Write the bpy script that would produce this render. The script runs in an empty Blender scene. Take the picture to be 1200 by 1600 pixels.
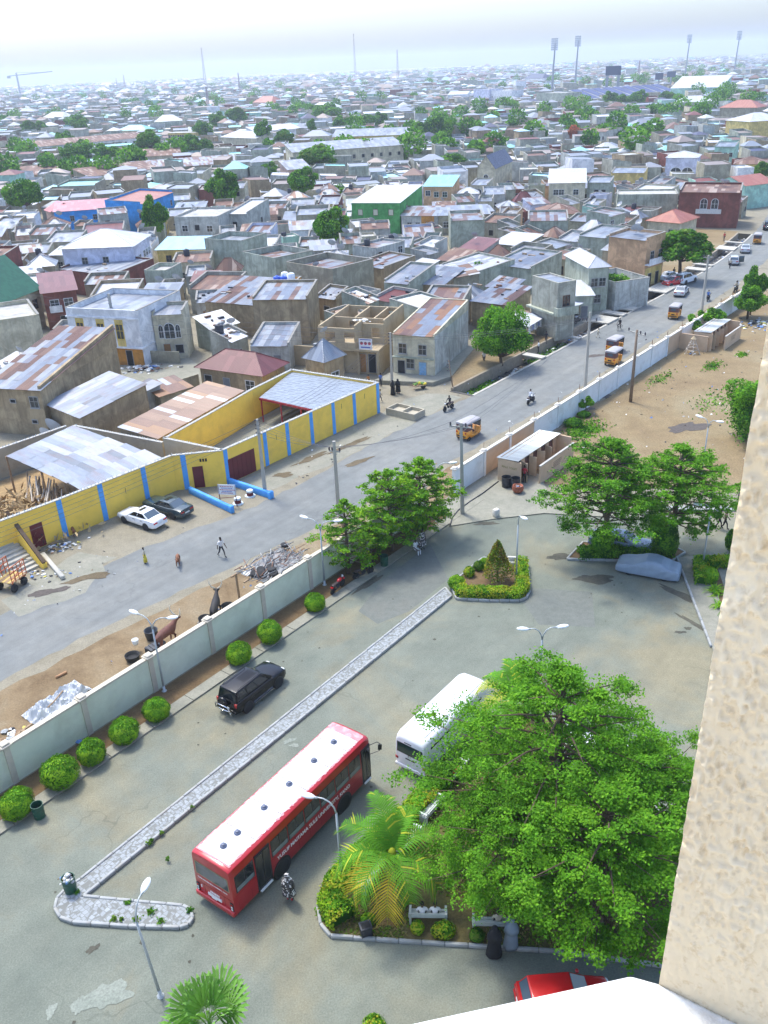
import bpy, bmesh, math, random
import numpy as np
from mathutils import Vector, Matrix, noise as mnoise

R = math.radians
scene = bpy.context.scene
col = scene.collection
random.seed(7)
rng = np.random.default_rng(7)

# ------------------------------------------------------------------ camera
EYE = 34.0                                   # tenth-floor balcony above the street
FPX, CX, CY = 1373.0, 600.0, 800.0           # focal length in pixels of the 1200 x 1600 frame
PITCH, ROLL = math.atan2(700, 1373), R(2.46)
_f = Vector((0, math.cos(PITCH), -math.sin(PITCH)))
_r0 = Vector((1, 0, 0)); _u0 = _r0.cross(_f)
_r = _r0 * math.cos(ROLL) - _u0 * math.sin(ROLL)
_u = _r0 * math.sin(ROLL) + _u0 * math.cos(ROLL)
cam_data = bpy.data.cameras.new('camera')
cam = bpy.data.objects.new('camera', cam_data)
col.objects.link(cam)
cam.matrix_world = Matrix.Translation((0, 0, EYE)) @ Matrix((_r, _u, -_f)).transposed().to_4x4()
cam_data.sensor_fit = 'VERTICAL'
cam_data.sensor_height = 32.0
cam_data.lens = 32.0 * FPX / 1600.0
cam_data.clip_start = 0.05
cam_data.clip_end = 30000
scene.camera = cam

# ------------------------------------------------------------------ sky, sun, exposure
SUN_EL, SUN_DIR = R(63), Vector((-0.60, 0.80))        # the sun stands ahead of the camera, to the left
world = bpy.data.worlds.new('World'); scene.world = world; world.use_nodes = True
wn = world.node_tree; bg = wn.nodes['Background']
sky = wn.nodes.new('ShaderNodeTexSky'); sky.sky_type = 'NISHITA'; sky.sun_disc = False
sky.sun_elevation = SUN_EL
sky.sun_rotation = math.atan2(SUN_DIR.x, SUN_DIR.y)
sky.dust_density = 4.5; sky.air_density = 1.0; sky.ozone_density = 1.0; sky.altitude = 400
tint = wn.nodes.new('ShaderNodeMix'); tint.data_type = 'RGBA'; tint.blend_type = 'MULTIPLY'; tint.inputs[0].default_value = 1; tint.inputs[7].default_value = (.86, .97, 1.12, 1)   # the bluish haze of the whole sky
wn.links.new(sky.outputs[0], tint.inputs[6]); wn.links.new(tint.outputs[2], bg.inputs[0]); bg.inputs[1].default_value = 0.15
sun_data = bpy.data.lights.new('sun', 'SUN'); sun_data.energy = 1.5; sun_data.angle = R(10); sun_data.color = (1, 0.95, 0.83)   # a hazy sun
sun = bpy.data.objects.new('sun', sun_data); col.objects.link(sun)
_sd = Vector((SUN_DIR.x * math.cos(SUN_EL), SUN_DIR.y * math.cos(SUN_EL), math.sin(SUN_EL)))
sun.rotation_euler = _sd.to_track_quat('Z', 'Y').to_euler()
sun.location = (-60, 80, 200)
vs = scene.view_settings
vs.view_transform = 'Standard'; vs.look = 'None'; vs.gamma = 1; vs.use_curve_mapping = False
vs.exposure = 1.27
scene.cycles.max_bounces = 6; scene.cycles.diffuse_bounces = 3; scene.cycles.transparent_max_bounces = 6
scene.cycles.volume_bounces = 1
scene.cycles.use_denoising = True

# ------------------------------------------------------------------ coordinates
# The street runs at 51 degrees: s along it, t across it towards the town, foot of the campus wall at t = 0.
TH = R(51); UX, UY = math.cos(TH), math.sin(TH)
def W(s, t, z=0.0): return Vector((-8.7 + s * UX - t * UY, 51.4 + s * UY + t * UX, z))
def ST(p): dx, dy = p[0] + 8.7, p[1] - 51.4; return dx * UX + dy * UY, -dx * UY + dy * UX
def G(px, py, z=0.0):                          # survey: the point at height z that the photograph shows at a pixel
 d = _f + _r * ((px - CX) / FPX) - _u * ((py - CY) / FPX)
 k = (z - EYE) / d.z
 return Vector((d.x * k, d.y * k, z))
def pix(p):
 q = Vector(p) - Vector((0, 0, EYE)); z = q.dot(_f)
 return CX + FPX * q.dot(_r) / z, CY - FPX * q.dot(_u) / z
# ------------------------------------------------------------------ mesh building
class MB:
 def __init__(s): s.v, s.f, s.m = [], [], []
 def add(s, vs, fs, mi=0):
  b = len(s.v); s.v += [tuple(v) for v in vs]; s.f += [tuple(b + i for i in f) for f in fs]; s.m += [mi] * len(fs); return s
 def box(s, x0, x1, y0, y1, z0, z1, mi=0):
  return s.hexa([(x0,y0,z0),(x1,y0,z0),(x1,y1,z0),(x0,y1,z0),(x0,y0,z1),(x1,y0,z1),(x1,y1,z1),(x0,y1,z1)], mi)
 def hexa(s, p, mi=0): return s.add(p, [(3,2,1,0),(4,5,6,7),(0,1,5,4),(1,2,6,5),(2,3,7,6),(3,0,4,7)], mi)
 def quad(s, a, b, c, d, mi=0): return s.add([a, b, c, d], [(0,1,2,3)], mi)
 def bar(s, p, q, w, h=None, mi=0, up=(0,0,1)):
  p, q = Vector(p), Vector(q); h = h or w; d = (q - p).normalized()
  a = d.cross(Vector(up))
  if a.length < 1e-3: a = d.cross(Vector((1,0,0)))
  a.normalize(); b = a.cross(d); a, b = a * w / 2, b * h / 2
  return s.hexa([p-a-b, p+a-b, q+a-b, q-a-b, p-a+b, p+a+b, q+a+b, q-a+b], mi)
 def tube(s, pts, r, n=6, mi=0, cap=True):
  pts = [Vector(p) for p in pts]; k = len(pts); rs = r if isinstance(r, (list, tuple)) else [r] * k
  b0 = len(s.v); ref = None
  for i, p in enumerate(pts):
   d = (pts[min(i+1, k-1)] - pts[max(i-1, 0)]).normalized()
   a = d.cross(Vector((0,0,1)) if abs(d.z) < .95 else Vector((1,0,0))).normalized() if ref is None else (ref - d * ref.dot(d)).normalized()
   ref = a; b = d.cross(a)
   for j in range(n):
    t = 2*math.pi*j/n; s.v.append(tuple(p + (a*math.cos(t) + b*math.sin(t)) * rs[i]))
  for i in range(k-1):
   for j in range(n):
    s.f.append((b0+i*n+j, b0+i*n+(j+1)%n, b0+(i+1)*n+(j+1)%n, b0+(i+1)*n+j)); s.m.append(mi)
  if cap:
   s.f.append(tuple(b0+j for j in reversed(range(n)))); s.m.append(mi)
   s.f.append(tuple(b0+(k-1)*n+j for j in range(n))); s.m.append(mi)
  return s
 def lathe(s, prof, n=12, c=(0,0,0), mi=0, axis='z', cap=True):
  b0 = len(s.v)
  for r, z in prof:
   for j in range(n):
    t = 2*math.pi*j/n; x, y = r*math.cos(t), r*math.sin(t)
    s.v.append((c[0]+x, c[1]+y, c[2]+z) if axis == 'z' else ((c[0]+x, c[1]+z, c[2]+y) if axis == 'y' else (c[0]+z, c[1]+x, c[2]+y)))
  fl = axis == 'y'
  for i in range(len(prof)-1):
   for j in range(n):
    q = (b0+i*n+j, b0+i*n+(j+1)%n, b0+(i+1)*n+(j+1)%n, b0+(i+1)*n+j)
    s.f.append(q[::-1] if fl else q); s.m.append(mi)
  if cap:
   a = tuple(b0+j for j in range(n)); z = tuple(b0+(len(prof)-1)*n+j for j in range(n))
   s.f += [a if fl else a[::-1], z[::-1] if fl else z]; s.m += [mi, mi]
  return s
 def prism(s, poly, z0, z1, mi=0):
  n = len(poly)
  ar = sum(poly[i][0]*poly[(i+1)%n][1]-poly[(i+1)%n][0]*poly[i][1] for i in range(n))
  if ar < 0: poly = poly[::-1]
  return s.add([(p[0],p[1],z0) for p in poly]+[(p[0],p[1],z1) for p in poly],
     [tuple(range(n))[::-1], tuple(range(n,2*n))]+[(i,(i+1)%n,n+(i+1)%n,n+i) for i in range(n)], mi)
 def ball(s, c, r, nu=10, nv=6, mi=0):
  rx, ry, rz = r if isinstance(r, (tuple, list)) else (r, r, r)
  b0 = len(s.v); s.v.append((c[0],c[1],c[2]-rz))
  for i in range(1, nv):
   ph = -math.pi/2 + math.pi*i/nv
   for j in range(nu):
    t = 2*math.pi*j/nu; s.v.append((c[0]+rx*math.cos(ph)*math.cos(t), c[1]+ry*math.cos(ph)*math.sin(t), c[2]+rz*math.sin(ph)))
  s.v.append((c[0],c[1],c[2]+rz)); e = len(s.v)-1
  for j in range(nu):
   s.f.append((b0, b0+1+(j+1)%nu, b0+1+j)); s.m.append(mi)
   for i in range(nv-2):
    a = b0+1+i*nu; s.f.append((a+j, a+(j+1)%nu, a+nu+(j+1)%nu, a+nu+j)); s.m.append(mi)
   a = b0+1+(nv-2)*nu; s.f.append((a+j, a+(j+1)%nu, e)); s.m.append(mi)
  return s
 def loft(s, rings, mi=0, cap=True):                    # rings of equal length
  n = len(rings[0]); b0 = len(s.v)
  for r in rings: s.v += [tuple(p) for p in r]
  for i in range(len(rings)-1):
   for j in range(n):
    s.f.append((b0+i*n+j, b0+i*n+(j+1)%n, b0+(i+1)*n+(j+1)%n, b0+(i+1)*n+j)); s.m.append(mi)
  if cap:
   s.f += [tuple(b0+j for j in reversed(range(n))), tuple(b0+(len(rings)-1)*n+j for j in range(n))]; s.m += [mi, mi]
  return s
 def mesh(s, name, mats=(), smooth=False, sharp=None):
  me = bpy.data.meshes.new(name); me.from_pydata(s.v, [], s.f)
  for m in mats: me.materials.append(m)
  if len(mats) > 1: me.polygons.foreach_set('material_index', s.m)
  if smooth:
   me.shade_smooth()
   if sharp: me.set_sharp_from_angle(angle=R(sharp))
  me.update(); return me
 def build(s, name, mats, parent=None, smooth=False, loc=None, rz=0, sharp=None):
  return put(name, s.mesh(name, mats if isinstance(mats, (list, tuple)) else [mats], smooth, sharp), parent, loc, rz)

def put(name, me, parent=None, loc=None, rz=0, scale=None):
 o = bpy.data.objects.new(name, me); col.objects.link(o)
 if parent is not None: o.parent = parent
 if loc is not None: o.location = loc
 if rz: o.rotation_euler = (0, 0, rz)
 if scale is not None: o.scale = scale if isinstance(scale, (tuple, list)) else (scale,)*3
 return o
def tag(o, label=None, cat=None, group=None, kind=None):
 if label: o['label'] = label
 if cat: o['category'] = cat
 if group: o['group'] = group
 if kind: o['kind'] = kind
 return o
def thing(name, label, cat, loc=(0,0,0), rz=0, group=None):
 return tag(put(name, None, None, loc, rz), label, cat, group)
def paint(o, *mats):                                        # own materials on shared mesh data
 for i, m in enumerate(mats):
  o.material_slots[i].link = 'OBJECT'; o.material_slots[i].material = m
 return o
def dup(o, parent=None):
 c = o.copy(); col.objects.link(c)
 if parent is not None: c.parent = parent
 for ch in list(o.children): dup(ch, c)
 return c
def copy_at(o, loc, rz=0, label=None, group=None, scale=None):
 c = dup(o); c.location = loc; c.rotation_euler = (0, 0, rz)
 if label: c['label'] = label
 if group: c['group'] = group
 if scale: c.scale = (scale,)*3
 return c
def bevel_mesh(me, w, seg=2, ang=30):
 bm = bmesh.new(); bm.from_mesh(me)
 bmesh.ops.remove_doubles(bm, verts=bm.verts, dist=1e-4)
 es = [e for e in bm.edges if len(e.link_faces) == 2 and e.calc_face_angle() > R(ang)]
 bmesh.ops.bevel(bm, geom=es, offset=w, segments=seg, affect='EDGES', profile=.5, clamp_overlap=True)
 bm.to_mesh(me); bm.free(); me.shade_smooth(); me.set_sharp_from_angle(angle=R(50)); return me

# ------------------------------------------------------------------ materials
def lin(c): return tuple(c) + (1,) if len(c) == 3 else c
class NT:
 def __init__(s, name):
  s.mat = bpy.data.materials.new(name); s.mat.use_nodes = True; s.t = s.mat.node_tree
  s.b = s.t.nodes['Principled BSDF']
 def n(s, typ, **kw):
  o = s.t.nodes.new(typ)
  for k, v in kw.items():
   if k.startswith('i_'): o.inputs[k[2:].replace('_', ' ')].default_value = v
   else: setattr(o, k, v)
  return o
 def l(s, a, b): s.t.links.new(a, b)
 def coords(s, space='object', rand=True):
  if space == 'world': return s.n('ShaderNodeNewGeometry').outputs['Position']
  tc = s.n('ShaderNodeTexCoord')
  if not rand: return tc.outputs['Object']
  oi = s.n('ShaderNodeObjectInfo'); m = s.n('ShaderNodeMath', operation='MULTIPLY'); m.inputs[1].default_value = 71.3
  s.l(oi.outputs['Random'], m.inputs[0])
  ad = s.n('ShaderNodeVectorMath', operation='ADD'); s.l(tc.outputs['Object'], ad.inputs[0]); s.l(m.outputs[0], ad.inputs[1]); return ad.outputs[0]
 def noise(s, vec, scale, detail=4, rough=.6, dist=0):
  o = s.n('ShaderNodeTexNoise'); o.inputs['Scale'].default_value = scale; o.inputs['Detail'].default_value = detail
  o.inputs['Roughness'].default_value = rough; o.inputs['Distortion'].default_value = dist; s.l(vec, o.inputs['Vector']); return o.outputs['Fac']
 def ramp(s, fac, stops, interp='LINEAR'):
  o = s.n('ShaderNodeValToRGB'); cr = o.color_ramp; cr.interpolation = interp
  while len(cr.elements) < len(stops): cr.elements.new(.5)
  for e, (p, c) in zip(cr.elements, stops):
   e.position = p; e.color = lin(c) if isinstance(c, (tuple, list)) else (c, c, c, 1)
  s.l(fac, o.inputs['Fac']); return o.outputs['Color']
 def mix(s, fac, a, b, mode='MIX'):
  o = s.n('ShaderNodeMix', data_type='RGBA', blend_type=mode)
  for k, x in ((0, fac), (6, a), (7, b)):
   if isinstance(x, (int, float)): o.inputs[k].default_value = x
   elif isinstance(x, (tuple, list)): o.inputs[k].default_value = lin(x)
   else: s.l(x, o.inputs[k])
  return o.outputs[2]
 def math(s, op, a, b=None, c=None):
  o = s.n('ShaderNodeMath', operation=op)
  for k, x in enumerate((a, b, c)):
   if x is None: continue
   if isinstance(x, (int, float)): o.inputs[k].default_value = x
   else: s.l(x, o.inputs[k])
  return o.outputs[0]
 def sep(s, vec): o = s.n('ShaderNodeSeparateXYZ'); s.l(vec, o.inputs[0]); return o.outputs
 def comb(s, x, y, z):
  o = s.n('ShaderNodeCombineXYZ')
  for k, a in enumerate((x, y, z)):
   if isinstance(a, (int, float)): o.inputs[k].default_value = a
   else: s.l(a, o.inputs[k])
  return o.outputs[0]
 def bump(s, h, strength=.4, dist=.02):
  o = s.n('ShaderNodeBump'); o.inputs['Strength'].default_value = strength; o.inputs['Distance'].default_value = dist
  s.l(h, o.inputs['Height']); s.l(o.outputs[0], s.b.inputs['Normal'])
 def done(s, color=None, rough=None, metal=None, spec=None):
  if color is not None:
   if isinstance(color, (tuple, list)): s.b.inputs['Base Color'].default_value = lin(color)
   else: s.l(color, s.b.inputs['Base Color'])
  if rough is not None:
   if isinstance(rough, (int, float)): s.b.inputs['Roughness'].default_value = rough
   else: s.l(rough, s.b.inputs['Roughness'])
  if metal is not None: s.b.inputs['Metallic'].default_value = metal
  if spec is not None: s.b.inputs['Specular IOR Level'].default_value = spec
  return s.mat
_mc = {}
def M(name, c, rough=.8, amt=.12, scale=3., metal=0, bump=0, bscale=None, spec=None, coat=0, dirt=None, space='object', stretch=None):
 if name in _mc: return _mc[name]
 k = NT(name); vec = k.coords(space)
 if stretch:
  v = k.n('ShaderNodeVectorMath', operation='MULTIPLY'); v.inputs[1].default_value = stretch; k.l(vec, v.inputs[0]); vec = v.outputs[0]
 f = k.noise(vec, scale, 5, .62)
 co = k.ramp(f, [(.25, tuple(x*(1-amt) for x in c)), (.75, tuple(min(1, x*(1+amt)) for x in c))])
 if dirt:                                              # (colour, amount, scale): weathering stains
  d = k.noise(vec, dirt[2], 6, .7, .4); d = k.ramp(d, [(.48, 0), (.72, 1)])
  co = k.mix(k.math('MULTIPLY', d, dirt[1]), co, dirt[0])
 if bump: k.bump(k.noise(vec, bscale or scale*6, 4, .6), bump, .02)
 if coat: k.b.inputs['Coat Weight'].default_value = coat; k.b.inputs['Coat Roughness'].default_value = .06
 _mc[name] = k.done(co, rough, metal, spec); return _mc[name]
def leafmat(name, c, trans=.3):
 if name in _mc: return _mc[name]
 k = NT(name); vec = k.coords(); f = k.noise(vec, 1.3, 4)
 co = k.ramp(f, [(.3, tuple(x*.72 for x in c)), (.7, tuple(x*1.3 for x in c))])
 k.done(co, .7, spec=.12)
 tr = k.n('ShaderNodeBsdfTranslucent'); mx = k.n('ShaderNodeMixShader'); mx.inputs[0].default_value = trans
 k.l(k.mix(.5, co, (c[0]*1.6, c[1]*1.7, c[2]*.6)), tr.inputs[0])
 out = k.t.nodes['Material Output']; k.l(k.b.outputs[0], mx.inputs[1]); k.l(tr.outputs[0], mx.inputs[2]); k.l(mx.outputs[0], out.inputs[0])
 _mc[name] = k.mat; return k.mat
def glass(name, c=(.02,.03,.035), rough=.08):
 if name in _mc: return _mc[name]
 k = NT(name); _mc[name] = k.done(c, rough, 0, .7); return k.mat
def roofmat(name, cols, sheet=(.8, 2.4), rust=.25, rough=.45, metal=.35, corr=True):
 # sheets of zinc laid in rows, each with its own tint, rust blooming over some of them
 if name in _mc: return _mc[name]
 k = NT(name); tc = k.n('ShaderNodeTexCoord').outputs['Object']; oi = k.n('ShaderNodeObjectInfo').outputs['Random']
 x, y, z = k.sep(tc)[:3]
 off = k.math('MULTIPLY', oi, 37.)
 cx = k.math('FLOOR', k.math('DIVIDE', x, sheet[0])); cy = k.math('FLOOR', k.math('DIVIDE', y, sheet[1]))
 wnz = k.n('ShaderNodeTexWhiteNoise', noise_dimensions='3D'); k.l(k.comb(cx, cy, off), wnz.inputs['Vector'])
 n = len(cols); st = [((i + .001)/n if i else 0, c) for i, c in enumerate(cols)]
 co = k.ramp(wnz.outputs['Value'], st, 'CONSTANT')
 ad = k.n('ShaderNodeVectorMath', operation='ADD'); k.l(tc, ad.inputs[0]); k.l(off, ad.inputs[1])
 d = k.noise(ad.outputs[0], .55, 6, .68, .6)
 co = k.mix(k.math('MULTIPLY', k.ramp(d, [(.47, 0), (.62, 1)]), rust), co, (.20, .085, .05))
 st2 = k.noise(k.comb(k.math('MULTIPLY', x, 9.), k.math('MULTIPLY', y, .7), off), 1.2, 3)
 co = k.mix(.5, co, k.ramp(st2, [(.3, .55), (.7, 1.)]), 'MULTIPLY')
 if corr:
  wv = k.math('SINE', k.math('MULTIPLY', x, 2*math.pi/.2)); k.bump(wv, .35, .03)
 _mc[name] = k.done(co, rough, metal); return k.mat

# ------------------------------------------------------------------ foliage
def leaf_mesh(name, P, size, mats, up=.6, aspect=1.7, seed=0, N=None, share=None):
 r = np.random.default_rng(seed); P = np.asarray(P, float); n = len(P)
 nrm = r.normal(size=(n, 3)); nrm /= np.linalg.norm(nrm, axis=1)[:, None]
 if N is None: N = np.tile(np.array([0, 0, 1.]), (n, 1))
 nrm = nrm*(1-up) + N*up; nrm /= np.linalg.norm(nrm, axis=1)[:, None]
 a = np.cross(nrm, r.normal(size=(n, 3))); a /= np.linalg.norm(a, axis=1)[:, None]
 b = np.cross(nrm, a); sz = size*r.uniform(.65, 1.35, (n, 1))
 a = a*sz*aspect/2; b = b*sz/2
 V = np.empty((n, 4, 3)); V[:, 0] = P-a; V[:, 1] = P+b-a*.1; V[:, 2] = P+a; V[:, 3] = P-b-a*.1
 me = bpy.data.meshes.new(name); me.vertices.add(4*n); me.vertices.foreach_set('co', V.ravel())
 me.loops.add(4*n); me.loops.foreach_set('vertex_index', np.arange(4*n, dtype=np.int32))
 me.polygons.add(n); me.polygons.foreach_set('loop_start', np.arange(0, 4*n, 4, dtype=np.int32))
 for m in mats: me.materials.append(m)
 if len(mats) > 1:
  # neighbouring leaves tend to one tint: choose by a coarse cell hash, with scatter
  cell = np.floor(P/(size*7)).astype(np.int64); h = ((cell[:, 0]*73856093) ^ (cell[:, 1]*19349663) ^ (cell[:, 2]*83492791)) % 1000/1000.
  q = np.where(r.random(n) < .55, h, r.random(n)); w = np.array(share or [1]*len(mats), float); w = np.cumsum(w/w.sum())
  me.polygons.foreach_set('material_index', np.searchsorted(w, q).clip(0, len(mats)-1).astype(np.int32))
 me.update(); me.validate(); return me
LEAF = {}
def leaves(kind):
 if not LEAF:
  LEAF['bright'] = [leafmat('leaf_fresh', (.15, .34, .018)), leafmat('leaf_mid', (.085, .235, .012)), leafmat('leaf_lime', (.25, .43, .02))]
  LEAF['dark'] = [leafmat('leaf_mid', (.085, .235, .012)), leafmat('leaf_deep', (.035, .13, .010)), leafmat('leaf_fresh', (.15, .34, .018))]
  LEAF['neem'] = [leafmat('leaf_neem', (.10, .27, .015)), leafmat('leaf_deep', (.035, .13, .010)), leafmat('leaf_fresh', (.15, .34, .018))]
  LEAF['mid'] = [leafmat('leaf_fresh', (.15, .34, .018)), leafmat('leaf_mid', (.085, .235, .012)), leafmat('leaf_neem', (.10, .27, .015))]
  LEAF['lime'] = [leafmat('leaf_fresh', (.15, .34, .018)), leafmat('leaf_lime', (.25, .43, .02)), leafmat('leaf_mid', (.085, .235, .012))]
  LEAF['olive'] = [leafmat('leaf_olive', (.13, .22, .025)), leafmat('leaf_mid', (.085, .235, .012)), leafmat('leaf_deep', (.035, .13, .010))]
  LEAF['hedge'] = [leafmat('leaf_yellow', (.36, .38, .03)), leafmat('leaf_lime', (.25, .43, .02)), leafmat('leaf_mid', (.085, .235, .012))]
  LEAF['brown'] = [leafmat('leaf_brown', (.20, .15, .03)), leafmat('leaf_yellow', (.36, .38, .03)), leafmat('leaf_olive', (.13, .22, .025))]
  LEAF['flame'] = [leafmat('leaf_flame', (.42, .09, .03)), leafmat('leaf_rust', (.28, .10, .05))]
 return LEAF[kind]
def bark(): return M('bark', (.10, .07, .045), .9, .35, 9, bump=.6)

def tiered_tree(h, r, n, leaf, seed, kind='bright', lo=.22, tiers=7, flat=.05, br=7, pw=1.5):
 # storeys of level branches, each a flat spray of small leaves
 q = np.random.default_rng(seed); T = MB(); P = []
 T.tube([(0,0,0),(.03*h*.3,.02,h*.3),(0,.03,h*.65),(0,0,h*.97)], [.028*h+.04,.022*h,.014*h,.004*h], 8)
 per = n/(tiers*br)
 for k in range(tiers):
  a = k/(tiers-1); z = h*(lo+(.97-lo)*a**.9)
  rt = r*(1-a**pw)*(.86+.22*q.random())+.10*r
  if a < .12: rt *= .8
  ph = q.random()*6.28; rise0 = q.uniform(.12, .3)
  for j in range(br):
   ang = ph+6.283*j/br+q.normal()*.16; L = rt*q.uniform(.58, 1.16)
   rise = L*(rise0+q.normal()*.03)*(1 if a < .8 else 2.0)
   d = np.array([math.cos(ang), math.sin(ang), 0]); e = np.array([-d[1], d[0], 0])
   base = np.array([0, 0, z-rise*.4+q.normal()*.06])
   T.tube([tuple(base), tuple(base+d*L*.5+[0,0,rise*.7]), tuple(base+d*L+[0,0,rise])], [.006*h+.012, .004*h+.006, .006], 4, cap=False)
   m = int(per*(.45+.75*L/r))
   if m < 4: continue
   nt = max(4, int(8*L/r)+3)                      # twigs, each a small fan of leaves
   tu = q.uniform(.22, 1.0, nt)**.8; sd = q.choice([-1, 1], nt); tl = L*.40*(1.15-tu)*q.uniform(.5, 1.25, nt)+.05*L; tz = q.normal(size=nt)*flat*r*.4
   ii = q.integers(0, nt, m); w = q.random(m)**.75
   along = tu[ii]*L + w*tl[ii]*.75; lat = sd[ii]*w*tl[ii]
   cl = q.normal(size=(m, 3))*np.array([.03, .03, .010])*r*(.4+w[:, None])
   zz = rise*np.clip(along/L, 0, 1.1)**.8 + tz[ii]*w - (w**2)*.02*r
   P.append(base[None]+d[None]*along[:, None]+e[None]*lat[:, None]+np.stack([np.zeros(m), np.zeros(m), zz], 1)+cl)
 P = np.concatenate(P)
 return leaf_mesh('crown', P, leaf, leaves(kind), .55, 1.5, seed, share=[3,4,2] if kind == 'bright' else None), T.mesh('trunk', [bark()], True)
def clump_tree(h, r, n, leaf, seed, kind='neem', cl=26, trunk=.32, squash=.8, hang=0.):
 # rounded clumps spread through an uneven crown, gaps between them
 q = np.random.default_rng(seed); T = MB(); P, N = [], []
 zc = h-r*squash; C = []
 T.tube([(0,0,0),(.05*r,.03*r,h*trunk),(.0,.08*r,zc)], [.05*r+.05,.04*r+.03,.02*r], 7)
 for i in range(cl):
  v = q.normal(size=3); v /= np.linalg.norm(v); v *= q.random()**.4
  if v[2] < -.55: v[2] *= .5
  c = np.array([v[0]*r*.78, v[1]*r*.78, zc+v[2]*r*squash*.72]); rc = r*q.uniform(.24, .42)
  C.append(c); T.tube([(0,.05*r,h*trunk), tuple((c+[0,0,h*trunk])/2+q.normal(size=3)*.08*r), tuple(c)], [.025*r+.012,.015*r+.006,.006], 4, cap=False)
  m = int(n/cl); u = q.normal(size=(m, 3)); u /= np.linalg.norm(u, axis=1)[:, None]
  rad = rc*q.uniform(.45, 1.08, m)**.6
  p = c+u*rad[:, None]*np.array([1, 1, .78]);
  if hang: p[:, 2] -= hang*r*np.maximum(0, q.normal(size=m))*(u[:, 2] < 0)
  P.append(p); N.append(u*.7+np.array([0, 0, .5]))
 P = np.concatenate(P); N = np.concatenate(N); N /= np.linalg.norm(N, axis=1)[:, None]
 return leaf_mesh('crown', P, leaf, leaves(kind), .55, 1.6, seed, N), T.mesh('trunk', [bark()], True)
def tree(name, label, meshes, loc, rz=0, s=1, group=None, cat='tree', sz=None):
 t = thing(name, label, cat, loc, rz, group)
 if s != 1 or sz: t.scale = (s, s, sz or s)
 put('crown', meshes[0], t); put('trunk', meshes[1], t); return t
def blob_leaves(P, N, name, leaf, kind, seed=0, up=.75, share=None):
 return leaf_mesh(name, P, leaf, leaves(kind), up, 1.5, seed, N, share)
def sphere_pts(n, c, r, q, jit=.05):
 u = q.normal(size=(n, 3)); u /= np.linalg.norm(u, axis=1)[:, None]; u[:, 2] = np.where(u[:, 2] < -.75, -u[:, 2], u[:, 2])
 lump = np.array([1+.13*mnoise.noise(Vector(x*2.2)+Vector((q.random()*0+c[0],c[1],0))) for x in u])
 return np.array(c)+u*np.array(r)*(lump*(1+q.normal(size=n)*jit))[:, None], u
# ------------------------------------------------------------------ ground
def bend(s): q = min(max(s-100, 0), 110); return .0013*q*q
def WB(s, t, z=0.): return W(s, t+bend(s), z)
def struct(o): o['kind'] = 'structure'; return o
def gxy(s, t): p = W(s, t); return p.x, p.y
def poly_sheet(name, pts, z, mat, kind='structure', parent=None):
 m = MB(); n = len(pts); m.add([(p[0], p[1], z) for p in pts], [tuple(range(n))])
 me = m.mesh(name, [mat]); bm = bmesh.new(); bm.from_mesh(me); bmesh.ops.triangulate(bm, faces=bm.faces)
 for f in bm.faces:
  if f.normal.z < 0: f.normal_flip()
 bm.to_mesh(me); bm.free()
 o = put(name, me, parent)
 if kind: o['kind'] = kind
 return o
def ragged(pts, step, amp, seed=0):                          # a worn, irregular edge along a polyline
 q = random.Random(seed); out = []
 for a, b in zip(pts[:-1], pts[1:]):
  L = math.hypot(b[0]-a[0], b[1]-a[1]); k = max(1, int(L/step))
  for i in range(k):
   f = i/k; out.append((a[0]+(b[0]-a[0])*f+q.uniform(-amp, amp), a[1]+(b[1]-a[1])*f+q.uniform(-amp, amp)))
 return out+[pts[-1]]
def world_ground(name, cols, fine, stops=(.32, .5, .68), scale=.16, speck=.25, bump=.25, rough=.92, streak=None, crack=None):
 k = NT(name); v = k.coords('world'); cols = [(c[0]*.59, c[1]*.585, c[2]*.525) for c in cols]
 c = k.ramp(k.noise(v, scale, 6, .62, .5), [(stops[0], cols[0]), (stops[1], cols[1]), (stops[2], cols[2])])
 c = k.mix(.55, c, k.ramp(k.noise(v, scale*7, 5, .7), [(.3, .74), (.7, 1.18)]), 'MULTIPLY')
 f = k.noise(v, fine, 3, .8)
 c = k.mix(1., c, k.ramp(f, [(.3, 1-speck), (.7, 1+speck)]), 'MULTIPLY')
 if streak:                                              # tyre-polished bands along the street
  x, y, z = k.sep(v)[:3]
  t = k.math('ADD', k.math('MULTIPLY', x, -UY), k.math('MULTIPLY', y, UX)); s = k.math('ADD', k.math('MULTIPLY', x, UX), k.math('MULTIPLY', y, UY))
  sn = k.noise(k.comb(k.math('MULTIPLY', t, 1.3), k.math('MULTIPLY', s, .05), 0.), .8, 4)
  c = k.mix(streak, c, k.ramp(sn, [(.3, .7), (.7, 1.25)]), 'MULTIPLY')
 if crack:
  d = k.n('ShaderNodeVectorMath', operation='ADD'); k.l(v, d.inputs[0]); nz = k.n('ShaderNodeTexNoise'); nz.inputs['Scale'].default_value = .7; k.l(v, nz.inputs['Vector']); sc = k.n('ShaderNodeVectorMath', operation='SCALE'); sc.inputs['Scale'].default_value = 2.2; k.l(nz.outputs['Color'], sc.inputs[0]); k.l(sc.outputs[0], d.inputs[1])
  vo = k.n('ShaderNodeTexVoronoi', feature='DISTANCE_TO_EDGE'); vo.inputs['Scale'].default_value = crack; k.l(d.outputs[0], vo.inputs['Vector']); lim = k.ramp(k.noise(v, .11, 2), [(.5, 0), (.64, .28)])
  c = k.mix(k.math('MULTIPLY', k.ramp(vo.outputs['Distance'], [(.003, 1), (.010, 0)]), lim), c, tuple(x*.35 for x in cols[0]))
 k.bump(f, bump, .03); return k.done(c, rough, spec=.3)
GM_sand = world_ground('sandy_ground', ((.34,.30,.23), (.42,.38,.31), (.33,.30,.24)), 9)
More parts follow.
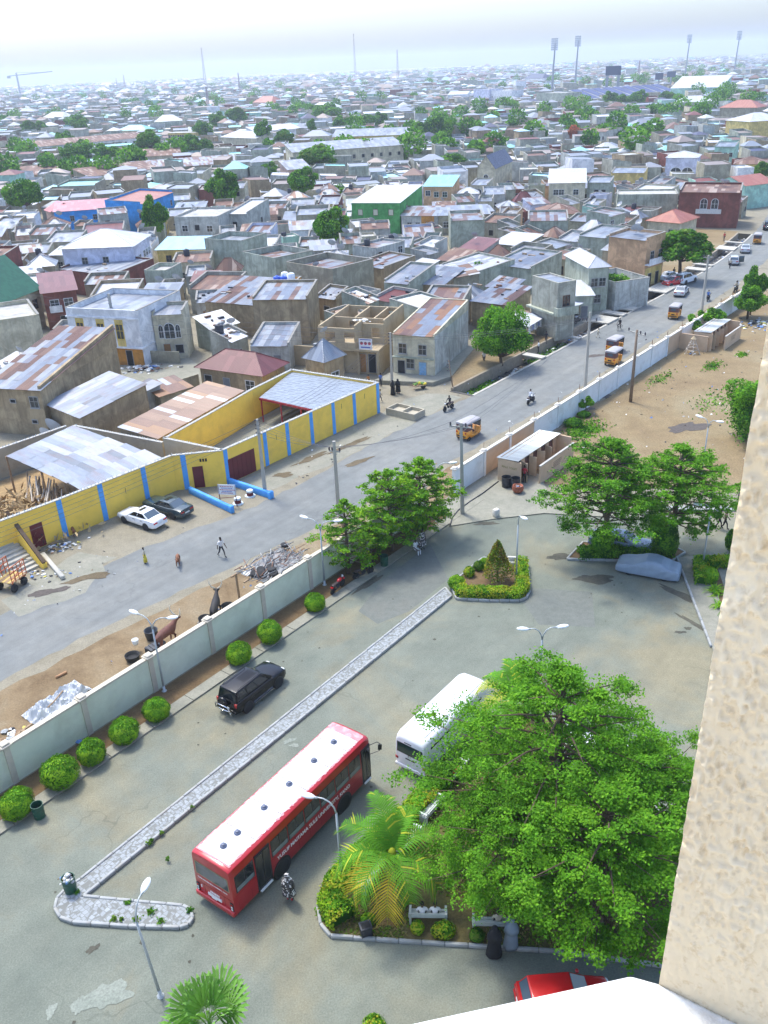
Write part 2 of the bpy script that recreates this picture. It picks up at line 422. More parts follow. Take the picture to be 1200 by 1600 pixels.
GM_dirt = world_ground('red_brown_earth', ((.31,.22,.13), (.39,.29,.17), (.42,.345,.225)), 6, scale=.09, speck=.3)
GM_verge = world_ground('brown_verge', ((.24,.16,.09), (.36,.26,.16), (.42,.34,.24)), 8, scale=.22)
GM_road = world_ground('road_asphalt', ((.27,.29,.31), (.31,.325,.345), (.35,.355,.36)), 14, scale=.12, speck=.13, streak=.4, crack=.13)
GM_lot = world_ground('compound_asphalt', ((.225,.26,.235), (.285,.31,.275), (.38,.345,.25)), 13, stops=(.34,.5,.64), scale=.075, speck=.22, streak=.22, crack=.16)
GM_patch = world_ground('relaid_asphalt', ((.225,.245,.24), (.25,.27,.265), (.27,.28,.27)), 15, scale=.3, speck=.15)
GM_conc = world_ground('worn_concrete', ((.36,.36,.31), (.43,.42,.37), (.48,.46,.41)), 12, scale=.45, speck=.16)
GM_soil = world_ground('bed_soil', ((.16,.10,.055), (.23,.15,.08), (.26,.18,.10)), 9, scale=.5)
GM_lawn = world_ground('thin_lawn', ((.13,.14,.035), (.21,.18,.07), (.25,.19,.09)), 11, scale=.32, speck=.35)
GM_stain = world_ground('damp_stain', ((.10,.10,.085), (.135,.13,.11), (.18,.17,.14)), 9, scale=.6)
GM_spill = world_ground('cement_spill', ((.33,.37,.34), (.38,.42,.39), (.42,.45,.42)), 10, scale=.8)
GM_mudpatch = world_ground('mud_patch', ((.17,.13,.08), (.23,.18,.12), (.27,.22,.16)), 9, scale=.8)

ss = [-5200, -300, -60, -20, 20, 46]+[46+4*i for i in range(1, 29)]+[166, 180, 200, 230, 300, 5200]
tt = [-5200, -300, 0, 12.35, 15.2, 40, 300, 5200]
gv = [WB(s, t) for s in ss for t in tt]; nt_ = len(tt); gf = []
for i in range(len(ss)-1):
 for j in range(nt_-1):
  if tt[j] == 12.35 and 46 <= ss[i] < 158: continue
  gf.append((i*nt_+j, (i+1)*nt_+j, (i+1)*nt_+j+1, i*nt_+j+1))
gm = MB(); gm.add(gv, gf); struct(gm.build('ground', [GM_sand]))

near = ragged([(-80,9.6),(-15,8.8),(-8,8.4),(0,7.4),(9,6.2),(17,5.3),(33,3.9),(50,3.4),(74,3.8),(98,4.5),(125,5.0),(260,5.0)], 1.1, .16, 3)
far = ragged([(260,12.0),(150,12.25),(100,12.3),(48,12.3),(40,12.6),(30,13.2),(20,12.7),(12,13.0),(2,15.0),(-6,15.8),(-80,16.6)], 1.1, .18, 4)
far = [(s, min(t, 12.3)) if 45 < s < 160 else (s, t) for s, t in far]
poly_sheet('road', [WB(*p) for p in near+far], .004, GM_road)
# the verge of trodden earth between the road and the campus wall
poly_sheet('verge', [W(*p) for p in [(-80,.0),(110,.0)]+ragged([(110,3.6),(60,2.6),(33,2.8),(20,4.0),(6,5.6),(-8,7.4),(-80,8.6)], 1.5, .3, 9)], .008, GM_verge)
# yard of bare earth inside the wall and the campus asphalt
poly_sheet('earth_yard', [W(*p) for p in ragged([(32,-.5),(140,-.5),(160,-60),(90,-120),(30,-60)]+[(38,-22),(31,-8),(29.5,-5.6)], 2, .25, 5)], .004, GM_dirt)
poly_sheet('compound_asphalt', [W(*p) for p in [(-90,-3.),(21.5,-3.),(22.2,-5.0),(26.5,-9.5),(29,-13),(31.8,-20),(36,-34),(44,-60),(-40,-90),(-90,-60)]], .006, GM_lot)
pad = [G(*p) for p in [(726,769),(788,728),(842,742),(860,775),(1000,800),(1000,812),(850,803),(772,812),(704,823),(690,790)]]
pm = MB(); pm.prism([(p.x, p.y) for p in pad], .0, .09); struct(pm.build('concrete_apron', [GM_conc]))
# strip of earth and narrow footway at the foot of the wall
poly_sheet('planting_bed', [W(*p) for p in [(-90,-.3),(24,-.5),(24,-2.3),(-90,-2.3)]], .03, GM_soil)
fm = MB()
for a in range(-66, 22, 3): fm.hexa([W(a+.01,-3.02,0),W(a+2.97,-3.02,0),W(a+2.97,-2.2,0),W(a+.01,-2.2,0),W(a+.01,-3.02,.11),W(a+2.97,-3.02,.11),W(a+2.97,-2.2,.11),W(a+.01,-2.2,.11)])
struct(fm.build('footway', [GM_conc]))
def blot(cx, cy, rx, ry, ang, z, mat, name, seed, lob=.28):
 q = random.Random(seed); n = 34; ph = [q.uniform(0, 6.28) for _ in range(5)]; pts = []
 for i in range(n):
  t = 6.2832*i/n; r = 1+lob*(math.sin(2*t+ph[0])*.6+math.sin(3*t+ph[1])*.5+math.sin(5*t+ph[2])*.45+math.sin(9*t+ph[3])*.3+q.uniform(-.25, .25))
  x, y = rx*r*math.cos(t), ry*r*math.sin(t); pts.append((cx+x*math.cos(ang)-y*math.sin(ang), cy+x*math.sin(ang)+y*math.cos(ang)))
 return poly_sheet(name, pts, z, mat)
for i, (px, py, rx, ry, a, nm) in enumerate([
 (930,905,1.5,.55,-.2,'s'),(905,868,.8,.9,.3,'s'),(1065,930,1.9,.35,-.95,'s'),(1085,975,1.3,.22,-1.05,'s'),(618,868,2.2,.33,.9,'s'),(575,912,1.6,.3,.9,'s'),(645,835,1.2,.4,.9,'s'),
 (1063,988,.35,.15,0,'s'),(1075,982,.2,.2,0,'s'),(145,1483,.3,.16,.8,'s'),(222,1473,.12,.1,0,'s'),(880,870,1.2,.5,.1,'s'),(760,818,.9,.3,.1,'s'),
 (165,1556,.95,.62,.3,'w'),(122,1572,.22,.4,.2,'w'),(80,1580,.2,.3,.2,'w'),(452,1158,.35,.18,.6,'w'),(460,1165,.25,.15,.2,'w'),(405,1100,.3,.12,.8,'w'),
 (443,742,1.0,.5,.2,'m'),(487,716,2.2,.42,.75,'m'),(550,694,2.4,.45,.75,'m'),(560,722,1.6,.4,.6,'m'),(125,905,1.3,.35,.5,'m'),(150,900,1.2,.4,.2,'m')]):
 p = G(px, py); blot(p.x, p.y, rx, ry, a, .011+.0007*i, {'s': GM_stain, 'w': GM_spill, 'm': GM_mudpatch}[nm], {'s': 'damp_stain', 'w': 'cement_spill', 'm': 'mud_patch'}[nm], i)
for i, (pp) in enumerate([[(800,917),(925,925),(930,980),(842,976)], [(600,905),(672,850),(700,905),(640,955),(590,975),(560,955)]]):
 poly_sheet('relaid_patch', [G(*p) for p in pp], .0075+i*.001, GM_patch)
for i, (px, py, rx, ry) in enumerate([(935,620,1.3,.8),(930,556,1.2,.5),(962,555,1.0,.7),(915,640,1.,.5),(1075,668,2.2,1.1),(75,925,1.4,.45)]):
 p = G(px, py); blot(p.x, p.y, rx, ry, .4, .02+.001*i, M('ash', (.09,.075,.065), .95, .3, 4), 'ash_patch', 60+i)

q = random.Random(12); m = MB()                             # oil drips where vehicles stand
for i in range(80):
 s_, t2 = q.choice([(q.gauss(-13,5), q.gauss(-15,1.6)), (q.gauss(-6,6), q.gauss(-5.6,.9)), (q.uniform(-24,20), q.uniform(-19,-4)), (q.gauss(16,3), q.gauss(-18,2))]); c = W(s_, t2, .0225); r = q.uniform(.02,.09)*(2 if q.random() < .08 else 1)
 m.add([c+Vector((r*math.cos(a)*q.uniform(.6,1.2), r*math.sin(a)*q.uniform(.6,1.2), 0)) for a in [.785*k for k in range(8)]], [tuple(range(8))])
o = m.build('oil_drips', [GM_stain]); o['kind'] = 'stuff'
# ------------------------------------------------------------------ campus wall
m_wall = M('green_cream_paint', (.66,.70,.54), .85, .07, 1.2, dirt=((.42,.42,.28), .4, .5), bump=.12, bscale=30)
m_white = M('white_wall_paint', (.74,.78,.78), .85, .06, 1.2, dirt=((.42,.40,.33), .5, .55), bump=.1, bscale=30)
m_cap = M('beige_cap', (.56,.50,.39), .85, .1, 2, dirt=((.33,.30,.24), .5, .9))
m_capw = M('pale_cap', (.64,.61,.54), .85, .1, 2, dirt=((.38,.34,.28), .5, .9))
m_tan = M('tan_render', (.58,.42,.27), .88, .07, 1.6, dirt=((.36,.27,.18), .4, .6))
m_steel = M('galvanised_steel', (.48,.50,.52), .42, .12, 5, metal=.6)
m_rust = M('rusty_steel', (.20,.10,.06), .8, .3, 6)
def wall_run(name, label, cat, knots, h, wall_mats, cap, pil, capz=.2, starters=False):
 root = thing(name, label, cat, W(knots[0], 0), TH); s0 = knots[0]
 for i, (a, b) in enumerate(zip(knots[:-1], knots[1:])):
  m = MB(); m.box(a-s0+.17, b-s0-.17, -.3, -.1, 0, h); m.build('wall_panel', [wall_mats[min(i, len(wall_mats)-1)]], root)
  m = MB(); m.box(a-s0+.2, b-s0-.2, -.36, -.04, h, h+.12); m.build('coping', [cap], root)
 pm_ = MB(); pm_.box(-.165, .165, -.38, -.02, 0, h+.1); pme = pm_.mesh('pillar', [pil])
 cm_ = MB(); cm_.box(-.3, .3, -.5, .1, 0, capz*.5); cm_.box(-.22, .22, -.42, .02, capz*.5, capz); cme = bevel_mesh(cm_.mesh('pillar_cap', [cap]), .02, 1)
 for k in knots:
  put('pillar', pme, root, (k-s0, 0, 0)); put('pillar_cap', cme, root, (k-s0, 0, h+.1))
  if starters:
   m = MB()
   for dx, dy in ((-.1,-.26),(.1,-.14)): m.tube([(0+dx, dy, 0),(dx+.02, dy, .62)], .018, 5)
   m.build('starter_bar', [m_rust], root, loc=(k-s0, 0, h+.1+capz))
 return root
wall_run('campus_wall', 'long pale green boundary wall with beige pillars beside the parked black car', 'wall', [-57.5+4.78*i for i in range(17)], 2.45, [m_wall], m_cap, m_cap)
kn = [23.6, 28.3, 32.8, 37.5]+[42.4+4.75*i for i in range(14)]
wl = [m_white, m_tan, m_tan]+[m_white]*6+[m_white]+[m_tan, m_white]+[m_white]*8
wall_run('yard_wall', 'white boundary wall with rusty starter bars beside the bare earth yard', 'wall', kn, 2.3, wl, m_capw, m_white, starters=True)

# ------------------------------------------------------------------ paved median, planter and garden island
def paver_mat():
 k = NT('zigzag_pavers'); v = k.coords('world'); rot = k.n('ShaderNodeMapping'); rot.inputs['Rotation'].default_value = (0, 0, -TH); k.l(v, rot.inputs[0])
 vo = k.n('ShaderNodeTexVoronoi', feature='DISTANCE_TO_EDGE'); vo.inputs['Scale'].default_value = 4.6; vo.inputs['Randomness'].default_value = .3; k.l(rot.outputs[0], vo.inputs['Vector'])
 vc = k.n('ShaderNodeTexVoronoi'); vc.inputs['Scale'].default_value = 4.6; vc.inputs['Randomness'].default_value = .3; k.l(rot.outputs[0], vc.inputs['Vector'])
 c = k.ramp(k.noise(v, .8, 5, .7), [(.3, (.27,.29,.295)), (.7, (.31,.33,.335))])
 w = k.sep(vc.outputs['Color'])[0]; c = k.mix(.6, c, k.ramp(w, [(0, .78), (1, 1.15)]), 'MULTIPLY')
 j = k.ramp(vo.outputs['Distance'], [(.02, 0), (.07, 1)]); c = k.mix(j, (.17,.175,.16), c)
 k.bump(j, .5, .012); return k.done(c, .85)
m_pave = paver_mat()
m_kerb = M('kerb_concrete', (.33,.34,.33), .88, .12, 3, dirt=((.27,.25,.20), .7, 1.2), bump=.2)
def kerb_mesh(L, w=.14, h=.2):
 m = MB(); m.box(-L/2+.012, L/2-.012, -w/2, w/2, 0, h); return bevel_mesh(m.mesh('kerb_stone', [m_kerb]), .018, 1)
KM = {}
def kerb_line(parent, pts, close=True, L0=.92, h=.2):
 q = random.Random(len(pts)); pts = pts+([pts[0]] if close else [])
 for a, b in zip(pts[:-1], pts[1:]):
  a, b = Vector((a[0], a[1])), Vector((b[0], b[1])); L = (b-a).length; k = max(1, round(L/L0)); l = L/k; key = (round(l, 2), h)
  if key not in KM: KM[key] = kerb_mesh(key[0], h=h)
  ang = math.atan2(b.y-a.y, b.x-a.x)
  for i in range(k):
   c = a.lerp(b, (i+.5)/k); put('kerb_stone', KM[key], parent, (c.x, c.y, q.uniform(-.012, .012)), ang+q.uniform(-.012, .012))
def V2(ps, z=0): return [(G(*p, z).x, G(*p, z).y) for p in ps]
def inset(poly, d):
 n = len(poly); ar = sum(poly[i][0]*poly[(i+1)%n][1]-poly[(i+1)%n][0]*poly[i][1] for i in range(n)); sg = 1 if ar > 0 else -1; out = []
 for i in range(n):
  p, a, b = Vector(poly[i]), Vector(poly[i-1]), Vector(poly[(i+1)%n]); e, f = (p-a).normalized(), (b-p).normalized()
  n1, n2 = Vector((-e.y, e.x))*sg, Vector((-f.y, f.x))*sg; nn = (n1+n2)
  k = d/max(.5, nn.length_squared/2); out.append(tuple(p+nn*k*1.0/1.0*.5*2/2*1.0) if False else tuple(p+nn*(d/max(.6, (1+n1.dot(n2))))))
 return out
med = V2([(696,917),(125,1372),(103,1386),(87,1403),(83,1420),(92,1435),(112,1443),(200,1449),(280,1451),(296,1446),(304,1434),(300,1420),(287,1413),(210,1406),(134,1399),(707,931)], .12)
ms = struct(put('median_strip', None))
m = MB(); m.prism(inset(med, .14), 0, .15); struct(m.build('paving', [m_pave], ms))
kerb_line(ms, inset(med, .07))
# tufts of weed growing in the paving
def tuft(px, py, r, seed, z=.15, name='weed_tuft'):
 q = np.random.default_rng(seed); p = G(px, py, z); n = int(70*r/.2)
 P = q.normal(size=(n, 3))*np.array([r*.5, r*.5, .02])+np.array([p.x, p.y, z+.03]); P[:, 2] = z+.02+np.abs(q.normal(size=n))*.05
 return P
P = np.concatenate([tuft(*a, i) for i, a in enumerate([(200,1411,.16),(235,1425,.2),(252,1440,.17),(212,1437,.12),(178,1436,.14),(297,1423,.16),(233,1318,.14),(238,1314,.13),(252,1302,.1),(300,1262,.1),(190,1437,.1),(262,1343,.1),(120,1395,.12)])])
o = put('weeds', leaf_mesh('weeds', P, .07, leaves('olive'), .5, 2)); o['kind'] = 'stuff'
# planter
plan = V2([(702,913),(712,936),(765,939),(812,939),(824,934),(829,924),(828,898),(825,879),(800,871),(753,871)], .12)
pl = struct(put('planter_island', None)); m = MB(); m.prism(inset(plan, .14), 0, .13); struct(m.build('soil', [GM_soil], pl)); kerb_line(pl, inset(plan, .07), L0=.8)
def hedge_pts(line, w, h, n, q, z0=.1, fuzz=.05):
 P, N = [], []; segs = list(zip(line[:-1], line[1:])); Ls = [math.hypot(b[0]-a[0], b[1]-a[1]) for a, b in segs]; tot = sum(Ls)
 for (a, b), L in zip(segs, Ls):
  k = int(n*L/tot); d = np.array([(b[0]-a[0])/L, (b[1]-a[1])/L]); e = np.array([-d[1], d[0]])
  al = q.uniform(-.2, L+.2, k); face = q.random(k); top = face < .5
  lat = np.where(top, q.uniform(-w/2, w/2, k), np.where(face < .75, w/2, -w/2)); zz = np.where(top, h, q.uniform(0, h, k))
  r_ = np.clip((np.abs(lat)-w*.3)/(w*.2), 0, 1); zz = np.where(top, zz-.12*h*r_**2, zz)
  wob = np.array([.07*mnoise.noise(Vector((a[0]+d[0]*x, a[1]+d[1]*x, 0))*1.7) for x in al])
  p = np.stack([a[0]+d[0]*al+e[0]*lat, a[1]+d[1]*al+e[1]*lat, z0+zz+wob*top*1.6], 1)+q.normal(size=(k, 3))*fuzz
  P.append(p); N.append(np.stack([np.where(top, 0, e[0]*np.sign(lat)), np.where(top, 0, e[1]*np.sign(lat)), np.where(top, 1., .25)], 1))
 return np.concatenate(P), np.concatenate(N)
def hedge(name, label, line, w, h, n, leaf, kind, seed, share=None, z0=.1, group=None):
 q = np.random.default_rng(seed); P, N = hedge_pts(line, w, h, n, q, z0)
 o = thing(name, label, 'hedge', (line[0][0], line[0][1], z0), 0, group); loc = np.array([line[0][0], line[0][1], z0])
 put('foliage', leaf_mesh('foliage', P-loc, leaf, leaves(kind), .5, 1.5, seed, N/np.linalg.norm(N, axis=1)[:, None], share), o)
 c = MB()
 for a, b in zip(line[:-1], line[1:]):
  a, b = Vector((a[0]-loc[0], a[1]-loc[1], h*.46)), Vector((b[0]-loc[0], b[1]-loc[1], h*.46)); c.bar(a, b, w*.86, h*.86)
 c.build('dark_core', [leafmat('leaf_deep', (.032,.105,.016), 0)], o); return o  # solid dark green core, added to stop the view through the leaves
hl = inset(plan, .55)
hedge('clipped_hedge', 'clipped yellow green hedge round two sides of the triangular planter', [hl[0], hl[1], hl[3], hl[5], hl[7]], .85, .62, 9000, .075, 'hedge', 31, [4,3,2])
def shrub(name, label, p, r, kind, seed, n=3400, leaf=.075, group=None, share=None, z0=.05):
 q = np.random.default_rng(seed); rr = r if isinstance(r, tuple) else (r, r, r*.92)
 P, N = sphere_pts(n, (seed*3.1, seed*1.7, rr[2]*.92), rr, q, .045); P[:, :2] -= np.array([seed*3.1, seed*1.7]); o = thing(name, label, 'shrub', (p[0], p[1], z0), 0, group)
 put('foliage', leaf_mesh('foliage', P, leaf, leaves(kind), .55, 1.5, seed, N, share), o)
 c = MB(); c.ball((0, 0, rr[2]*.92), tuple(x*.84 for x in rr), 12, 8); c.build('dark_core', [leafmat('leaf_deep', (.032,.105,.016), 0)], o, True); return o  # solid dark green ball added inside so the leaf shell looks closed
p = V2([(712,918),(733,900),(748,890),(757,884)], .1)
shrub('round_shrub', 'round dark green shrub at the pointed end of the triangular planter', p[0], .55, 'bright', 41, 1500)
for i, lb in enumerate(['yellow green shrub behind the round one in the triangular planter', 'small pale shrub along the left edge of the planter', 'small leafy shrub nearest the brown cone tree in the planter']):
 shrub('garden_shrub', lb, p[1+i], (.42, .4, .42-.04*i), ['hedge', 'olive', 'bright'][i], 42+i, 900)
# cone-shaped tree turned brown
q = np.random.default_rng(5); n = 5200; hh = q.random(n)**.75; zz = .55+hh*2.75; an = q.uniform(0, 6.283, n); rr = (1.1+.16*np.sin(3*an+zz*2)+.1*np.sin(5*an-zz*4))*(1-hh)**.8*q.uniform(.5, 1.12, n)**.5+.05
P = np.stack([rr*np.cos(an), rr*np.sin(an), zz+q.normal(size=n)*.06], 1); N = np.stack([np.cos(an), np.sin(an), np.full(n, .3)], 1)
t_ = thing('cone_tree', 'small conical tree with browning foliage in the middle of the planter', 'tree', W(13.0, -11.0, .1))
put('crown', leaf_mesh('crown', P, .085, leaves('brown'), .4, 1.8, 5, N/np.linalg.norm(N, axis=1)[:, None], [5,2,3]), t_)
m = MB(); m.tube([(0,0,0),(.02,0,1.2),(0,0,3.1)], [.07,.05,.01], 7); m.build('trunk', [bark()], t_, True)
m = MB(); m.box(-.35,.35,-.18,.18,0,.4); m.box(-.3,.3,.0,.16,.4,.75)
tag(put('garden_bench', bevel_mesh(m.mesh('garden_bench', [m_capw]), .02, 1), None, G(800, 884, .1), -.2), 'small pale concrete seat beside the lamp post in the planter', 'seat')
# garden island
gst = [(-16.4,-20.4),(-16.2,-19.6),(-15.6,-18.9),(-14.6,-18.5),(-1.,-18.9),(1.5,-20),(2.2,-22),(-3,-33),(-9,-33),(-11.1,-28.9)]
gar = [gxy(*p) for p in gst]; gi = struct(put('garden_island', None)); m = MB(); m.prism(inset(gar, .14), 0, .14); struct(m.build('lawn', [GM_lawn], gi)); kerb_line(gi, inset(gar, .07), L0=1.0)
q = np.random.default_rng(77); P = []
for i in range(26000):
 s_, t2 = q.uniform(-16, 2), q.uniform(-33, -18.8)
 if t2 < -18.9-(s_+16.2)*0 and (s_+16.3) > (-20.4-t2)*.62 and s_ < 1.6-(-20-t2)*.42 and mnoise.noise(Vector((s_*.35, t2*.35, 3))) > -.12: P.append(tuple(W(s_, t2, .15+abs(q.normal())*.025)))
o = put('grass', leaf_mesh('grass', np.array(P), .075, [leafmat('leaf_olive', (.11,.17,.03)), leafmat('leaf_straw', (.24,.20,.08)), leafmat('leaf_mid', (.065,.17,.018))], .45, 2.2, 3, share=[3,3,1])); o['kind'] = 'stuff'
hedge('garden_hedge', 'thick bright hedge curving round the left end of the garden island by the red bus', [gxy(*p) for p in [(-15.5,-20.4),(-15.2,-19.6),(-14.3,-19.2),(-12.4,-19.1)]], 1.25, .85, 7600, .08, 'hedge', 32, [2,4,3])
hedge('garden_hedge', 'bright hedge beside the bus behind the coconut palm', [gxy(*p) for p in [(-11.9,-19.1),(-9.3,-19.2)]], 1.1, .8, 3600, .08, 'hedge', 33, [1,3,3])
hedge('garden_hedge', 'short yellow green hedge between the coconut palm and the white minibus', [gxy(*p) for p in [(-8.7,-19.2),(-7.2,-19.3)]], .9, .8, 2400, .08, 'hedge', 34, [4,3,1])
shrub('round_shrub', 'dark round shrub behind the rear corner of the white minibus', gxy(-6.3,-19.25), (.75,.75,.85), 'neem', 35, 2600)
hedge('garden_hedge', 'low green hedge beneath the big tree beside the white minibus', [gxy(*p) for p in [(-5.3,-19.4),(-1.5,-19.6)]], .8, .7, 3600, .08, 'olive', 36)
for i, (px, py, lb) in enumerate([(652,1455,'small shrub in front of the bench with two seated people, left end'), (693,1460,'larger yellow green shrub in front of the bench with two seated people'), (745,1467,'small shrub at the kerb beside the woman in black'), (575,1440,'low shrub beside the dark litter bin in the garden')]):
 p = G(px, py, .14); shrub('garden_shrub', lb, p, [(.3,.3,.35),(.55,.38,.4),(.33,.3,.35),(.35,.3,.25)][i], ['hedge','hedge','olive','bright'][i], 50+i, 700)

# the eight clipped shrubs along the wall
sh_group = 'clipped round shrubs along the campus wall'
for i, (s_, r_, lb) in enumerate([(2.7,.72,'smallest clipped ball shrub, farthest along the wall beside the red motorbike'), (-1.8,.86,'clipped ball shrub second from the far end with a brown box behind it'), (-4.6,.85,'clipped ball shrub touching the front of the black parked car'),
 (-11.3,.8,'clipped shrub just behind the black parked car at the wall lamp'), (-13.6,.82,'clipped shrub between the wall lamp shrub and the pink tipped one'), (-15.8,.78,'clipped shrub with a pinkish tip on its right side'), (-17.8,.98,'widest clipped shrub along the wall, next to the one above the green bin'), (-20.4,.9,'flattened clipped shrub just above the green bin at the kerb')]):
 shrub('ball_shrub', lb, gxy(s_, -2.45), (r_*random.uniform(.92,1.1), r_*random.uniform(.92,1.08), r_*(.9 if i not in (6, 7) else .8)*random.uniform(.9,1.05)), 'bright', 60+i, 4600, .075, sh_group, [3,3,3] if i < 3 else [2,4,2])

# ------------------------------------------------------------------ lamps, bins, benches
m_lamp = M('lamp_grey_paint', (.42,.45,.45), .45, .06, 3, metal=.3); m_head = M('lamp_white_shell', (.78,.80,.80), .35, .03, 3)
m_lens = M('lamp_lens', (.55,.58,.58), .2, .03, 3)
def lamp(label, s, t, heads, h=5.2, lean=0, group='white headed lamp posts of the campus', loc=None, reach=.95):
 p = loc or W(s, t); o = thing('lamp_post', label, 'lamp post', (p[0], p[1], 0), 0, group)
 m = MB(); top = Vector((lean, 0, h-.75)); m.tube([(0,0,0),(lean*.5,0,(h-.75)/2), top], [.075,.06,.05], 8); m.lathe([(.17,0),(.17,.03),(.09,.05),(.085,.4)], 8); m.build('pole', [m_lamp], o, True)
 for a in heads:
  d = Vector((math.cos(a), math.sin(a), 0)); m = MB()
  pts = [top+d*reach*x+Vector((0,0,z)) for x, z in ((0,-.05),(.08,.3),(.3,.6),(.62,.76),(1.,.78))]; m.tube(pts, [.045,.04,.035,.032,.03], 7); ar = m.build('arm', [m_lamp], o, True)
  hm = MB(); hm.ball((0,0,0), (.36,.16,.10), 12, 8, 0); hm.ball((.02,0,-.035), (.27,.12,.085), 10, 6, 1); hm.tube([(-.46,0,0),(-.25,0,0)], [.045,.07], 8, 2)
  he = hm.build('lamp_head', [m_head, m_lens, m_lamp], ar, True, pts[-1]+d*.38+Vector((0,0,.02))); he.rotation_euler = (0, R(-7), a)
 return o
NW = TH+math.pi/2
lamp('double headed lamp post in front of the wall behind the black parked car', -9.4, -.75, [NW+.15, NW-math.pi+.6], 5.4)
lamp('double headed lamp post at the wall beside the feathery lime green tree', 5.6, -.75, [NW+.15, NW-math.pi+.6], 5.3)
lamp('double headed lamp post rising out of the paired trees by the wall', 18.4, -1.9, [NW+.15, NW-math.pi+.6], 5.3)
lamp('single lamp post standing in the triangular planter', 13.8, -12.1, [R(-60)], 5.5, reach=.25)
lamp('double headed lamp post spreading both arms behind the big tree', 0, 0, [R(2), R(182)], 5.3, loc=G(847, 1000, 4.5), reach=.75)
lamp('double headed lamp post on the bare earth beyond the layered trees', 39.0, -16.5, [R(130), R(-45)], 5.3, reach=.6)
lamp('single armed lamp post in the hedge beside the walkers in black', 23.0, -22.4, [R(172)], 5.3, reach=.55)
lamp('single armed lamp post in the garden hedge, its head over the red bus', -13.9, -19.0, [R(165)], 5.3, reach=.9)
lamp('leaning lamp post at the bottom edge with its head over the paved median', 0, 0, [R(76)], 5.3, lean=-.25, loc=G(238, 1502, 2.2), reach=.7)
m_bin = M('bin_green_paint', (.012,.085,.05), .5, .2, 4, dirt=((.05,.06,.05), .5, 2)); m_dark = M('dark_inside', (.018,.017,.016), .9, .3, 5)
m_litter = [M('litter_white', (.66,.66,.63), .8, .2, 9), M('litter_blue', (.12,.22,.45), .7, .2, 9), M('litter_brown', (.25,.16,.09), .9, .3, 9), M('litter_black', (.03,.03,.035), .6, .3, 9), M('litter_yellow', (.60,.52,.12), .8, .2, 9), M('litter_grey', (.33,.34,.34), .8, .2, 9)]
def scraps(n, sx, sy, h, seed, size=.16, flat=.35):           # crumpled bags, sheets and bits in a loose pile
 q = random.Random(seed); m = MB()
 for i in range(n):
  x, y = q.gauss(0, sx/2), q.gauss(0, sy/2); z = max(0, h*(1-math.hypot(x/sx, y/sy))*q.uniform(.3, 1)); r = size*q.uniform(.4, 1.3)
  b = len(m.v); m.ball((x, y, z+r*flat*.5), (r, r*q.uniform(.5, 1), r*flat), 6, 4, q.choice((0,0,1,2,3,3,4,5,5,0)))
  for k in range(b, len(m.v)): v = m.v[k]; m.v[k] = (v[0]+q.uniform(-.25,.25)*r, v[1]+q.uniform(-.25,.25)*r, max(0, v[2]+q.uniform(-.2,.2)*r))
 return m
def bin_(label, p, full=False, r=.3, h=.85, mats=None, group='green drum litter bins'):
 o = thing('litter_bin', label, 'bin', p, random.random()*6, group); m = MB()
 m.lathe([(r*.93,0),(r*.96,h*.3),(r*1.0,h*.32),(r*.97,h*.36),(r*.98,h*.64),(r*1.02,h*.66),(r*.99,h*.7),(r,h*.97),(r*1.05,h),(r*.96,h),(r*.94,h*.45)], 20, cap=True)
 m.build('drum', [mats or m_bin], o, True, sharp=40)
 m = MB(); m.lathe([(r*.93, h*.5),(r*.93,h*.52)], 16); m.build('inside', [m_dark], o)
 if full: scraps(46, r*.9, r*.9, .26, 4, .1, .6).build('litter', m_litter, o, True, (0,0,h*.83))
 return o
bin_('green drum bin overflowing with litter at the elbow of the paved median', G(111,1391,.15), True)
bin_('empty green drum bin at the kerb below the flattened shrub', W(-19.9,-3.55))
bin_('dark green drum bin under the paired trees at the kerb', W(10.2,-2.75,.1))
m_blk = M('black_plastic', (.025,.028,.035), .5, .2, 4)
b_ = bin_('left one of two black plastic barrels beside the toilet block', G(791,760,.09), r=.42, h=.95, mats=m_blk, group='black barrels by the toilet block'); b_.name = 'plastic_barrel'; b_['category'] = 'barrel'
b_ = bin_('right one of two black plastic barrels, touching the clay coloured pot', G(805,762,.09), r=.42, h=.95, mats=m_blk, group='black barrels by the toilet block'); b_.name = 'plastic_barrel'; b_['category'] = 'barrel'
m = MB(); m.lathe([(.3,0),(.5,.25),(.52,.45),(.44,.62),(.47,.66),(.38,.64),(.36,.4)], 16); cp = tag(m.build('clay_pot', [M('clay', (.30,.09,.045), .8, .2, 3)], None, True, G(809,769,.09)), 'rust red clay pot of rubbish beside the two black barrels', 'pot')
scraps(14, .3, .3, .1, 8, .08).build('litter', m_litter, cp, True, (0,0,.55))
m = MB(); m.box(-.24,.24,-.2,.2,0,.5); m.box(-.27,.27,-.23,.23,.5,.56); m.box(-.2,.2,-.16,.16,.56,.57,1)
tag(put('litter_bin', bevel_mesh(m.mesh('litter_bin', [m_blk, m_dark]), .02, 1), None, G(572,1459,.14), .3), 'small square dark litter bin at the kerb of the garden island', 'bin')
m_bench = M('bench_concrete', (.46,.50,.47), .8, .1, 4)
def bench_mesh():
 o = thing('park_bench', 'x', 'bench', (0,0,0)); m = MB()
 for y in (-.2,-.05,.1): MB().box(-.85,.85,y-.06,y+.06,.42,.47).build('seat_slat', [m_bench], o)
 for z in (.58,.74): MB().bar((-.85,.24+.1*(z-.58),z),(.85,.24+.1*(z-.58),z),.04,.12).build('back_slat', [m_bench], o)
 for x in (-.78,.78): MB().box(x-.05,x+.05,-.25,.2,0,.42).bar((x,.18,.4),(x,.3,.86),.08,.08).box(x-.05,x+.05,-.27,.25,.62,.68).box(x-.04,x+.04,-.27,-.19,.42,.62).build('bench_end', [m_bench], o)
 return o
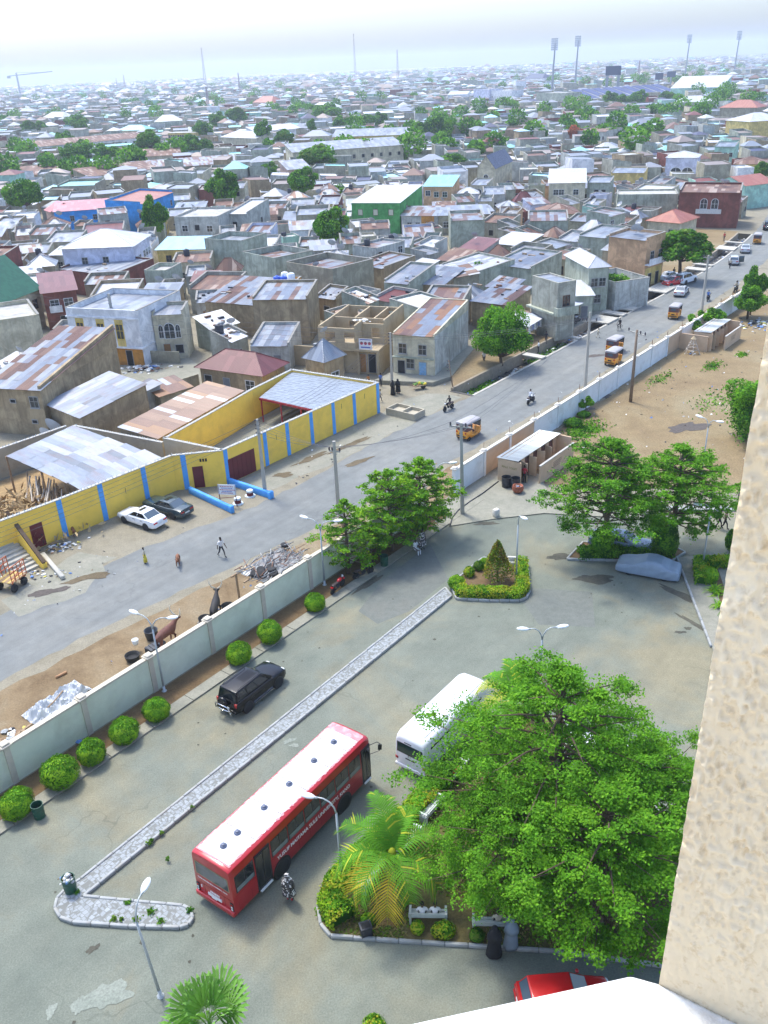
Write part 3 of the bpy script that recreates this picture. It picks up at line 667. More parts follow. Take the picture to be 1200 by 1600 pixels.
bench0 = bench_mesh()
BN = [(582,1374,R(235),'pale slatted bench under the low fronds of the coconut palm'), (640,1318,R(235),'pale slatted bench behind the coconut palm trunk'), (676,1268,R(232),'pale bench half hidden by the big tree behind the coconut palm'),
 (669,1435,R(176),'bench in the garden with two people in white sitting on it'), (768,1448,R(176),'bench under the big tree with a person in cream sitting on it'), (712,1212,R(232),'bench beside the white minibus with a person in red')]
for i, (px, py, a, lb) in enumerate(BN):
 p = G(px, py, .3); (bench0 if i == 0 else copy_at(bench0, (0,0,0))).location = (p.x, p.y, .14)
 o = bench0 if i == 0 else [x for x in col.objects if x.name.startswith('park_bench')][-1]
 o.rotation_euler = (0, 0, a); o['label'] = lb; o['group'] = 'slatted benches in the garden'
# ------------------------------------------------------------------ trees of the campus
A1 = tiered_tree(11.2, 5.6, 92000, .082, 101, 'mid', .2, 9, .09, 9, 2.6)
A2 = tiered_tree(9.0, 4.9, 62000, .085, 102, 'mid', .3, 8, .09, 9, 2.4)
big = 'layered almond trees of the garden island'
def base(px, py, z): p = G(px, py, z); return (p.x, p.y, .12)
tree('almond_tree', 'tallest layered tree in the garden, its crown over the white minibus', A1, base(872,1190,6.3), .4, 1.0, big)
tree('almond_tree', 'layered tree in the garden nearest the building, above the red car', A2, base(945,1350,5.2), 1.9, 1.0, big)
tree('almond_tree', 'layered tree at the left of the garden trio, overhanging the benches', A2, base(806,1325,4.0), 3.7, .74, big)
tree('almond_tree', 'layered garden tree touching the plastered wall, right of the tallest one', A2, base(1010,1235,5.0), 5.1, .8, big)
B1 = tiered_tree(9.6, 4.5, 44000, .105, 103, 'neem', .32, 9, .09, 9, 2.6)
B2 = tiered_tree(9.0, 4.1, 36000, .105, 104, 'mid', .32, 8, .09, 9, 2.6)
pair = 'layered trees shading the parked blue car'
tree('almond_tree', 'dark layered tree standing over the silver blue parked car', B1, W(20.8,-15.6), .3, 1.0, pair)
tree('almond_tree', 'yellower layered tree over the grey covered car', B2, W(23.7,-19.7), 1.2, 1.0, pair)
C1 = tiered_tree(6.2, 2.5, 9000, .11, 105, 'lime', .2, 8, .06, 7, 1.8)
C2 = tiered_tree(6.9, 3.0, 22000, .11, 106, 'bright', .26, 8, .09, 8, 2.8)
wallt = 'young layered trees along the campus wall'
tree('almond_tree', 'feathery lime green young tree beside the wall lamp and motorbikes', C1, W(7.9,-1.1), .3, 1.0, wallt)
tree('almond_tree', 'left one of the paired layered trees over the seated man in white', C2, W(12.4,-1.7), 1.3, 1.0, wallt)
tree('almond_tree', 'right one of the paired layered trees beside the leaning electric pole', C2, W(15.4,-2.4), 3.3, 1.0, wallt)
tree('almond_tree', 'small layered sapling below the paired trees next to the dark green bin', C1, W(10.2,-1.5), 2.4, .55, wallt)
# sleeves of leaf round the pair's lower trunks and the bed they stand in
bed = [gxy(*p) for p in [(18.6,-13.6),(21.8,-13.4),(25.2,-19.0),(24.6,-20.6),(22.6,-20.2)]]
ib = struct(put('tree_island', None)); m = MB(); m.prism(inset(bed, .14), 0, .13); struct(m.build('soil', [GM_soil], ib)); kerb_line(ib, inset(bed, .07))
hedge('garden_hedge', 'dark low hedge under the layered trees between the two parked cars', [gxy(*p) for p in [(19.6,-14.3),(22.,-17.4),(23.6,-19.8)]], 1.0, .7, 4600, .1, 'dark', 37)
shrub('climber_shrub', 'dense dark creeper round the trunk behind the covered car', gxy(23.4,-19.3), (.95,.95,1.5), 'dark', 38, 2600, .12)
shrub('climber_shrub', 'dark creeper round the trunk in front of the silver blue car', gxy(20.7,-15.5), (.8,.8,1.2), 'dark', 39, 2000, .12)
# neem and others on the bare yard
N1 = clump_tree(7.0, 3.7, 26000, .16, 110, 'neem', 30, .3, .85, .35)
N2 = clump_tree(5.0, 2.6, 9000, .19, 111, 'neem', 18, .35, .85)
N3 = clump_tree(3.2, 1.5, 2600, .2, 112, 'neem', 10, .4, .9)
tree('neem_tree', 'drooping bright neem tree on the bare earth beside the plastered wall', N1, W(49.5,-17.8), 0, 1.0)
tree('neem_tree', 'three stemmed tree inside the wall beyond the second toilet block', N2, W(93,-3.2), 1, 1.0)
tree('sapling', 'bushy sapling right behind the second toilet block', N3, W(83.6,-1.6), 1, 1.15, None, 'sapling')
tree('sapling', 'low sapling at the wall left of the second toilet block roof', N3, W(80.2,-.2), 2, .8, None, 'sapling')
tree('sapling', 'slim sapling leaning on the wall above the second toilet block', N3, W(84.0,.6), 3, .9, None, 'sapling')
tree('sapling', 'thin sapling growing against the white yard wall', N3, W(47.6,-.9), 3, .62, None, 'sapling')
for i, (s_, t2, r_, lb) in enumerate([(43.5,-1.5,.8,'dark weeds at the foot of the white yard wall behind the first toilet block'),(46.5,-1.2,.55,'round weed below the thin sapling at the yard wall')]):
 shrub('weed_bush', lb, gxy(s_, t2), (r_*1.3, r_, r_*.5), 'dark', 120+i, 700, .12)
q = np.random.default_rng(9); P = []
for (s_, t2, sx, sy, n) in [(43,-3,3,1.6,900),(70,-6.5,2.,1.,240),(58,-11,4,2,220),(62,-3,3,1,160),(76.2,-8,1,.6,160),(36,-9,2,2,200)]:
 for i in range(n): P.append(tuple(W(q.normal(s_, sx*.5), q.normal(t2, sy*.5), .03+abs(q.normal())*.05)))
o = put('sparse_weeds', leaf_mesh('sparse_weeds', np.array(P), .16, leaves('neem'), .4, 2, 4)); o['kind'] = 'stuff'
# hedge and plants by the right-hand footway
fw = [G(*p) for p in [(1058,872),(1096,870),(1113,905),(1136,975),(1175,1130),(1160,1140),(1112,1012)]]
m = MB(); m.prism([(p.x, p.y) for p in fw], 0, .1); fo = struct(m.build('side_footway', [GM_conc])); kerb_line(fo, [(p.x-.05, p.y) for p in (fw[0], fw[6])], False)
hw = [G(*p) for p in [(1040,862),(1220,848),(1220,856),(1040,871)]]
poly_sheet('lawn_court', [G(*p) for p in [(1113,905),(1096,868),(1240,860),(1260,1000),(1150,1020)]], .035, GM_conc)
poly_sheet('bed', [G(*p) for p in [(1098,880),(1118,878),(1145,960),(1150,1010),(1138,985)]], .05, GM_soil)
m = MB(); a_, b_ = G(1030,795), G(1210,797); m.bar((a_.x, a_.y, .08), (b_.x, b_.y, .08), .7, .16); struct(m.build('path_kerb', [m_kerb]))
hedge('clipped_hedge', 'clipped green hedge corner beside the right hand footway and lamp post', [tuple(G(x, y, .5).xy) for x, y in [(1096,905),(1092,878),(1150,876)]], .7, .75, 5200, .09, 'hedge', 40, [1,3,3])
shrub('garden_shrub', 'bushy shrub below the clipped hedge corner by the footway', G(1108,905,.3), (.6,.6,.6), 'bright', 130, 1500, .1)
shrub('garden_shrub', 'dark leafy shrub against the plastered wall above the clipped hedge', G(1143,850,.6), (.5,.5,.9), 'dark', 131, 1200, .1)
def strap_plant(name, label, p, n, L, seed):                 # a clump of arching strap leaves
 q = random.Random(seed); o = thing(name, label, 'plant', p); m = MB()
 for i in range(n):
  a, e, l = q.uniform(0, 6.28), q.uniform(.5, 1.3), L*q.uniform(.6, 1.1); bx, by = q.gauss(0, .22), q.gauss(0, .22); pr = None
  for k in range(4):
   f = k/3; r_ = l*f*math.cos(e)*1.1; z = l*(f*math.sin(e)-.55*f*f); w = .055*(1-f*.85); x, y = bx+math.cos(a)*r_, by+math.sin(a)*r_
   cur = ((x-math.sin(a)*w, y+math.cos(a)*w, max(.02, z)), (x+math.sin(a)*w, y-math.cos(a)*w, max(.02, z)))
   if pr: m.quad(pr[0], pr[1], cur[1], cur[0], i % 3)
   pr = cur
 m.build('leaves', leaves('bright'), o); return o
strap_plant('strap_plant', 'clump of long arching leaves beside the footway near the plastered wall', G(1118,925,.1), 60, 1.1, 1)
strap_plant('strap_plant', 'second clump of arching leaves, lower down the footway bed', G(1128,948,.1), 50, 1.0, 2)

# ------------------------------------------------------------------ palms
l_g = [leafmat('frond_green', (.085,.24,.015), .15), leafmat('frond_yellowing', (.34,.38,.03), .15), leafmat('frond_gold', (.46,.34,.03), .15), leafmat('frond_dry', (.24,.14,.06))]
def frond(parent, a, e0, L, droop, mi, q, nl=26, fold=.5):
 m = MB(); pts = []; p = Vector((0,0,0)); e = e0
 for k in range(13): pts.append(p.copy()); st_ = L/12; p = p+Vector((math.cos(a)*math.cos(e), math.sin(a)*math.cos(e), math.sin(e)))*st_; e -= droop/12*(1+k*.09)
 m.tube(pts, [.035*(1-k/14) for k in range(13)], 5, 1 if mi else 0)
 for k in range(nl):
  f = .1+.9*k/nl; x = f*12; i = min(11, int(x)); c = pts[i].lerp(pts[i+1], x-i); d = (pts[i+1]-pts[i]).normalized(); sd = d.cross(Vector((0,0,1))).normalized(); up = sd.cross(d)
  l = .95*L*.3*math.sin(math.pi*min(.97, .12+f*.86))**.7+.06
  for s_ in (-1, 1):
   dr = (sd*s_*(1-.25*f)+d*(.35+.5*f)+up*(fold*.35)).normalized(); ll = l*q.uniform(.85, 1.1); w = d*.036
   a1 = c+dr*ll*.5+Vector((0,0,-.04*ll)); a2 = c+dr*ll+Vector((0,0,-.32*ll*q.uniform(.6, 1.3)))
   col_ = 0 if mi == 0 else (1 if mi == 1 else (2 if f > .35 else 1)); col_ = col_ if q.random() > .1 else max(1, col_)
   if mi == 2 and f > .8: col_ = 3
   m.add([c-w, c+w, a1+w*1.1, a1-w*1.1, a2], [(0,1,2,3),(3,2,4)], col_)
 return m.build('frond', l_g, parent)
def palm(label, p, h, fr, seed, L=2.9, lean=(.2,.1)):
 q = random.Random(seed); o = thing('coconut_palm', label, 'palm', p); m = MB(); pts, rs = [], []
 for k in range(13): f = k/12; pts.append((lean[0]*f*f, lean[1]*f*f, h*f)); rs.append(.20*(1-.45*f)+(.12*(1-f*4) if f < .25 else 0)+(.018 if k % 2 else 0))
 m.tube(pts, rs, 12); m.build('trunk', [M('palm_bark', (.17,.10,.065), .95, .35, 7, bump=.8, stretch=(1,1,4))], o, True)
 hd = put('crown_shaft', MB().ball((0,0,0), (.2,.2,.3), 8, 6).mesh('crown_shaft', [l_g[1]], True), o, (lean[0], lean[1], h))
 for a, e, d, mi in fr: x = frond(o, R(a), R(e), L*q.uniform(.85, 1.08), R(d), mi, q); x.location = (lean[0], lean[1], h-.05)
 return o
palm('coconut palm with yellowing lower fronds in the garden beside the bus', G(628,1408,.14), 2.9,
 [(95,68,70,0),(60,62,80,0),(150,55,85,0),(20,50,95,0),(190,42,100,0),(125,38,95,0),(80,35,80,0),(45,30,90,1),(215,22,95,2),(262,8,85,2),(170,25,100,0),(110,75,60,0),(330,20,100,0),(0,15,105,0),(238,48,95,0),(290,30,110,0)], 3, 3.3, (-.35,.15))
palm('second coconut palm behind the roof of the white minibus', G(800,1160,.14), 3.3,
 [(95,70,60,0),(130,52,90,0),(160,45,100,1),(60,50,90,0),(20,40,100,0),(110,40,80,0),(75,62,70,0),(200,30,100,1),(250,30,100,0),(310,30,100,0)], 4, 2.5, (0,.1))
def fan_palm(label, p, h, n, seed):
 q = random.Random(seed); o = thing('fan_palm', label, 'palm', p); m = MB(); m.tube([(0,0,0),(0,0,h)], [.2,.16], 10); m.build('trunk', [M('palm_bark', (.17,.10,.065))], o, True)
 for i in range(n):
  a = i*2.4+q.uniform(-.2,.2); e = R(80-52*(i/n)+q.uniform(-6, 6)); m = MB(); d = Vector((math.cos(a)*math.cos(e), math.sin(a)*math.cos(e), math.sin(e))); sd = Vector((-math.sin(a), math.cos(a), 0)); up = sd.cross(d)*-1
  st_ = .75+.3*q.random(); c = d*st_; m.tube([(0,0,0), c], [.02,.014], 5, 0); nb = 22
  for k in range(nb):
   b = (k/(nb-1)-.5)*R(215); l = 1.25*(1-.18*abs(b)/R(107)); dv = d*math.cos(b)+sd*math.sin(b); pv = (-d*math.sin(b)+sd*math.cos(b)); w = pv*.052; nz = up*(.03 if k % 2 else -.03)
   m.add([c, c+dv*l*.78+w*1.25+nz, c+dv*l*.78-w*1.25+nz, c+dv*l-Vector((0,0,.16*q.random()))-Vector((0,0,.05))], [(0,1,2),(2,1,3)], k % 2)
  fo_ = m.build('fan_leaf', [leafmat('fan_green', (.13,.29,.05)), leafmat('fan_light', (.17,.34,.07))], o); fo_.location = (0,0,h)
 return o
fan_palm('fan palm with pleated round leaves at the bottom edge', G(328,1606,3.6).xy.to_3d(), 3.6, 13, 6)
shrub('garden_shrub', 'yellow green shrub tip at the very bottom edge of the picture', G(585,1612,.3), (.5,.5,.5), 'hedge', 133, 900, .08)

# ------------------------------------------------------------------ the building the view is taken from
def rough_plaster():
 k = NT('rough_cast_plaster'); v = k.coords('object', False)
 c = k.ramp(k.noise(v, 3.2, 6, .7), [(.25, (.70,.53,.32)), (.55, (.78,.62,.40)), (.75, (.80,.67,.47))])
 d = k.noise(v, 55, 3, .7); c = k.mix(.55, c, k.ramp(d, [(.30, (.72,.62,.48)), (.46, (1.,1.,1.))]), 'MULTIPLY')
 sp = k.noise(v, 30, 2, .5); c = k.mix(k.ramp(sp, [(.17, .6), (.2, 0)]), c, (.13,.07,.04))
 k.bump(k.noise(v, 420, 3, .6), .5, .001); return k.done(c, .9)
JA, JD = Vector((.369,.817)), Vector((.822,-.569)).normalized(); JN = Vector((JD.y, -JD.x))          # edge of the fin, run of its face, towards the camera
if JN.dot(-JA) < 0: JN = -JN
LZ = EYE-1.2
_d = _f+_r*((1152-CX)/FPX)-_u*((800-CY)/FPX); _k = min(np.linspace(.5, 1.6, 2201), key=lambda k: abs(Vector((_d.x*k, _d.y*k)).dot(JN)-JA.dot(JN)))
LEAN = (Vector((_d.x*_k, _d.y*_k)).dot(JD)-JA.dot(JD))/(EYE+_d.z*_k-LZ)         # the pier is slightly out of plumb
nx, nz = 310, 960; Wd, z0, z1 = .62, LZ-.02, EYE+.9
gx = np.linspace(0, 1, nx)**1.0*Wd; gz = np.linspace(z0, z1, nz); XX, ZZ = np.meshgrid(gx, gz)
hgt = np.zeros_like(XX); qv = np.random.default_rng(2)
def vnoise(X, Z, sx, sz, seed):
 r_ = np.random.default_rng(seed); T = r_.random((256, 256)); x, z = X/sx, Z/sz; i, j = np.floor(x).astype(int), np.floor(z).astype(int); fx, fz = x-i, z-j; fx = fx*fx*(3-2*fx); fz = fz*fz*(3-2*fz); g = lambda a, b: T[a % 256, b % 256]
 return (g(i,j)*(1-fx)+g(i+1,j)*fx)*(1-fz)+(g(i,j+1)*(1-fx)+g(i+1,j+1)*fx)*fz
n1 = vnoise(XX, ZZ, .0045, .0075, 1); n2 = vnoise(XX, ZZ, .008, .016, 2); n3 = vnoise(XX, ZZ, .0032, .004, 3)
hgt = .006*np.clip((n1*.65+n2*.35-.40)*3.0, 0, 1)+.0018*n3+.003*vnoise(XX, ZZ, .09, .12, 4)
hgt *= np.clip((ZZ-LZ)/.22, .18, 1)                        # smoother, trowelled foot
XL = XX+LEAN*(ZZ-LZ); co = np.stack([JA.x+JD.x*XL+JN.x*hgt, JA.y+JD.y*XL+JN.y*hgt, ZZ], -1).reshape(-1, 3)
idx = np.arange(nx*nz).reshape(nz, nx); F = np.stack([idx[:-1,:-1], idx[:-1,1:], idx[1:,1:], idx[1:,:-1]], -1).reshape(-1, 4)
bl = thing('campus_building', 'building with a rough cream plastered pier and white ledge at the balcony', 'building', (0,0,0))
me = bpy.data.meshes.new('plastered_pier'); me.from_pydata(co.tolist(), [], F.tolist()); m_plas = rough_plaster(); me.materials.append(m_plas); me.shade_smooth()
put('plastered_pier', me, bl)
m = MB(); e1 = JA+JD*4; bk = Vector((-JN.x, -JN.y))*.35
j_ = lambda q, z: (*(q+JD*LEAN*(z-LZ)), z); m.hexa([j_(q, z) for z in (LZ-3, EYE+4) for q in (JA-JN*.004, e1-JN*.004, e1+bk, JA+bk)]); m.build('pier_core', [m_plas], bl)
m = MB(); k3 = 1.2/.9; lp = [(-3., -.04), (.0039*k3, .5805*k3), (.2485*k3, .6239*k3), (.2768*k3-.001, .6128*k3+.001), tuple(JA+JD*1.2), (1.2, -1.5), (-3, -1.5)]
m.prism(lp, LZ-.35, LZ)
led = m.mesh('ledge', [M('white_ledge_paint', (.70,.71,.70), .8, .07, 9, dirt=((.42,.36,.26), .6, 5), bump=.35, bscale=90)]); put('ledge', bevel_mesh(led, .008, 2), bl)
m = MB(); m.prism([(-14, -.9), (-3., -.5), (.2, .38), (1.2, -.3), (4, -1.5), (4, -9), (-14, -9)], 0, LZ-.35); m.build('wall', [M('building_render', (.62,.55,.42), .9, .06, 1)], bl)
# ------------------------------------------------------------------ vehicles
m_tyre = M('tyre_rubber', (.022,.022,.023), .85, .2, 8); m_rim = M('wheel_rim', (.55,.56,.58), .3, .05, 5, metal=.8)
m_chrome = M('chrome', (.75,.76,.78), .12, .02, 3, metal=1); m_black = M('black_trim', (.02,.02,.022), .5, .2, 5); m_tail = M('tail_light_red', (.42,.015,.015), .2, .1, 5)
m_headl = M('headlight_glass', (.72,.74,.74), .08, .03, 5, spec=.8); m_plate = M('number_plate', (.72,.73,.70), .5, .05, 5); m_amber = M('amber_lens', (.75,.28,.03), .25, .05, 5)
g_dark = glass('tinted_glass', (.012,.016,.018)); g_blue = glass('reflecting_glass', (.07,.10,.13), .06)
def paintmat(name, c, rough=.25): return M('paint_'+name, c, rough, .04, 1.2, coat=.15 if name == 'black' else .5, spec=.3 if name == 'black' else None, dirt=(tuple(x*.8+.02 for x in c), .25, 1.5))
CARP = {'black': paintmat('black', (.004,.004,.006)), 'white': paintmat('white', (.78,.79,.80)), 'green': paintmat('dark_green', (.025,.05,.06)), 'red': paintmat('red', (.52,.012,.015)),
  'silver': paintmat('silver', (.46,.48,.50)), 'blue': paintmat('silver_blue', (.20,.26,.36)), 'maroon': paintmat('maroon', (.07,.02,.03))}
def wheel_meshes(r, w):
 t = MB(); t.lathe([(r*.66,-w/2),(r*.93,-w/2),(r,-w*.32),(r,w*.32),(r*.93,w/2),(r*.66,w/2)], 22, axis='y')
 k = MB(); k.lathe([(r*.66,-w*.42),(r*.70,-w*.5),(r*.62,-w*.44),(r*.2,-w*.36),(r*.16,-w*.42),(r*.02,-w*.42)], 20, axis='y'); k.lathe([(r*.02,w*.42),(r*.16,w*.42),(r*.2,w*.36),(r*.62,w*.44),(r*.70,w*.5),(r*.66,w*.42)], 20, axis='y')
 for s in (-1, 1):
  for a in range(5): an = a*1.2566; k.hexa([(math.cos(an+b)*r*f, s*w*o, math.sin(an+b)*r*f) for o in (.36,.47) for f, b in ((.15,-.3),(.15,.3),(.62,.13),(.62,-.13))])
 return t.mesh('wheel', [m_tyre], True, 40), k.mesh('rim', [m_rim], True, 40)
WM = {}
def wheels(root, xs, y, r, w=.2, rim=None):
 k = (r, w)
 if k not in WM: WM[k] = wheel_meshes(r, w)
 for x in xs:
  for s in (-1, 1):
   o = put('wheel', WM[k][0], root, (x, s*y, r)); i = put('rim', WM[k][1], o)
   if rim: paint(i, rim)
def car_mesh(st):
 L, Wd, H = st['L'], st['W'], st['H']; prof = st['prof']; m = MB(); rings = []
 for x, zt, wf in prof:
  w = Wd/2*wf; z0 = .24+(.10 if abs(x) > L*.46 else 0); zs = min(zt-.05, st.get('sh', .72))
  rings.append([(x,-w*.86,z0),(x,-w*.985,z0+.12),(x,-w,z0+.27),(x,-w*.985,zs),(x,-w*.93,zt-.045),(x,-w*.80,zt),(x,-w*.3,zt+.02),(x,w*.3,zt+.02),(x,w*.80,zt),(x,w*.93,zt-.045),(x,w*.985,zs),(x,w,z0+.27),(x,w*.985,z0+.12),(x,w*.86,z0)][::-1])
 m.loft(rings); body = m.mesh('body', [CARP['white'], m_black], True, 42)
 bx0, bx1, tx0, tx1, bz0, bz1 = st['cab']; wb, wt = Wd/2*.93, Wd/2*.74; zr = H
 B = [(bx0,-wb*.9,bz0),(bx1,-wb*.95,bz1),(bx1,wb*.95,bz1),(bx0,wb*.9,bz0)]; T = [(tx0,-wt,zr-.03),(tx1,-wt*.98,zr-.03),(tx1,wt*.98,zr-.03),(tx0,wt,zr-.03)]
 c = MB(); c.hexa(B+T); cm = bevel_mesh(c.mesh('cabin', [CARP['white']]), .055, 3, 25)
 def pane(q, u0, u1, v0, v1, name):
  q = [Vector(p) for p in q]; nrm = (q[1]-q[0]).cross(q[3]-q[0]).normalized(); f = lambda u, v: q[0].lerp(q[1], u).lerp(q[3].lerp(q[2], u), v)
  m = MB(); m.quad(f(u0,v0)+nrm*.006, f(u1,v0)+nrm*.006, f(u1,v1)+nrm*.006, f(u0,v1)+nrm*.006); m.quad(*[f(u,v)+nrm*.003 for u, v in ((u0-.015,v0-.03),(u1+.015,v0-.03),(u1+.015,v1+.03),(u0-.015,v1+.03))], 1); return m.mesh(name, [g_dark, m_black])
 rt, lf, fr, re = [B[0],B[1],T[1],T[0]], [B[2],B[3],T[3],T[2]], [B[1],B[2],T[2],T[1]], [B[3],B[0],T[0],T[3]]
 sp = st.get('split', [.08,.5,.54,.88]); W_ = [('windscreen', pane(fr,.06,.94,.07,.93,'windscreen')), ('rear_window', pane(re,.07,.93,.1,.9,'rear_window'))]
 for i in range(0, len(sp), 2):
  a, b = sp[i], sp[i+1]; W_ += [('side_window', pane(rt,a,b,.14,.88,'side_window')), ('side_window', pane(lf,1-b,1-a,.14,.88,'side_window'))]
 return body, cm, W_
STY = {'sedan': dict(L=4.6, W=1.74, H=1.42, prof=[(-2.3,.80,.80),(-2.24,.90,.88),(-2.0,.975,.95),(-1.5,1.0,.99),(-.7,.95,1),(.3,.94,1),(.8,.93,.99),(1.3,.88,.975),(1.9,.80,.93),(2.2,.72,.86),(2.3,.60,.74)], cab=(-1.62,.98,-.98,.1,.98,.92), wb=(-1.33,1.33), r=.31),
 'saloon': dict(L=4.75, W=1.76, H=1.40, prof=[(-2.38,.84,.86),(-2.33,.96,.93),(-2.0,1.0,.96),(-1.4,1.0,.99),(-.7,.95,1),(.3,.94,1),(.9,.92,.99),(1.5,.88,.975),(2.1,.83,.94),(2.32,.78,.90),(2.38,.62,.82)], cab=(-1.62,.98,-.95,.2,.98,.91), wb=(-1.35,1.38), r=.31),
 'hatch': dict(L=3.85, W=1.68, H=1.45, prof=[(-1.92,.80,.86),(-1.86,.95,.94),(-1.4,.96,.98),(-.7,.95,1),(.2,.94,1),(.7,.93,.99),(1.2,.87,.96),(1.7,.78,.90),(1.87,.70,.82),(1.92,.58,.72)], cab=(-1.78,.95,-1.45,.2,.95,.91), wb=(-1.2,1.2), r=.30),
 'suv': dict(L=4.5, W=1.82, H=1.74, sh=.9, prof=[(-2.2,.95,.86),(-2.15,1.08,.94),(-1.7,1.09,.985),(-.7,1.07,1),(.4,1.06,1),(.9,1.06,.99),(1.5,1.02,.97),(2.0,.95,.93),(2.2,.86,.86),(2.26,.70,.76)], cab=(-2.12,1.05,-1.95,.25,1.07,1.05), wb=(-1.33,1.38), r=.36, split=[.06,.30,.34,.60,.63,.88])}
def car_proto(style, name):
 st = STY[style]; root = thing(name, 'x', 'car'); body, cab, win = car_mesh(st); L, Wd = st['L'], st['W']
 put('body', body, root); put('cabin', cab, root)
 for n, me in win: put(n, me, root)
 for x in st['wb']:
  for s in (-1, 1): m = MB(); m.lathe([(st['r']*1.17,-.012),(st['r']*1.17,.012)], 20, axis='y'); m.build('arch_gap_shade', [m_black], root, loc=(x, s*(Wd/2*.985-.002), st['r']+.02))  # no cutout: a black disc stands in for the shaded arch gap
 wheels(root, st['wb'], Wd/2-.085, st['r'])
 for s in (-1, 1):
  m = MB(); m.ball((0,0,0), (.10,.20,.075), 8, 6); put('headlight', m.mesh('headlight', [m_headl], True), root, (L/2-.13, s*Wd*.32, .66 if style != 'suv' else .84))
  m = MB(); m.box(-.05,.05,-.2,.2,-.07,.07) if style != 'suv' else m.box(-.06,.06,-.08,.08,-.13,.13); put('tail_light', bevel_mesh(m.mesh('tail_light', [m_tail]), .015, 1), root, (-L/2+(.035 if style != 'suv' else .1), s*Wd*(.30 if style != 'suv' else .40), .76 if style != 'suv' else .92))
  m = MB(); m.ball((0,0,0), (.08,.11,.07), 8, 6); put('mirror', m.mesh('mirror', [CARP['white']], True), root, (st['cab'][1]-.28, s*(Wd/2+.06), st['cab'][5]+.06))
  m = MB()
  for x in ((.95,-.1,-1.0) if style != 'hatch' else (.8,-.25)): m.box(x-.006, x+.006, s*(Wd/2*.985)-.006, s*(Wd/2*.985)+.006, .38, .84)
  for x in (-.02,-.92): m.box(x, x+.17, s*(Wd/2*.985)-.02, s*(Wd/2*.985)+.02, .76, .79)
  m.build('door_trim', [m_black], root)
 m = MB(); m.box(-.02,.02,-.24,.24,-.055,.055); put('number_plate', m.mesh('number_plate', [m_plate]), root, (-L/2-.005, 0, .62));
 m = MB(); m.box(L/2-.16,L/2+.04,-Wd*.40,Wd*.40,.36,.54); m.box(-L/2-.05,-L/2+.14,-Wd*.42,Wd*.42,.36,.55); put('bumper', bevel_mesh(m.mesh('bumper', [CARP['white'], m_black]), .04, 2), root)
 m = MB(); m.box(-.02,.02,-.36,.36,-.06,.06); put('grille', m.mesh('grille', [m_black]), root, (L/2-.02, 0, .60))
 return root
_protos = {}
def car(name, style, color, label, loc, rz, extra=None, glassm=None, rim=None):
 if style not in _protos: o = _protos[style] = car_proto(style, name)
 else: o = dup(_protos[style])
 o.name = name; o['label'] = label; o.location = (loc[0], loc[1], .012); o.rotation_euler = (0, 0, rz)
 for ch in o.children:
  n = ch.name.split('.')[0]
  if n in ('body', 'cabin', 'mirror', 'bumper'): paint(ch, CARP[color])
  if glassm and n in ('windscreen', 'rear_window'): paint(ch, glassm)
 return o
suv = car('parked_car', 'suv', 'black', 'black off-road car with a spare wheel cover parked by the ball shrubs', W(-6.45,-5.55), TH+R(3))
m = MB(); m.lathe([(.34,-.09),(.37,-.05),(.37,.05),(.33,.1),(.1,.12)], 20, axis='x'); put('spare_wheel_cover', m.mesh('spare_wheel_cover', [CARP['black']], True, 40), suv, (-2.36,.12,.98)).rotation_euler = (0,0,math.pi)
m = MB(); m.tube([(-2.2,-.6,.55),(-2.55,-.58,.62),(-2.6,-.5,1.0),(-2.6,.5,1.0),(-2.55,.58,.62),(-2.2,.6,.55)], .035, 7); m.tube([(-2.55,-.56,.7),(-2.58,0,.66),(-2.55,.56,.7)], .03, 7); m.tube([(-2.55,-.58,.62),(-2.5,-.6,.35)], .03, 6); m.build('rear_guard', [m_chrome], suv, True)
for s in (-1, 1):
 MB().bar((-.85,s*.93,.34),(.85,s*.93,.34),.10,.05).build('side_step', [m_chrome], suv)
 MB().tube([(-1.75,s*.60,1.72),(-1.6,s*.60,1.80),(0,s*.60,1.80),(.15,s*.60,1.74)], .02, 6).build('roof_rail', [m_black], suv, True)
m = MB()
for i in range(5): m.bar((-.9+.0*i,-.28+.14*i,1.742),(.1,-.28+.14*i,1.742),.03,.012)
m.build('roof_rib', [CARP['black']], suv)
car('parked_car', 'sedan', 'white', 'white saloon car with a sunroof parked nose to the yellow wall', W(4.35,18.75), TH+math.pi/2+R(4), glassm=g_blue)
car('parked_car', 'saloon', 'green', 'dark green saloon car beside the white one at the yellow wall', W(6.95,18.5), TH+math.pi/2+R(4), glassm=g_blue)
for o in [x for x in col.objects if x.name.startswith('parked_car') and x['label'].find('yellow wall') > 0]:
 m = MB(); m.box(-.16,.16,-.36,.36,0,.012); m.build('sunroof', [g_dark], o, loc=(-.28,0,STY['sedan']['H']-.028 if 'white' in o['label'] else STY['saloon']['H']-.028))
car('parked_car', 'saloon', 'blue', 'silver blue saloon car in the shade behind the layered trees', W(22.6,-16.2), TH-math.pi/2+R(14))
car('parked_car', 'hatch', 'red', 'bright red hatchback at the bottom edge below the garden island', W(-13.2,-30.1), R(3), glassm=g_blue)
car('parked_car', 'suv', 'white', 'white car roof showing through the big garden trees', W(-1.0,-25.8)+Vector((.6,1.2,0)), TH-R(60))
a_ = TH+math.pi+R(14)
car('street_car', 'hatch', 'red', 'red car between two pale cars outside the peach building', G(1052,446), R(205)); car('street_car', 'suv', 'white', 'white off-road car behind the red one outside the peach building', G(1071,442), R(40))
car('street_car', 'sedan', 'silver', 'pale silver saloon parked on the road edge below the red car', G(1064,460), R(62)); car('street_car', 'saloon', 'white', 'pale saloon parked against the white off-road car near the peach building', G(1046,437), R(40))
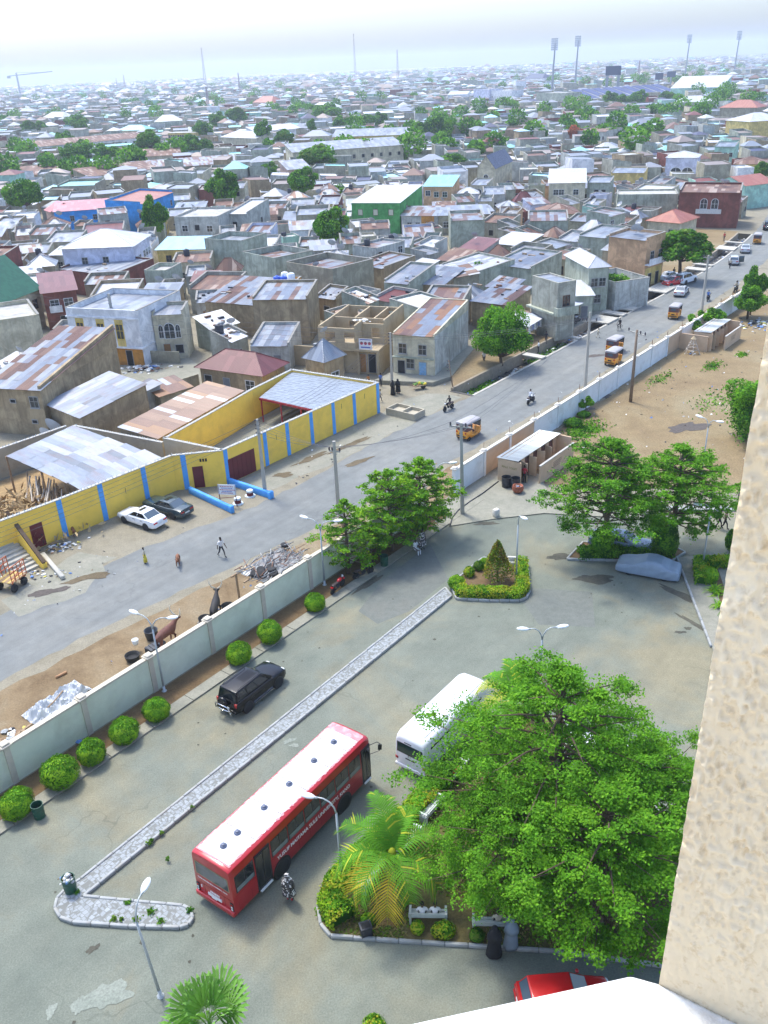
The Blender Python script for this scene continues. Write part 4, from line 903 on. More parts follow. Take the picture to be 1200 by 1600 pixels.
c_ = car('street_car', 'hatch', 'silver', 'silver car with its dark door open at the drain farther up the road', G(1146,412), R(70)); m = MB(); m.box(-.5,.5,-.02,.02,.3,1.35); put('open_door', bevel_mesh(m.mesh('open_door', [CARP['green']]), .015, 1), c_, (.1,-1.25,0), -1.1)
car('street_car', 'saloon', 'silver', 'silver saloon parked on the drain slab, highest up the road', G(1164,393), R(68)); car('street_car', 'suv', 'black', 'black car half out of the picture at the far end of the road', G(1199,358), R(68))
car('street_car', 'suv', 'maroon', 'dark maroon car parked under the bushy tree by the small white signs', G(957,466), R(60))

# covered car: fabric drawn over a saloon
def draped():
 st = STY['sedan']; o = thing('covered_car', 'car under a grey blue fabric cover at the footway kerb', 'car', W(20.35,-19.35,.012), TH-math.pi/2+R(13)+math.pi); o.scale = (.94,.94,.94)
 prof = [(-2.42,.35,.70),(-2.36,.80,.86),(-2.1,.99,.95),(-1.6,1.06,1),(-1.0,1.36,1),(-.5,1.45,1),(.15,1.44,1),(.7,1.16,1),(1.1,1.0,1),(1.7,.92,.98),(2.2,.80,.90),(2.38,.55,.78)]
 xs = np.linspace(-2.42, 2.38, 72); zt = np.interp(xs, [p[0] for p in prof], [p[1] for p in prof]); wf = np.interp(xs, [p[0] for p in prof], [p[2] for p in prof]); rings = []
 for x, z, w in zip(xs, zt, wf):
  w = .94*w; r_ = []; up = max(0, min(1, (z-.95)/.45)); wt = w*(.94-.22*up)
  sec = [(-w*1.02,.2),(-w*1.03,.42),(-w*1.02,.66),(-w*1.0,min(.88,z*.8)),(-(w+wt)/2,min(.9,z*.85)*.4+z*.6),(-wt,z*.97),(-wt*.7,z),(-wt*.25,z+.01),(wt*.25,z+.01),(wt*.7,z),(wt,z*.97),((w+wt)/2,min(.9,z*.85)*.4+z*.6),(w*1.0,min(.88,z*.8)),(w*1.02,.66),(w*1.03,.42),(w*1.02,.2)]
  den = []
  for (a, b) in zip(sec[:-1], sec[1:]):
   for f in (0, .34, .67): den.append((a[0]+(b[0]-a[0])*f, a[1]+(b[1]-a[1])*f))
  den.append(sec[-1])
  for y, zz in den:
   n = mnoise.noise(Vector((x*1.6+zz*2.2, y*2.6, zz*1.2)))*.05+abs(mnoise.noise(Vector((x*4+zz*2.5, y*3.5+2, zz*2))))*-.035
   k = 1 if zz < .9 else .35; r_.append((x+n*.3, y*(1+n*k*.9), max(.16, zz+n*.5*(1 if zz > .25 else 2.2))))
  rings.append(r_[::-1])
 m = MB(); m.loft(rings, cap=True); m.f = [f for f in m.f]
 m.build('cover', [M('grey_blue_fabric', (.27,.33,.40), .55, .07, 2.5, bump=.25, bscale=25, metal=.15)], o, True); wheels(o, (-1.33,1.33), .80, .31)
 m = MB(); m.box(-2.2,2.2,-.75,.75,.2,.3); m.build('underbody', [m_black], o); return o
draped()

# ---- lettering as real flat letters
_dg = None
def letters(name, txt, width, height, mat, parent, loc, rot, bold=.022, align='LEFT'):
 cu = bpy.data.curves.new('t', 'FONT'); cu.body = txt; cu.size = 1; cu.extrude = .004; cu.offset = bold; cu.resolution_u = 2
 o = bpy.data.objects.new('t', cu); col.objects.link(o); bpy.context.view_layer.update()
 me = bpy.data.meshes.new_from_object(o.evaluated_get(bpy.context.evaluated_depsgraph_get())); bpy.data.objects.remove(o); bpy.data.curves.remove(cu)
 v = np.empty(len(me.vertices)*3); me.vertices.foreach_get('co', v); v = v.reshape(-1, 3); mn, mx = v.min(0), v.max(0); sx = width/(mx[0]-mn[0]); sy = height/(mx[1]-mn[1]) if height else sx
 v[:, 0] = (v[:, 0]-mn[0])*sx-(width/2 if align == 'CENTER' else 0); v[:, 1] = (v[:, 1]-mn[1])*sy; me.vertices.foreach_set('co', v.ravel()); me.materials.clear(); me.materials.append(mat); me.name = name; me.update()
 x = put(name, me, parent, loc); x.rotation_euler = rot; return x
m_white_l = M('white_lettering', (.80,.78,.76), .6, .05, 4)

# ---- the red bus
m_busred = M('bus_red', (.40,.004,.010), .28, .05, .8, coat=.5, dirt=((.30,.03,.03), .25, 1.2)); m_busroof = M('bus_roof_white', (.60,.60,.61), .6, .06, .6, dirt=((.47,.42,.43), .6, .6)); m_pink = M('worn_pink_paint', (.58,.20,.22), .6, .25, 1.5, dirt=((.70,.55,.55), .7, 2.2))
def bus():
 L, Wd, H = 10.4, 2.44, 3.12; d = Vector((.5906,.807)); l = Vector((-d.y, d.x)); c = Vector((-7.36,26.82))+d*L/2+l*Wd/2
 o = thing('university_bus', 'long red bus with a patchy white roof and white lettering on its side', 'bus', (c.x, c.y, .012), math.atan2(d.y, d.x))
 def ring(x, sc=1., dz=0): w = Wd/2*sc; h = H-dz; return [(x,-w*.97,.40),(x,-w,.55),(x,-w,1.5),(x,-w*.985,2.2),(x,-w*.965,h-.20),(x,-w*.93,h-.07),(x,-w*.84,h-.01),(x,-w*.4,h+.035),(x,w*.4,h+.035),(x,w*.84,h-.01),(x,w*.93,h-.07),(x,w*.965,h-.20),(x,w*.985,2.2),(x,w,1.5),(x,w,.55),(x,w*.97,.40)][::-1]
 m = MB(); m.loft([ring(-L/2+.02,.95,.10), ring(-L/2+.03,.975,.06), ring(-L/2+.12,1,.01), ring(-L/2+.3), ring(-1), ring(2), ring(L/2-.5), ring(L/2-.15,1,.03), ring(L/2-.04,.97,.1), ring(L/2,.94,.16)]); m.build('body', [m_busred], o, True, sharp=38)
 m = MB(); m.box(-L/2-.10,-L/2+.2,-1.2,1.2,.38,.66); put('rear_bumper', bevel_mesh(m.mesh('rear_bumper', [m_busred]), .05, 2), o)
 # white roof paint with brushed, ragged edges over a worn pink margin
 q = random.Random(3)
 def roofsheet(x0, x1, w0, w1, jag, z, mat, nm):
  up, dn = [], []
  for i in range(121):
   f = i/120; x = x0+(x1-x0)*f; j = lambda: q.uniform(-jag, jag)*(1.8 if q.random() < .2 else 1); up.append((x, w1+j()*.8)); dn.append((x, -w0+j()*(1.6 if .3 < f < .45 else 1)))
  m = MB(); zf = lambda y: H-.012+.047*(1-min(1, abs(y)/1.22)**2)+z
  n = 8
  for a, b, c_, d_ in zip(dn[:-1], dn[1:], up[1:], up[:-1]):
   for k in range(n):
    P = []
    for (p, r_), t in (((a, d_), k/n), ((b, c_), k/n), ((b, c_), (k+1)/n), ((a, d_), (k+1)/n)): y = p[1]+(r_[1]-p[1])*t; P.append((p[0]+(r_[0]-p[0])*t, y, zf(y)))
    m.quad(*P)
  m.build(nm, [mat], o)
 roofsheet(-L/2+.22, L/2-.22, 1.00, 1.05, .03, .012, m_pink, 'roof_margin'); roofsheet(-L/2+.30, L/2-.75, .93, .98, .035, .018, m_busroof, 'roof_paint')
 for i, y in enumerate((-.45,.55)): MB().box(-L/2+.4, L/2-2.5-2*i, y-.012, y+.012, H+.045, H+.052).build('roof_seam', [M('seam_grey', (.36,.34,.34), .8)], o)
 for x in (-4.25,-3.35,-1.55,.25,2.15,3.75):
  m = MB(); m.lathe([(.16,0),(.17,.05),(.13,.09),(.10,.10),(.09,.16),(.02,.18)], 14); m.build('roof_vent', [M('vent_plastic', (.09,.11,.17), .5, .1, 6)], o, True, (x, .02, H+.035), sharp=40)
 S = -Wd/2
 def sidepane(x0, x1, z0, z1, nm='side_window', sg=-1):
  m = MB(); y = lambda z: (Wd/2*(1 if z < 1.5 else 1-.015*(z-1.5)/.7 if z < 2.2 else .985-.02*(z-2.2)/.72))
  for a, b, mi, off in ((0,0,1,.004),(.045,.04,0,.009)): m.quad(*[(x, sg*(y(z)+off), z) for x, z in ((x0+a,z0+b),(x1-a,z0+b),(x1-a,z1-b),(x0+a,z1-b))][::1 if sg < 0 else -1], mi)
  xm = (x0+x1)/2
  if nm == 'side_window':
   m.quad(*[(x, sg*(y(z)+.012), z) for x, z in ((xm-.025,z0),(xm+.025,z0),(xm+.025,z1),(xm-.025,z1))][::1 if sg < 0 else -1], 1)
   zz = z0+.30; m.quad(*[(x, sg*(y(z)+.014), z) for x, z in ((x0+.05,z0+.05),(x1-.05,z0+.05),(x1-.05,zz),(x0+.05,zz))][::1 if sg < 0 else -1], 2)
  return m.build(nm, [g_dark, m_black, glass('pale_pane', (.16,.19,.19), .12)], o)
 xw = [-2.62,-1.42,-.22,.98,2.18,3.30]
 for a, b in zip(xw, xw[1:]+[4.3]): sidepane(a+.02, b-.02, 1.62, 2.62)
 sidepane(-4.95, -3.75, 1.62, 2.62);
 for i in range(7): sidepane(-4.7+1.32*i, -3.45+1.32*i, 1.62, 2.62, sg=1)
 for x0, x1, nm in ((-3.68,-2.70,'rear_door'),(4.36,5.10,'front_door')):
  m = MB(); m.box(x0, x1, S-.012, S+.05, .45, 2.68, 0); m.box(x0+.08, (x0+x1)/2-.03, S-.02, S+.02, .6, 2.55, 1); m.box((x0+x1)/2+.03, x1-.08, S-.02, S+.02, .6, 2.55, 1); m.box(x0+.1, x1-.1, S-.10, S-.01, .40, .46, 2); m.build(nm, [m_black, g_dark, m_plate], o)
 m = MB(); rz_ = -L/2
 for mi, i_, off in ((1,0,.005),(0,.05,.012)): m.quad((rz_+.015-off,1.05-i_,1.78+i_),(rz_+.015-off,-1.05+i_,1.78+i_),(rz_+.015-off,-1.02+i_,2.6-i_),(rz_+.015-off,1.02-i_,2.6-i_), mi)
 m.build('rear_window', [glass('rear_glass', (.07,.08,.075), .1), M('gold_rubber', (.30,.24,.12), .6)], o)
 letters('lettering', 'YUSUF MAITAMA SULE UNIVERSITY, KANO', 5.6, .27, m_white_l, o, (-2.3, S-.006, 1.12), (R(90),0,0))
 letters('rear_lettering', 'YUSUF MAITAMA SULE UNIVERSITY, KANO', 1.85, .075, m_white_l, o, (-L/2-.01, .95, 1.58), (R(90),0,R(-90)))
 m = MB()
 for i in range(6): m.box(-L/2-.012,-L/2+.03, -.30+.1*i, -.24+.1*i, 1.02, 1.1)
 m.box(-L/2-.012,-L/2+.03,.78,.84,1.0,1.14); m.build('badge', [m_plate], o)
 m = MB(); m.box(-L/2-.02,-L/2+.03,-.42,.42,.78,.93); m.box(-L/2-.03,-L/2+.03,-.12,.2,.72,.8); m.build('number_plate', [m_plate], o)
 for y in (-1.06, 1.06):
  m = MB(); m.box(-L/2-.01,-L/2+.08,y-.09,y+.09,.68,1.15); lc = m.build('tail_light', [m_black], o); m = MB()
  for z, mm in ((.76,0),(.90,0),(1.04,1)): m.lathe([(.055,-.03),(.05,0)], 12, (-L/2+.005, y, z), mm, 'x')
  m.build('lens', [m_headl, m_tail], lc)
 m = MB(); x = -4.9
 while x < 5.1: m.box(x,x+.008,S-.0035,S+.01,.58,1.05); x += .83
 m.box(-2.6,4.3,S-.0035,S+.01,1.045,1.052); m.box(-4.95,4.3,S-.0035,S+.01,1.50,1.507); m.box(-L/2+.012,-L/2+.02,-1.05,1.05,1.28,1.288); m.box(-L/2+.012,-L/2+.02,-.62,-.612,.7,1.28); m.box(-L/2+.012,-L/2+.02,.62,.628,.7,1.28)
 for x in (-3.2,-1.4,.4,2.2,3.6): m.box(x,x+.01,-.9,.9,H+.035,H+.056)
 m.build('panel_seam', [M('seam_dark', (.10,.02,.02), .7)], o)
 for x in (-2.05, 2.75):
  for s in (-1, 1): m = MB(); m.lathe([(.60,-.014),(.60,.014)], 24, axis='y'); m.build('arch_gap_shade', [m_black], o, loc=(x, s*(Wd/2), .50))  # black discs painted in as the dark gap round the bus wheels
 wheels(o, (-2.05, 2.75), Wd/2-.13, .48, .3, m_busred)
 m = MB(); m.quad((L/2-.03+.02,-1.05,1.3),(L/2-.03+.02,1.05,1.3),(L/2-.12+.02,1.02,2.7),(L/2-.12+.02,-1.02,2.7)); m.build('windscreen', [g_dark], o)
 for s in (-1, 1):
  m = MB(); m.tube([(L/2-.15,s*1.15,2.5),(L/2+.25,s*1.45,2.62),(L/2+.38,s*1.55,2.45),(L/2+.34,s*1.52,2.0),(L/2-.05,s*1.2,1.9)], .022, 6); m.bar((L/2+.36,s*1.56,2.42),(L/2+.34,s*1.54,2.08),.05,.2); m.build('mirror', [m_black], o)
 return o
bus()
def minibus():
 L, Wd, H = 6.9, 2.05, 2.62; o = thing('minibus', 'white minibus parked under the big garden trees behind the red bus', 'minibus', W(-2.95,-17.4,.012), TH+R(.5)); wh = paintmat('minibus_white', (.80,.80,.82))
 def ring(x, sc=1., dz=0, sz=0): w = Wd/2*sc; h = H-dz; return [(x,-w*.95,.36+sz),(x,-w,.52+sz),(x,-w,1.35),(x,-w*.98,1.9),(x,-w*.93,h-.24),(x,-w*.86,h-.10),(x,-w*.72,h-.02),(x,-w*.3,h+.02),(x,w*.3,h+.02),(x,w*.72,h-.02),(x,w*.86,h-.10),(x,w*.93,h-.24),(x,w*.98,1.9),(x,w,1.35),(x,w,.52+sz),(x,w*.95,.36+sz)][::-1]
 m = MB(); m.loft([ring(-L/2,.90,.32,.06), ring(-L/2+.05,.95,.2,.02), ring(-L/2+.16,.985,.08), ring(-L/2+.4), ring(-1), ring(2), ring(L/2-.9), ring(L/2-.5,.985,.12), ring(L/2-.2,.96,.5), ring(L/2,.9,1.2)]); m.build('body', [wh], o, True, sharp=45)
 m = MB()
 for mi, i_, off in ((1,0,.0),(0,.05,.006)): m.quad((-L/2-.006-off,.86-i_,1.36+i_),(-L/2-.006-off,-.86+i_,1.36+i_),(-L/2-.006-off,-.82+i_,2.06-i_),(-L/2-.006-off,.82-i_,2.06-i_), mi)
 m.build('rear_window', [glass('green_glass', (.02,.05,.04), .07), m_black], o)
 for s in (-1, 1):
  m = MB(); m.box(-L/2-.015,-L/2+.1,s*.88-.1,s*.88+.1,.82,1.0); put('tail_light', bevel_mesh(m.mesh('tail_light', [m_tail]), .02, 1), o)
  for i in range(4): m = MB(); x0 = -L/2+.5+1.28*i; m.quad(*[(x, s*(Wd/2*(1 if z < 1.4 else .97)+.004), z) for x, z in ((x0,1.4),(x0+1.2,1.4),(x0+1.2,2.1),(x0,2.1))][::1 if s < 0 else -1]); m.build('side_window', [g_dark], o)
 MB().box(-L/2-.012,-L/2+.03,-.3,.3,1.05,1.13).build('plate_recess', [m_black], o); m = MB(); m.box(-L/2-.06,-L/2+.12,-.98,.98,.38,.58); put('rear_bumper', bevel_mesh(m.mesh('rear_bumper', [wh]), .04, 2), o)
 m = MB(); m.tube([(-L/2-.02,.1,1.45),(-L/2-.03,.1,1.25)], .015, 5); m.bar((-L/2+.0,-.1,2.16),(-L/2+.0,.35,2.16),.05,.04); m.build('wiper', [m_black], o)
 m = MB()
 for s in (-1, 1): m.bar((-L/2+.4,s*.62,H+.02),(L/2-1,s*.62,H+.02),.03,.03)
 for x in (-2.2,-.6,1.0): m.bar((x,-.6,H+.025),(x,.6,H+.025),.03,.012)
 m.build('roof_rib', [wh], o)
 for x in (-1.9, 2.0):
  for s in (-1, 1): m = MB(); m.lathe([(.44,-.012),(.44,.012)], 20, axis='y'); m.build('arch_gap_shade', [m_black], o, loc=(x, s*Wd/2, .4))  # black discs in place of the shaded gaps round the wheels
 wheels(o, (-1.9, 2.0), Wd/2-.1, .37, .22); m = MB(); m.quad((L/2-.19,-.9,1.5),(L/2-.19,.9,1.5),(L/2-.47,.82,2.4),(L/2-.47,-.82,2.4)); m.build('windscreen', [g_dark], o)
minibus()

# ---- three-wheeled taxis
m_kyel = M('taxi_yellow', (.72,.30,.015), .4, .08, 1.5, coat=.3, dirt=((.30,.16,.05), .4, 1.6)); m_kcan = M('canopy_maroon', (.13,.055,.05), .75, .15, 2); m_kgrey = M('canopy_grey_top', (.36,.35,.36), .7, .12, 1.5, dirt=((.20,.17,.15), .5, 1.2)); m_seat = M('seat_vinyl', (.05,.03,.03), .6, .2, 5)
def keke():
 o = thing('motor_tricycle', 'x', 'tricycle'); m = MB()
 def ring(x, w, z0, z1): return [(x,-w*.9,z0),(x,-w,z0+.12),(x,-w,z1-.1),(x,-w*.9,z1),(x,w*.9,z1),(x,w,z1-.1),(x,w,z0+.12),(x,w*.9,z0)][::-1]
 m.loft([ring(-1.32,.58,.34,.92), ring(-1.27,.64,.28,.98), ring(-.55,.66,.24,.98), ring(-.5,.66,.24,.55), ring(.35,.62,.24,.40)]); m.build('body', [m_kyel], o, True, sharp=35)
 m = MB(); m.loft([ring(.35,.56,.24,.42), ring(.75,.52,.26,.86), ring(1.05,.40,.32,.90), ring(1.22,.22,.40,.78)]); m.build('front_cowl', [m_kyel], o, True, sharp=35)
 m = MB(); m.loft([[(x,-w,z),(x,-w*.96,z+.10),(x,-w*.75,z+.17),(x,w*.75,z+.17),(x,w*.96,z+.10),(x,w,z)][::-1] for x, w, z in ((-1.34,.60,1.52),(-1.2,.66,1.58),(.5,.62,1.60),(.82,.54,1.55))]); m.build('canopy', [m_kgrey], o, True, sharp=50)
 m = MB(); m.loft([[(-1.30,-.58,.95),(-1.30,.58,.95),(-1.28,.58,1.56),(-1.28,-.58,1.56)], [(-1.22,-.58,.95),(-1.22,.58,.95),(-1.20,.58,1.56),(-1.20,-.58,1.56)]])
 for s in (-1, 1): m.box(-1.25,-.62,s*.61-.012,s*.61+.012,.95,1.6)
 m.build('rear_curtain', [m_kcan], o); m = MB(); m.box(-1.335,-1.31,-.3,.3,1.18,1.42); m.build('rear_window', [g_blue], o)
 m = MB()
 for s in (-1, 1): m.tube([(.74,s*.52,.84),(.82,s*.52,1.56)], .022, 6); m.tube([(-.1,s*.63,.4),(-.1,s*.62,1.58)], .02, 6)
 m.build('frame', [m_black], o); MB().quad((.80,-.5,.9),(.80,.5,.9),(.86,.48,1.5),(.86,-.48,1.5)).build('windscreen', [g_blue], o)
 m = MB(); m.box(-1.1,-.6,-.55,.55,.55,.72); m.box(-1.2,-1.08,-.55,.55,.7,1.15); m.box(-.15,.2,-.3,.3,.5,.68); m.build('seat', [m_seat], o)
 m = MB(); m.box(-1.36,-1.3,-.5,.5,.40,.50); m.box(-1.36,-1.32,-.2,.2,.6,.74); m.build('rear_bumper', [m_black, m_plate], o)
 for s in (-1, 1): MB().box(-1.345,-1.3,s*.5-.07,s*.5+.07,.72,.88).build('tail_light', [m_tail], o)
 if (.22,.12) not in WM: WM[(.22,.12)] = wheel_meshes(.22,.12)
 for x, y in ((-.95,-.6),(-.95,.6),(1.12,0)): w_ = put('wheel', WM[(.22,.12)][0], o, (x,y,.22)); put('rim', WM[(.22,.12)][1], w_)
 return o
K0 = None; kg = 'yellow three wheeled taxis on the road'
for i, (px, py, a, lb) in enumerate([(735,682,TH-R(6),'yellow three wheeled taxi nearest the camera, passing the electric pole'),(960,568,TH,'front one of two yellow three wheeled taxis driving close together'),(962,549,TH-R(3),'three wheeled taxi just ahead of another, halfway up the road'),(1055,496,TH+R(6),'lone three wheeled taxi between the drain slabs and the second toilet block'),(1183,380,TH+R(12),'three wheeled taxi highest up the road, near the silver cars')]):
 o = keke() if K0 is None else dup(K0); K0 = K0 or o; p = G(px, py); o.location = (p.x, p.y, .012); o.rotation_euler = (0,0,a); o.scale = (1.12,)*3; o['label'] = lb; o['group'] = kg
# ---- motorcycles and bicycles
def motorbike_mesh(tank):
 o = thing('motorcycle', 'x', 'motorcycle')
 t = MB(); t.lathe([(.22,-.04),(.29,-.05),(.31,0),(.29,.05),(.22,.04)], 16, axis='y')
 for a in range(6): t.bar((0,0,0),(.22*math.cos(a*1.047),0,.22*math.sin(a*1.047)),.02)
 w = t.mesh('wheel', [m_tyre])
 for x in (-.62,.68): put('wheel', w, o, (x,0,.31))
 m = MB(); m.tube([(-.62,.08,.31),(-.1,.1,.42),(.3,.05,.72),(.5,0,.9)], .03, 6); m.tube([(-.62,-.08,.31),(-.1,-.1,.42),(.3,-.05,.72)], .03, 6); m.tube([(.68,.07,.31),(.5,.06,.92)], .025, 6); m.tube([(.68,-.07,.31),(.5,-.06,.92)], .025, 6); m.ball((.05,0,.42), (.2,.14,.16), 8, 6); m.tube([(.05,-.12,.34),(-.75,-.16,.36)], .04, 6); m.build('frame', [m_black], o)
 m = MB(); m.ball((.22,0,.80), (.30,.15,.14), 10, 6); m.box(.62,.9,-.07,.07,.62,.65); m.box(-.9,-.6,-.1,.1,.66,.70); m.build('tank', [tank], o, True, sharp=40)
 m = MB(); m.hexa([(-.75,-.13,.72),(.05,-.13,.70),(.05,.13,.70),(-.75,.13,.72),(-.78,-.11,.84),(.0,-.11,.79),(.0,.11,.79),(-.78,.11,.84)]); put('seat', bevel_mesh(m.mesh('seat', [m_seat]), .03, 2), o)
 m = MB(); m.tube([(.40,-.36,1.06),(.48,-.15,1.02),(.48,.15,1.02),(.40,.36,1.06)], .018, 6); m.tube([(.45,-.3,1.05),(.42,-.38,1.25)], .01, 4); m.build('handlebar', [m_black], o); MB().ball((.60,0,.92), (.08,.1,.1), 8, 6).build('headlamp', [m_headl], o, True)
 return o
bike0 = motorbike_mesh(CARP['black']); bikes = []
bl_ = [(701,641,R(228),'motorcycle coming down the road past the yellow compound corner','black'),(829,630,TH+R(4),'motorcycle ridden up the road by a man in white','white'),(1106,470,TH+R(10),'motorcycle ridden by a man in blue near the lone taxi','black'),(1149,456,R(232),'motorcycle carrying two people beside the boundary wall','black'),
 (972,452,0,'x','x')]
def mbike(p, a, lb, c, lean=0, group=None):
 o = bike0 if not bikes else dup(bike0); bikes.append(o); o.location = (p[0], p[1], p[2] if len(p) > 2 else .012); o.rotation_euler = (R(lean), 0, a); o['label'] = lb
 if group: o['group'] = group
 elif 'group' in o: del o['group']
 for ch in o.children:
  if ch.name.startswith('tank'): paint(ch, CARP[c])
 return o
for px, py, a, lb, c in bl_[:4]: mbike(G(px, py), a, lb, c)
mbike(G(527,922,.03), R(60), 'red motorcycle parked at the wall beside the smallest ball shrub', 'red', 8); mbike(G(567,901,.03), R(35), 'black motorcycle parked under the lime green young tree', 'black', 8)
mbike(G(973,447,.3), R(250), 'blue motorcycle parked outside the peach building door', 'blue', 8)
pg = 'motorcycles parked at the repair shed'
for i, (s_, t2, a, c, lb) in enumerate([(74.6,16.2,20,'black','parked motorcycle at the open front of the repair shed, nearest its post'),(75.5,16.6,30,'black','parked motorcycle second along the repair shed front'),(76.4,16.4,10,'blue','parked bluish motorcycle in the middle of the repair shed row'),(77.3,15.9,35,'black','parked motorcycle leaning at the drain edge of the repair shed row'),(78.6,16.3,15,'silver','parked motorcycle with a silver tank in the repair shed row'),(79.6,16.8,30,'black','parked motorcycle at the sign end of the repair shed row'),(75.2,18.0,60,'red','parked motorcycle in the dark back of the repair shed')]):
 mbike(W(s_, t2, .32), R(a), lb, c, 9, pg)
def bicycle(p, a, label):
 o = thing('bicycle', label, 'bicycle', p, a); w = MB()
 for k in range(18): b, c = k*.349, (k+1)*.349; w.bar((.32*math.cos(b),0,.32*math.sin(b)),(.32*math.cos(c),0,.32*math.sin(c)),.03)
 for k in range(6): w.bar((0,0,0),(.31*math.cos(k*1.047),0,.31*math.sin(k*1.047)),.008)
 wm = w.mesh('wheel', [m_tyre])
 for x in (-.52,.52): put('wheel', wm, o, (x,0,.34))
 m = MB()
 for a_, b_ in (((-.52,0,.34),(-.1,0,.34)),((-.1,0,.34),(.36,0,.74)),((-.15,0,.8),(.36,0,.76)),((-.1,0,.34),(-.17,0,.86)),((-.52,0,.34),(-.16,0,.76)),((.52,0,.34),(.34,0,.92))): m.tube([a_, b_], .018, 5)
 m.build('frame', [m_black], o); MB().ball((-.18,0,.9), (.13,.08,.04), 8, 5).build('saddle', [m_seat], o); MB().tube([(.28,-.27,.95),(.34,0,.94),(.28,.27,.95)], .015, 5).build('handlebar', [m_black], o); return o
bicycle(G(968,516), TH+math.pi, 'bicycle ridden in the road beside the drain slabs')
# ------------------------------------------------------------------ drain along the far side of the street
m_ston = M('rough_masonry', (.30,.25,.18), .92, .22, 2.2, bump=.6, bscale=6, dirt=((.16,.13,.10), .6, .8)); m_slab = M('drain_slab', (.45,.43,.37), .9, .12, 1.2, dirt=((.28,.25,.2), .6, .7), bump=.2)
m_mud = M('drain_mud', (.07,.065,.055), .7, .35, 1.2, dirt=((.14,.13,.11), .6, .7))
dr = struct(put('drain', None)); fl, nw_, fw_ = MB(), MB(), MB(); S_ = [46+2*i for i in range(57)]
for a, b in zip(S_[:-1], S_[1:]):
 fl.quad(WB(a,12.2,-1.05), WB(b,12.2,-1.05), WB(b,15.4,-1.05), WB(a,15.4,-1.05))
 nw_.hexa([WB(a,12.15,-1.1),WB(b,12.15,-1.1),WB(b,12.45,-1.1),WB(a,12.45,-1.1),WB(a,12.15,.05),WB(b,12.15,.05),WB(b,12.45,.05),WB(a,12.45,.05)])
 hz = .42 if a < 70 else .16
 fw_.hexa([WB(a,15.0,-1.1),WB(b,15.0,-1.1),WB(b,15.35,-1.1),WB(a,15.35,-1.1),WB(a,15.0,hz),WB(b,15.0,hz),WB(b,15.35,hz),WB(a,15.35,hz)])
fl.hexa([W(45.7,12.2,-1.1),W(46.1,12.2,-1.1),W(46.1,15.3,-1.1),W(45.7,15.3,-1.1),W(45.7,12.2,.04),W(46.1,12.2,.04),W(46.1,15.3,.04),W(45.7,15.3,.04)])
for mb, nm, mt in ((fl,'drain_bed',m_mud),(nw_,'kerb_wall',m_slab),(fw_,'masonry_wall',m_ston)): struct(mb.build(nm, [mt], dr))
for i, (a, b) in enumerate([(61.6,62.8),(71.8,72.6),(80.6,84.2),(85.6,87.2),(89.0,91.2),(101.5,107.5),(119.5,121.5),(124,125),(139,142.5),(146.5,147.5)]):
 m = MB(); m.hexa([WB(a,12.1,.06),WB(b,12.1,.06),WB(b,15.6,.10),WB(a,15.6,.10),WB(a,12.1,.24),WB(b,12.1,.24),WB(b,15.6,.28),WB(a,15.6,.28)]); m.build('drain_slab', [m_slab], dr)
deb = MB(); q = random.Random(5)
for i in range(420):
 s_ = q.choice([q.uniform(46.5,61), q.uniform(63,72), q.uniform(73,80), q.uniform(91,101), q.uniform(108,158)]); p = WB(s_, q.uniform(12.6,14.9), -1.02); r = q.uniform(.08,.32)
 b = len(deb.v); deb.ball(p, (r, r*q.uniform(.5,1), r*.5), 6, 4, q.choice((0,0,1,2,3,5,5,5)))
 for k in range(b, len(deb.v)): v = deb.v[k]; deb.v[k] = (v[0]+q.uniform(-.3,.3)*r, v[1]+q.uniform(-.3,.3)*r, v[2]+q.uniform(-.2,.2)*r)
o = deb.build('drain_litter', m_litter, None); o['kind'] = 'stuff'
P = np.array([tuple(WB(q.uniform(62,72) if i % 2 else q.uniform(46.5,54), q.uniform(13.6,14.95), -.95+abs(q.gauss(0,.12)))) for i in range(900)]); o = put('drain_weeds', leaf_mesh('drain_weeds', P, .16, leaves('neem'), .4, 1.8, 6)); o['kind'] = 'stuff'
# raised earth terrace and concrete forecourts behind the drain
m = MB(); tp = [gxy(*p) for p in ragged([(46.4,15.3),(70,15.3)], 2, 0)+[(70,22),(61,21.5),(56,20.2),(49.6,17.6)]]; m.prism(tp, 0, .42); struct(m.build('earth_terrace', [GM_dirt]))
m = MB(); m.prism([gxy(*p) for p in [(43.2,24.4),(46.2,18.0),(49.2,17.4),(60.5,21.4),(61,23.0),(50,21.0),(46.8,24.6)]], 0, .5); struct(m.build('shop_forecourt', [GM_conc]))
m = MB(); m.prism([gxy(*p) for p in [(72,15.36),(92,15.36),(92,23),(72,23)]], 0, .14); struct(m.build('shed_forecourt', [GM_conc]))
poly_sheet('sand_bank', [WB(*p) for p in ragged([(92,15.4),(160,15.4),(160,24),(130,23),(92,21)], 2, .1)], .012, GM_dirt)
poly_sheet('cement_apron', [W(*p) for p in ragged([(14,17.9),(36,17.6),(41,18),(44,17),(45,13.2),(36,12.9),(22,13.4),(14,14.4)], 1.2, .25, 8)], .008, GM_conc)
poly_sheet('cement_apron', [W(*p) for p in ragged([(-9.5,17.5),(-5,18.5),(-1.5,18.8),(-.8,16),(-5,13.4),(-10,14.5)], .9, .35, 12)], .008, GM_conc)

